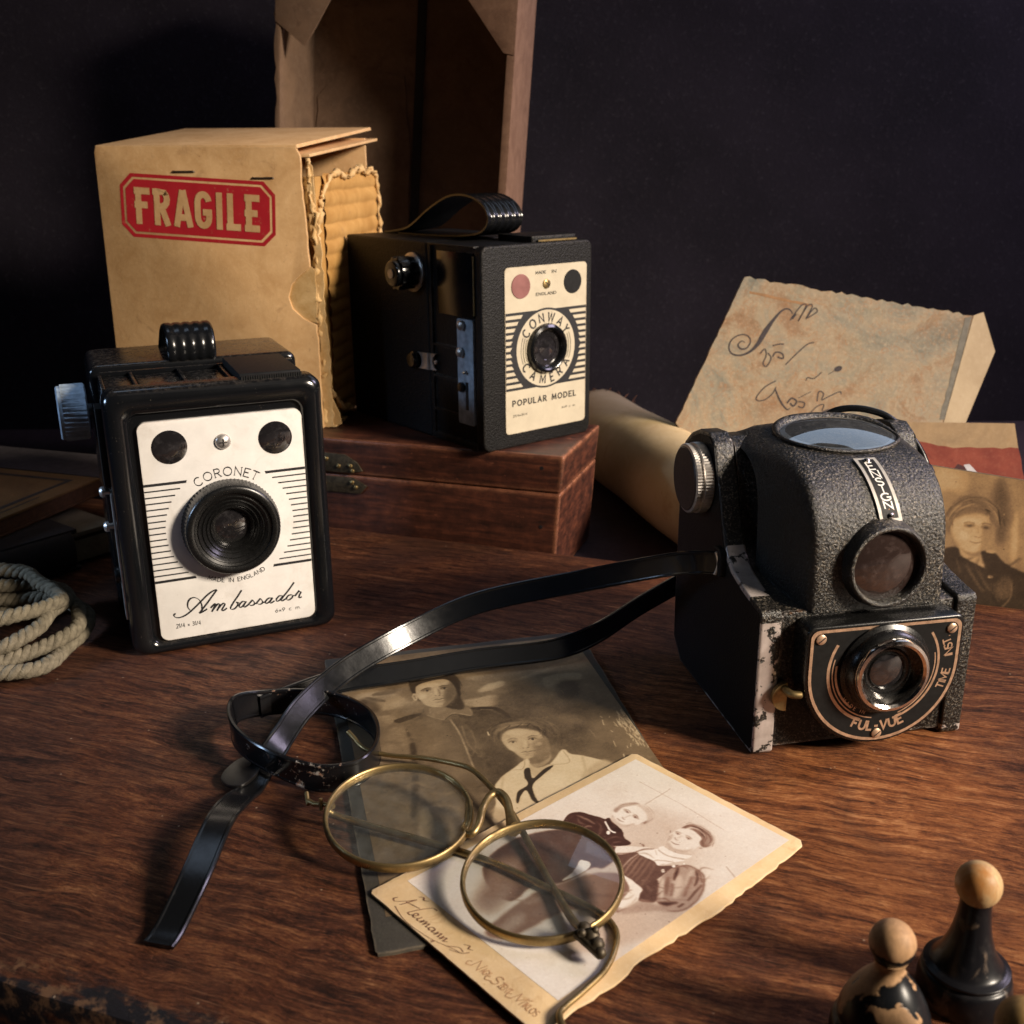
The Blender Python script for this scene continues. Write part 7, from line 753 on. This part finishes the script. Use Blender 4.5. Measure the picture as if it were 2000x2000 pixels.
# ------------------------------------------------------------------ folded parchment letter, leaning
def letter():
    t = tag(empty('folded_letter', (12, 60, -1.78), (0, 0, 0)), 'stained folded parchment letter with inked calligraphy, leaning at the back', 'letter')
    tl = R(14); T = .5
    def mp(u, v, l=0): return (u, v * math.sin(tl) - l * math.cos(tl), v * math.cos(tl) + l * math.sin(tl))
    def slab(poly, z0, z1): b = MB(); n = len(poly); b.add([mp(*p, z0) for p in poly] + [mp(*p, z1) for p in poly], [tuple(range(n - 1, -1, -1)), tuple(range(n, 2 * n))] + [(i, (i + 1) % n, n + (i + 1) % n, n + i) for i in range(n)]); return b
    fr = ragged([(1.2, 0), (11.8, 0), (13.38, 5.96), (14.95, 12.02), (1.63, 14.35), (-2.35, 5.95)], .05, .3, [0, 0, 0, .09, .03, .02]); obj('front_sheet', slab(fr, -T, 0), MAT['letter'], t)
    b = MB(); q = [(13.36, 5.9, .03), (14.9, 5.94, -.5), (16.62, 10.0, -.8), (15.66, 12.25, -.3), (14.95, 12.02, .03)]; n = 5; b.add([mp(*p) for p in q] + [mp(p[0], p[1], p[2] - .25) for p in q], [(0, 1, 2, 3, 4), (9, 8, 7, 6, 5)] + [(i, (i + 1) % n, n + (i + 1) % n, n + i) for i in range(n)]); b.add([mp(11.5, 0, .03), mp(13, 0, -.5), mp(14.9, 5.94, -.5), mp(13.36, 5.9, .03)], [(0, 1, 2, 3)]); obj('side_flap', b, MAT['flap'], t)
    b = MB(); fold = ragged([(13.1, 6.0), (13.4, 6.0), (14.85, 11.95), (14.45, 11.9)], .04, .4); b.add([mp(*p, .012) for p in fold], [tuple(range(len(fold)))]); obj('fold_crease_shade', b, MAT['crease_shade'], t)  # shade of the crease drawn as a grey strip along the fold
    ink = Ink(lambda u, v, l=0: mp(u, v, .012 + l))
    for op in LETTER_INK:
        if op[0] == 'P': ink.poly(spline(op[1], 4, True))
        else:
            C = spline(op[1], 6); ws = list(np.interp(np.linspace(0, 1, len(C)), np.linspace(0, 1, max(2, len(op[2]))), op[2] if len(op[2]) > 1 else op[2] * 2)); ink.stroke(C, [w_ * .75 for w_ in ws])
    obj('ink_calligraphy', ink.mb, MAT['letterink'], t)
    for x, z, wx in ((1.8, 13.4, 3.0),):
        b = MB(); p = ragged([(1.9, 13.55), (5.6, 12.72), (5.6, 12.6), (1.9, 13.4)], .03, .3); b.add([mp(*q, .01) for q in p], [tuple(range(len(p)))]); obj('brown_stain_line', b, MAT['stain'], t)
MAT['flap'] = mk_card('parchment_flap', (.40, .31, .195), (.32, .24, .145), (.46, .37, .25), (.24, .13, .07), .6); MAT['crease_shade'] = simple('grey_crease_shade', (.16, .145, .115), .8); MAT['letterink'] = simple('faded_ink', (.035, .024, .026), .7, 0, .5, 6); MAT['stain'] = simple('brown_stain', (.30, .16, .07), .8)
letter()
# ------------------------------------------------------------------ postcard and the woman's portrait behind the table edge
def postcard():
    t = tag(empty('picture_postcard', (20.2, 55.5, -1.78), (-8, 0, -6)), 'red and tan picture postcard with white building, standing behind the portrait', 'postcard')
    o = [(-2.5, 0), (8.4, 0), (7.1, 4.6), (6.55, 7.02), (-2.5, 7.0)]; b = MB(); b.prism(o, 'y', 0, .06); obj('card', b, MAT['tancard'], t)
    L = lambda y: (lambda u, v, l=0: (u, y - l, v)); k = Ink(L(-.006)); k.poly(ragged([(-2.45, 0.05), (8.3, .05), (7.15, 4.55), (6.85, 5.7), (3.5, 5.65), (1.5, 6.0), (-.5, 5.9), (-2.45, 5.8)], .06, .4)); obj('red_field', k.mb, MAT['postred'], t)
    k = Ink(L(-.012)); k.poly([(.4, 3.4), (2.9, 3.4), (3.1, 3.75), (2.7, 4.25), (2.1, 4.65), (.6, 4.8)]); k.poly([(4.1, 4.75), (4.4, 4.8), (5.0, 4.2), (5.3, 3.9), (5.1, 3.3), (4.9, 3.8), (4.4, 4.3)]); obj('white_building', k.mb, MAT['bluewhite'], t)
    k = Ink(L(-.010)); k.poly([(3.1, 3.3), (5.5, 3.2), (5.0, 4.0), (4.3, 4.6), (3.8, 4.8), (3.3, 4.1)]); k.poly([(-2.4, 0.1), (7, .1), (6.5, 3.2), (3, 3.3), (-2.4, 3.0)]); obj('dark_foreground', k.mb, MAT['postdark'], t)
MAT['tancard'] = mk_card('postcard_sky', (.40, .27, .15), (.28, .19, .11), (.50, .36, .22))
postcard()
SEPIA = [(0, (.018, .012, .008)), (.18, (.050, .033, .019)), (.4, (.205, .142, .080)), (.6, (.44, .325, .19)), (.8, (.60, .475, .300)), (1, (.74, .63, .45))]
BROWN = [(0, (.024, .008, .006)), (.2, (.072, .026, .018)), (.45, (.27, .15, .105)), (.7, (.60, .48, .385)), (.85, (.76, .69, .61)), (1, (.88, .85, .80))]
WARM = [(0, (.014, .009, .007)), (.2, (.070, .044, .026)), (.4, (.26, .155, .08)), (.6, (.54, .33, .15)), (.8, (.72, .53, .30)), (1, (.82, .68, .46))]
def portrait():
    t = tag(empty('portrait_photograph', (19.0, 44.75, -1.78), (-10, 0, -21.6)), 'sepia portrait photograph of a woman in a dark dress, upright beside the reflex camera', 'photograph')
    W, Hh = 6.6, 7.42; x0 = -1.2
    b = MB(); b.add([(x0, .02, 0), (x0 + W, .02, 0), (x0 + W, .02, 7.06), (x0, .02, 7.58), (x0, .09, 0), (x0 + W, .09, 0), (x0 + W, .09, 7.06), (x0, .09, 7.58)], [(0, 1, 2, 3), (7, 6, 5, 4), (0, 4, 5, 1), (1, 5, 6, 2), (2, 6, 7, 3), (3, 7, 4, 0)]); obj('card_backing', b, MAT['photo_edge'], t)
    c = Canvas(W - .1, Hh, 30, .5, .03, .04); c.run(PORTRAIT_PAINT, (x0 + .05, 0)); c.folds(90, (0, 6, .5, 3.6), .04, .8, .1, 60, (.05, .4)); c.sheet('portrait_print', t, WARM, fmap=lambda X, Y: np.stack([X + x0 + .05, 0 * X + .012, Y * (1 + (.10 - X * .079) / Hh) + .02], -1), specks=20)
portrait()

# ------------------------------------------------------------------ loose photographs on the table
def couple_photo():
    t = tag(empty('mounted_photograph', (-3.48, 21.92, 0), (0, 0, 13.5)), 'brown photograph of a soldier and a woman on dark mount, lying under the strap', 'photograph')
    b = MB(); b.prism(ragged([(.05, 0), (9.6, .02), (9.7, .1), (10.48, 16.9), (10.4, 17), (.05, 17.0), (0, 16.9), (0, .08)], .02, .4, [.03, 0, .015, 0, .02, 0, .02, 0]), 'z', .0, .12); obj('mount_board', b, MAT['mount'], t, bev=.02)
    x0, y0, W, Hh = .42, 1.3, 9.62, 15.35; c = Canvas(W, Hh, 40, .34, .03, .05); c.run(SOLDIER_PAINT, (x0, y0), lambda: (c.folds(170, (.5, 5.6, 2, 11.5), .045, .9, .12, 20, (.16, .46)), c.folds(120, (0, W, 7, Hh), .035, .8, .35, 10, (.15, .4))))
    for _ in range(70):        # silvered scratches down the right edge
        x, y = W - abs(RNG.normal(0, .35)), RNG.uniform(6.2, 8.6); c.stroke([(x, y), (x + RNG.normal(0, .05), y + RNG.uniform(.1, .45))], [.03, .02], .85, .01, .7)
    for _ in range(22): x, y = RNG.uniform(.1, W), RNG.uniform(4, Hh); c.stroke([(x, y), (x + RNG.normal(0, .08), y + RNG.normal(0, .25))], [.02, .015], .7, .01, .5)
    sh = c.sheet('photo_print', t, SEPIA, .126); sh.location = (x0 * U, y0 * U, 0)
couple_photo()
def cabinet_card():
    t = tag(empty('cabinet_card', (-3.92, 24.2, .14), (0, 0, -48.5)), 'cream-mounted studio photograph of two seated young women, lying under the spectacles', 'photograph')
    Wc, Lc = 6.62, 10.5
    o = ragged([(.1, 0), (6.5, -.03), (6.66, .1), (6.75, 2.6), (6.62, 3.2), (6.78, 6.2), (6.62, 10.3), (6.45, 10.48), (.15, 10.5), (.02, 10.38), (0, 5), (0, .1)], .02, .22, [.006, 0, .035, .04, .05, .04, 0, .012, 0, .012, .012, 0]); b = MB(); b.prism(o, 'z', 0, .075); cs = obj('card_mount', b, MAT['cardstock'], t, bev=.015)
    x0, y0, W, Hh = .34, 1.02, 5.9, 9.2; c = Canvas(W, Hh, 56, .83, .018, .022)
    c.poly([(0, 0), (W, 0), (W, 1.6), (0, 1.9)], .88, .5, .8); c.poly([(0, Hh), (W, Hh), (W, Hh - 1.3), (0, Hh - 1.0)], .88, .8, .8); c.run(SISTERS_PAINT, (x0, y0)); c.folds(160, (.3, 5.5, 1, 6.5), .05, .45, .05, 60, (.08, .6))
    for _ in range(60): x, y = RNG.uniform(0, W), RNG.uniform(0, Hh); c.stroke([(x, y), (x + RNG.normal(0, .04), y + RNG.normal(0, .04))], [.035, .02], .62, .02, .5)
    sh = c.sheet('photo_print', t, BROWN, .081, specks=90); sh.location = (x0 * U, y0 * U, 0)
    ink = Ink(flat(.079))
    H_ = [[(.72, .30), (.68, .20), (.80, .16), (1.0, .38), (1.15, .62)], [(1.15, .62), (1.08, .40), (1.02, .22), (.98, .16)], [(1.02, .36), (1.3, .42), (1.48, .46)], [(1.86, .74), (1.70, .72), (1.55, .50), (1.44, .26), (1.40, .14), (1.50, .12)],
          [(1.50, .14), (1.62, .20), (1.66, .28), (1.58, .30), (1.56, .20), (1.64, .14), (1.76, .20)], [(1.80, .30), (1.77, .16), (1.84, .15), (1.90, .22)], [(1.92, .28), (1.92, .15), (1.96, .24), (2.02, .28), (2.03, .15), (2.07, .24), (2.13, .28), (2.14, .16), (2.20, .18)],
          [(2.40, .27), (2.28, .27), (2.24, .18), (2.32, .15), (2.40, .24), (2.40, .15), (2.48, .19)], [(2.52, .28), (2.52, .15), (2.57, .25), (2.63, .28), (2.64, .16), (2.70, .18)], [(2.74, .28), (2.74, .15), (2.79, .25), (2.85, .28), (2.86, .16), (2.96, .22)], [(1.1, .72), (1.2, .80), (1.3, .74), (1.42, .82)]]
    for s_ in H_: ink.stroke(spline([(x, y + .12) for x, y in s_], 6), .05, nib=(35, .018))
    for s_ in ([(.95, .16), (1.6, .02), (2.5, .08), (3.15, .26), (3.45, .33)], [(2.62, .05), (2.70, .12), (2.68, .02)], [(3.05, .22), (3.30, .42), (3.5, .40)], [(3.2, .20), (3.5, .34), (3.62, .50)], [(3.3, .58), (3.45, .66), (3.5, .56), (3.62, .62)]): ink.stroke(spline(s_, 8), .04, nib=(20, .016))
    obj('sepia_signature', ink.mb, MAT['sepia'], cs)
    ink = Ink(flat(.079)); X = 3.98
    for wd, wl in (('NAGY', .72), ('SZENT', .78), ('MIKLOS', .95)):
        ink.text(wd[0], (X, .24), .30, .03, slant=.2, nib=(60, .02)); ink.stroke(spline([(X + .02, .26), (X - .12, .20), (X - .16, .30), (X - .08, .36)], 5), .025); gw = G[wd[0]][0] * .30 + .09; ink.text(wd[1:], (X + gw, .27), .19, .026, space=.2, width=wl - gw - .16); X += wl - .02
    ink.stroke([(5.78, .50), (5.86, .58)], .025); obj('town_lettering', ink.mb, MAT['palebrown'], cs)
cabinet_card()

# ------------------------------------------------------------------ spectacles
def spectacles():
    t = tag(empty('spectacles', (-1.4, 25.4, .2)), 'old round brass spectacles lying across the two loose photographs', 'spectacles')
    O = Vector((-1.4, 25.4, .2)); fr = []
    def basis(rx, ry): e = Euler((R(rx), R(ry), 0)).to_matrix(); return e @ Vector((1, 0, 0)), e @ Vector((0, 1, 0)), e @ Vector((0, 0, 1))
    LR = (Vector((.71, 23.92, .78)), basis(7, -2)); LL = (Vector((-3.36, 26.86, .80)), basis(8, 2))
    for cc, (ex, ey, en) in (LR, LL):
        r = 2.10; b = MB(); rows = []
        for k in range(96):
            a = 2 * math.pi * k / 96; d_ = ex * math.cos(a) + ey * math.sin(a); P0 = cc - O + d_ * r
            rows.append([P0 + d_ * (x * .075) + en * (y * .16) for x, y in ((math.cos(2 * math.pi * j / 12), math.sin(2 * math.pi * j / 12)) for j in range(12))])
        rows.append(rows[0]); b.loft(rows, True); rim = obj('rim', b, MAT['brass'], t, sharp=80)
        b = MB(); b.lathe([(2.06, -.03), (2.06, .02), (1.4, .05), (.7, .065), (0, .07)], cc - O, en, 64); b.add([tuple(cc - O + en * -.03 + (ex * math.cos(a) + ey * math.sin(a)) * 2.06) for a in np.linspace(0, 2 * math.pi, 48, endpoint=False)][::-1], [tuple(range(48))]) if False else None; obj('glass', b, MAT['clear'], rim)
    def wire(name, pts, r, m='brass'): b = MB(); P_ = spline(pts, 8); rr = list(np.interp(np.linspace(0, 1, len(P_)), np.linspace(0, 1, len(r)), r)) if isinstance(r, list) else r; b.tube([Vector(p) - O for p in P_], rr, 10); return obj(name, b, MAT[m], t, sharp=80)
    wire('bridge', [(-1.34, 27.5, .80), (-1.36, 26.7, .70), (-1.42, 26.3, .66), (-1.22, 26.02, .72), (-1.02, 26.3, .86), (-.92, 26.85, 1.0), (-.72, 27.35, 1.08), (-.46, 27.45, 1.12), (-.24, 27.1, 1.1), (-.13, 26.5, 1.0), (-.06, 26.05, .95), (.0, 25.88, .95)], [.11, .11, .12, .12, .11, .11, .12, .13, .13, .14, .2, .24])
    wire('temple', [(1.88, 21.95, .62), (1.5, 22.6, .45), (.95, 24.25, .38), (.42, 25.9, .42), (-.1, 27.3, .55), (-.62, 28.35, .62), (-1.3, 29.5, .62), (-1.9, 30.0, .55), (-2.9, 30.5, .46), (-4.0, 30.75, .42), (-4.85, 31.0, .5), (-5.35, 31.55, .66), (-5.52, 31.75, .72)], [.11, .11, .10, .10, .10, .095, .09, .085, .08, .075, .075, .085, .09])
    wire('temple', [(-5.5, 27.35, .62), (-5.0, 27.25, .42), (-2.5, 26.18, .34), (-.7, 25.25, .36), (.85, 24.1, .36), (1.9, 23.35, .34), (2.45, 22.75, .3), (2.52, 22.1, .3), (2.2, 21.2, .28), (1.6, 20.45, .28), (1.15, 19.95, .3), (.98, 19.65, .32), (1.05, 19.2, .36)], [.10, .11, .11, .10, .10, .09, .085, .08, .075, .075, .075, .085, .1])
    b = MB()
    for k, (q, rr) in enumerate((((1.70, 21.98, .76), .20), ((1.86, 21.75, .74), .22), ((1.98, 21.52, .68), .20), ((2.04, 21.30, .62), .16), ((1.62, 21.72, .86), .12), ((1.95, 21.75, .92), .10))):
        b.lathe([(0, -rr), (rr * .7, -rr * .7), (rr, 0), (rr * .7, rr * .7), (0, rr)], Vector(q) - O, (.3 * k - .6, .5, 1), 10)
    b.tube([Vector((1.5, 21.9, .72)) - O, Vector((2.05, 21.25, .6)) - O], .13, 8); obj('hinge', b, MAT['grime'], t, sharp=60)
    b = MB(); b.tube([Vector(q) - O for q in ((-5.32, 27.3, .80), (-5.62, 27.5, .74), (-5.95, 27.62, .68), (-6.2, 27.85, .66))], .08, 8); b.tube([Vector(q) - O for q in ((-5.72, 27.42, .60), (-5.72, 27.5, .95))], .055, 8); b.tube([Vector(q) - O for q in ((-6.15, 27.7, .6), (-6.25, 28.05, .8))], .07, 8); obj('hinge', b, MAT['brass'], t, sharp=60)
spectacles()

# ------------------------------------------------------------------ strap
def strap():
    O = Vector((-4, 36, 0)); t = tag(empty('camera_strap', (-4, 36, 0)), 'long black leather strap looped on the table, tied to the reflex camera', 'strap')
    def band(name, pts, mat='strap', w_=.88, th=.15, n=9, close=False):
        C = spline([p[0] for p in pts], n, close); Wd = spline([p[1] for p in pts], n, close)
        if close: C += C[:4]; Wd += Wd[:4]
        b = MB(); b.ribbon([Vector(p) - O for p in C], Wd, w_, th); return obj(name, b, MAT[mat], t, sharp=18)
    V = (0, 0, 1)
    band('upper_strand', [((7.05, 34.55, 5.55), V), ((6.35, 34.9, 5.45), V), ((5.3, 36.0, 4.9), (0, -.1, 1)), ((2.55, 37.6, 3.7), (0, .2, 1)), ((-1.3, 38.35, 2.55), (-.1, .35, 1)), ((-3.95, 37.3, 1.75), (-.25, .45, 1)), ((-6.0, 35.2, 1.35), (-.4, .35, 1)), ((-7.2, 33.2, .95), (-.6, .2, .8)), ((-7.75, 31.9, .5), (-.6, -.2, .6)), ((-8.15, 30.5, .16), (-.9, 0, .15)), ((-8.3, 29.3, .13), (-.95, .1, .05)), ((-8.38, 28.2, .50), (-.95, .2, .10)), ((-8.42, 26.4, .98), (-.95, .25, .05)), ((-8.55, 24.4, .72), (-.95, .3, .05)), ((-8.85, 22.9, .2), (-.95, .35, 0)), ((-9.0, 22.3, .12), (-.95, .35, 0))], w_=.86)
    band('lower_strand', [((14.9, 37.5, 6.2), V), ((15.35, 38.2, 7.6), (.2, -.3, 1)), ((14.2, 39.6, 7.0), V), ((11.0, 40.6, 4.6), V), ((7.5, 40.3, 2.9), V), ((5.2, 39.6, 1.9), V), ((3.3, 38.6, 1.1), (0, .2, 1)), ((1.6, 37.95, .72), (-.1, .6, .8)), ((-1.4, 37.25, .66), (-.1, .7, .7)), ((-4.1, 36.35, .62), (-.1, .7, .7)), ((-6.2, 35.7, .62), (-.1, .5, .85)), ((-7.6, 34.9, .62), V), ((-8.9, 33.7, .62), V)], w_=.84)
    band('worn_loop', [((-9.55, 32.85, .98), (-.1, 0, 1)), ((-9.2, 31.35, .88), (0, -.1, 1)), ((-7.9, 30.05, .74), (0, -.15, 1)), ((-6.2, 29.35, .50), V), ((-4.9, 29.6, .50), V), ((-4.45, 30.9, .52), V), ((-4.85, 32.6, .55), V), ((-6.0, 33.75, .58), V), ((-7.4, 34.15, .6), V), ((-8.8, 33.9, .68), V)], 'wornstrap', w_=.98, close=True)
    b = MB(); b.prism(spline([(-9.25, 30.6), (-9.35, 29.9), (-9.0, 29.35), (-8.5, 29.3), (-8.2, 30.0), (-8.4, 30.9), (-8.9, 31.1)], 5, True), 'z', .03, .16); b.v = [(x - O.x, y - O.y, z + .04 * (31.2 - y) + .10 * max(0, x + 9.4)) for x, y, z in b.v]; obj('keeper_tab', b, MAT['leather_tab'], t, bev=.03)
    b = MB()
    pts = spline([(11.2, 38.9, 9.2), (11.8, 38.9, 9.78), (12.4, 38.8, 9.98), (13.15, 38.6, 9.95), (13.9, 38.4, 9.66), (14.75, 38.0, 8.85), (15.15, 37.5, 7.85), (15.1, 37.1, 6.9)], 9); b.tube([Vector(p) - O for p in pts], .13, 10); obj('lug_loop', b, MAT['strap'], t, sharp=80)
    b = MB(); b.tube([Vector(q) - O for q in spline([(6.98, 34.5, 5.15), (7.08, 34.5, 5.55), (6.98, 34.5, 5.98)], 6)], .06, 8); obj('metal_tip', b, MAT['silver'], t)
strap()

# ------------------------------------------------------------------ rope
def rope():
    t = tag(empty('rope_coil', (-19.9, 39.4, 0)), 'coil of pale twisted rope lying at the left edge of the table', 'rope')
    key = []
    for i in range(54):
        a = i / 54 * 2 * math.pi * 4.2 + 1.2; lv = i / 54; rx = 3.35 - 1.15 * lv + .35 * math.sin(i * 1.7); ry = 3.9 - 1.5 * lv + .3 * math.cos(i * 1.3)
        key.append((-.6 + rx * math.cos(a) - .7 * lv, .2 + ry * math.sin(a) + 1.1 * lv, .34 + 1.75 * lv ** 1.25 + .16 * math.sin(i * 1.1) * (lv > .1)))
    C = np.array(spline(key, 14)); seg = np.r_[0, np.cumsum(np.linalg.norm(np.diff(C, axis=0), axis=1))]; n = int(seg[-1] / .09); s_ = np.linspace(0, seg[-1], n); C = np.stack([np.interp(s_, seg, C[:, k]) for k in range(3)], -1)
    T = np.gradient(C, axis=0); T /= np.linalg.norm(T, axis=1)[:, None]; Up = np.array((0, 0, 1.)); S = np.cross(T, Up); S /= np.linalg.norm(S, axis=1)[:, None]; N = np.cross(S, T)
    b = MB()
    for k in range(3):
        ph = s_ / 1.0 * 2 * math.pi + k * 2 * math.pi / 3; Q = C + S * (np.cos(ph) * .148)[:, None] + N * (np.sin(ph) * .148)[:, None]; b.tube(Q, [.168 + .014 * math.sin(j * .9 + k) + random.uniform(-.008, .008) for j in range(n)], 9)
    obj('twisted_strands', b, MAT['rope'], t, sharp=80)
rope()

# ------------------------------------------------------------------ books at the left
def books():
    t = tag(empty('book', (-21.3, 55.6, 2.1), (0, 0, 71.5)), 'tan cloth-bound book with dark border lines, lying on a black book', 'book')
    b = MB(); b.box(-17, 2.2, .1, 12.5, .12, .8); obj('page_block', b, MAT['bookedge'], t)
    b = MB(); b.box(-17.1, 2.4, 0, 12.7, .78, .92); obj('front_cover', b, MAT['tan'], t, bev=.03); b = MB(); b.box(-17.1, 2.4, 0, 12.7, 0, .12); obj('back_cover', b, MAT['bookedge'], t, bev=.03)
    b = MB(); b.box(-1.3, 2.45, -.02, 12.75, .90, .96); obj('spine_cloth', b, MAT['slate'], t, bev=.02)
    k = Ink(flat(.928)); k.stroke([(-16.5, 1.15), (-2.2, 1.15), (-2.2, 12)], .30); k.stroke([(-12, .55), (-5, .62)], .10); obj('border_line', k.mb, MAT['blackline'], t)
    t = tag(empty('book', (-20.95, 48.9, 0), (0, 0, 51.5)), 'black cloth book with pale pages showing, underneath the tan book', 'book')
    b = MB(); b.box(-14, -.0, .0, 12, 0, .22).box(-14, 0, 0, 12, 1.85, 2.08); b.prism([(.0, .1), (-.25, .5), (-.3, 1.1), (-.22, 1.7), (0, 2.0), (.5, 2.0), (.5, .1)], 'x', -14, -.3); obj('cover', b, MAT['darkbook'], t, bev=.05)
    b = MB(); b.box(-13.5, 2.4, .5, 11.5, .22, 1.3); b.box(-13.5, 2.3, .4, 11.5, 1.5, 1.72); obj('page_block', b, MAT['pages'], t, bev=.03)
books()

# ------------------------------------------------------------------ game pawns
def pawn(label, loc, body, head, hc, hr, mb_, mh):
    t = tag(empty('pawn', loc), label, 'pawn', 'turned wooden pawns in the lower right corner'); b = MB(); b.lathe([(p[0] * .88, p[1]) for p in spline(body, 6)], (0, 0, 0), (0, 0, 1), 64); obj('body', b, MAT[mb_], t, sharp=60)
    b = MB(); b.lathe([(hr * math.sin(a) * (1.0), hc - hr * math.cos(a) * 1.04) for a in np.linspace(.35, math.pi, 24)], (0, 0, 0), (0, 0, 1), 56); obj('head', b, MAT[mh], t, sharp=80)
pawn('squat pawn with tan wood showing through chipped black paint', (8.05, 18.9, 0), [(0, 0), (1.05, 0), (1.24, .12), (1.28, .40), (1.24, .72), (1.12, .86), (1.10, .92), (1.12, 1.0), (1.06, 1.2), (.92, 1.5), (.70, 1.82), (.46, 2.08), (.36, 2.25), (.37, 2.38), (.42, 2.50)], None, 2.88, .49, 'pawn_a', 'pawn_ah')
pawn('tall pawn with black body and bare wood ball head', (10.5, 20.45, 0), [(0, 0), (1.0, 0), (1.15, .12), (1.2, .42), (1.15, .76), (1.05, .86), (1.09, .90), (1.10, .96), (1.02, 1.0), (.88, 1.08), (.70, 1.35), (.54, 1.75), (.44, 2.2), (.40, 2.55), (.40, 2.76)], None, 3.16, .51, 'pawn_b', 'pawn_bh')
pawn('pawn with honey-coloured head cut off by the corner', (9.95, 16.75, 0), [(0, 0), (.95, 0), (1.09, .14), (1.13, .5), (1.08, .85), (.98, 1.0), (.86, 1.2), (.62, 1.5), (.45, 1.8), (.37, 2.1), (.36, 2.2)], None, 2.66, .58, 'pawn_b', 'honey')
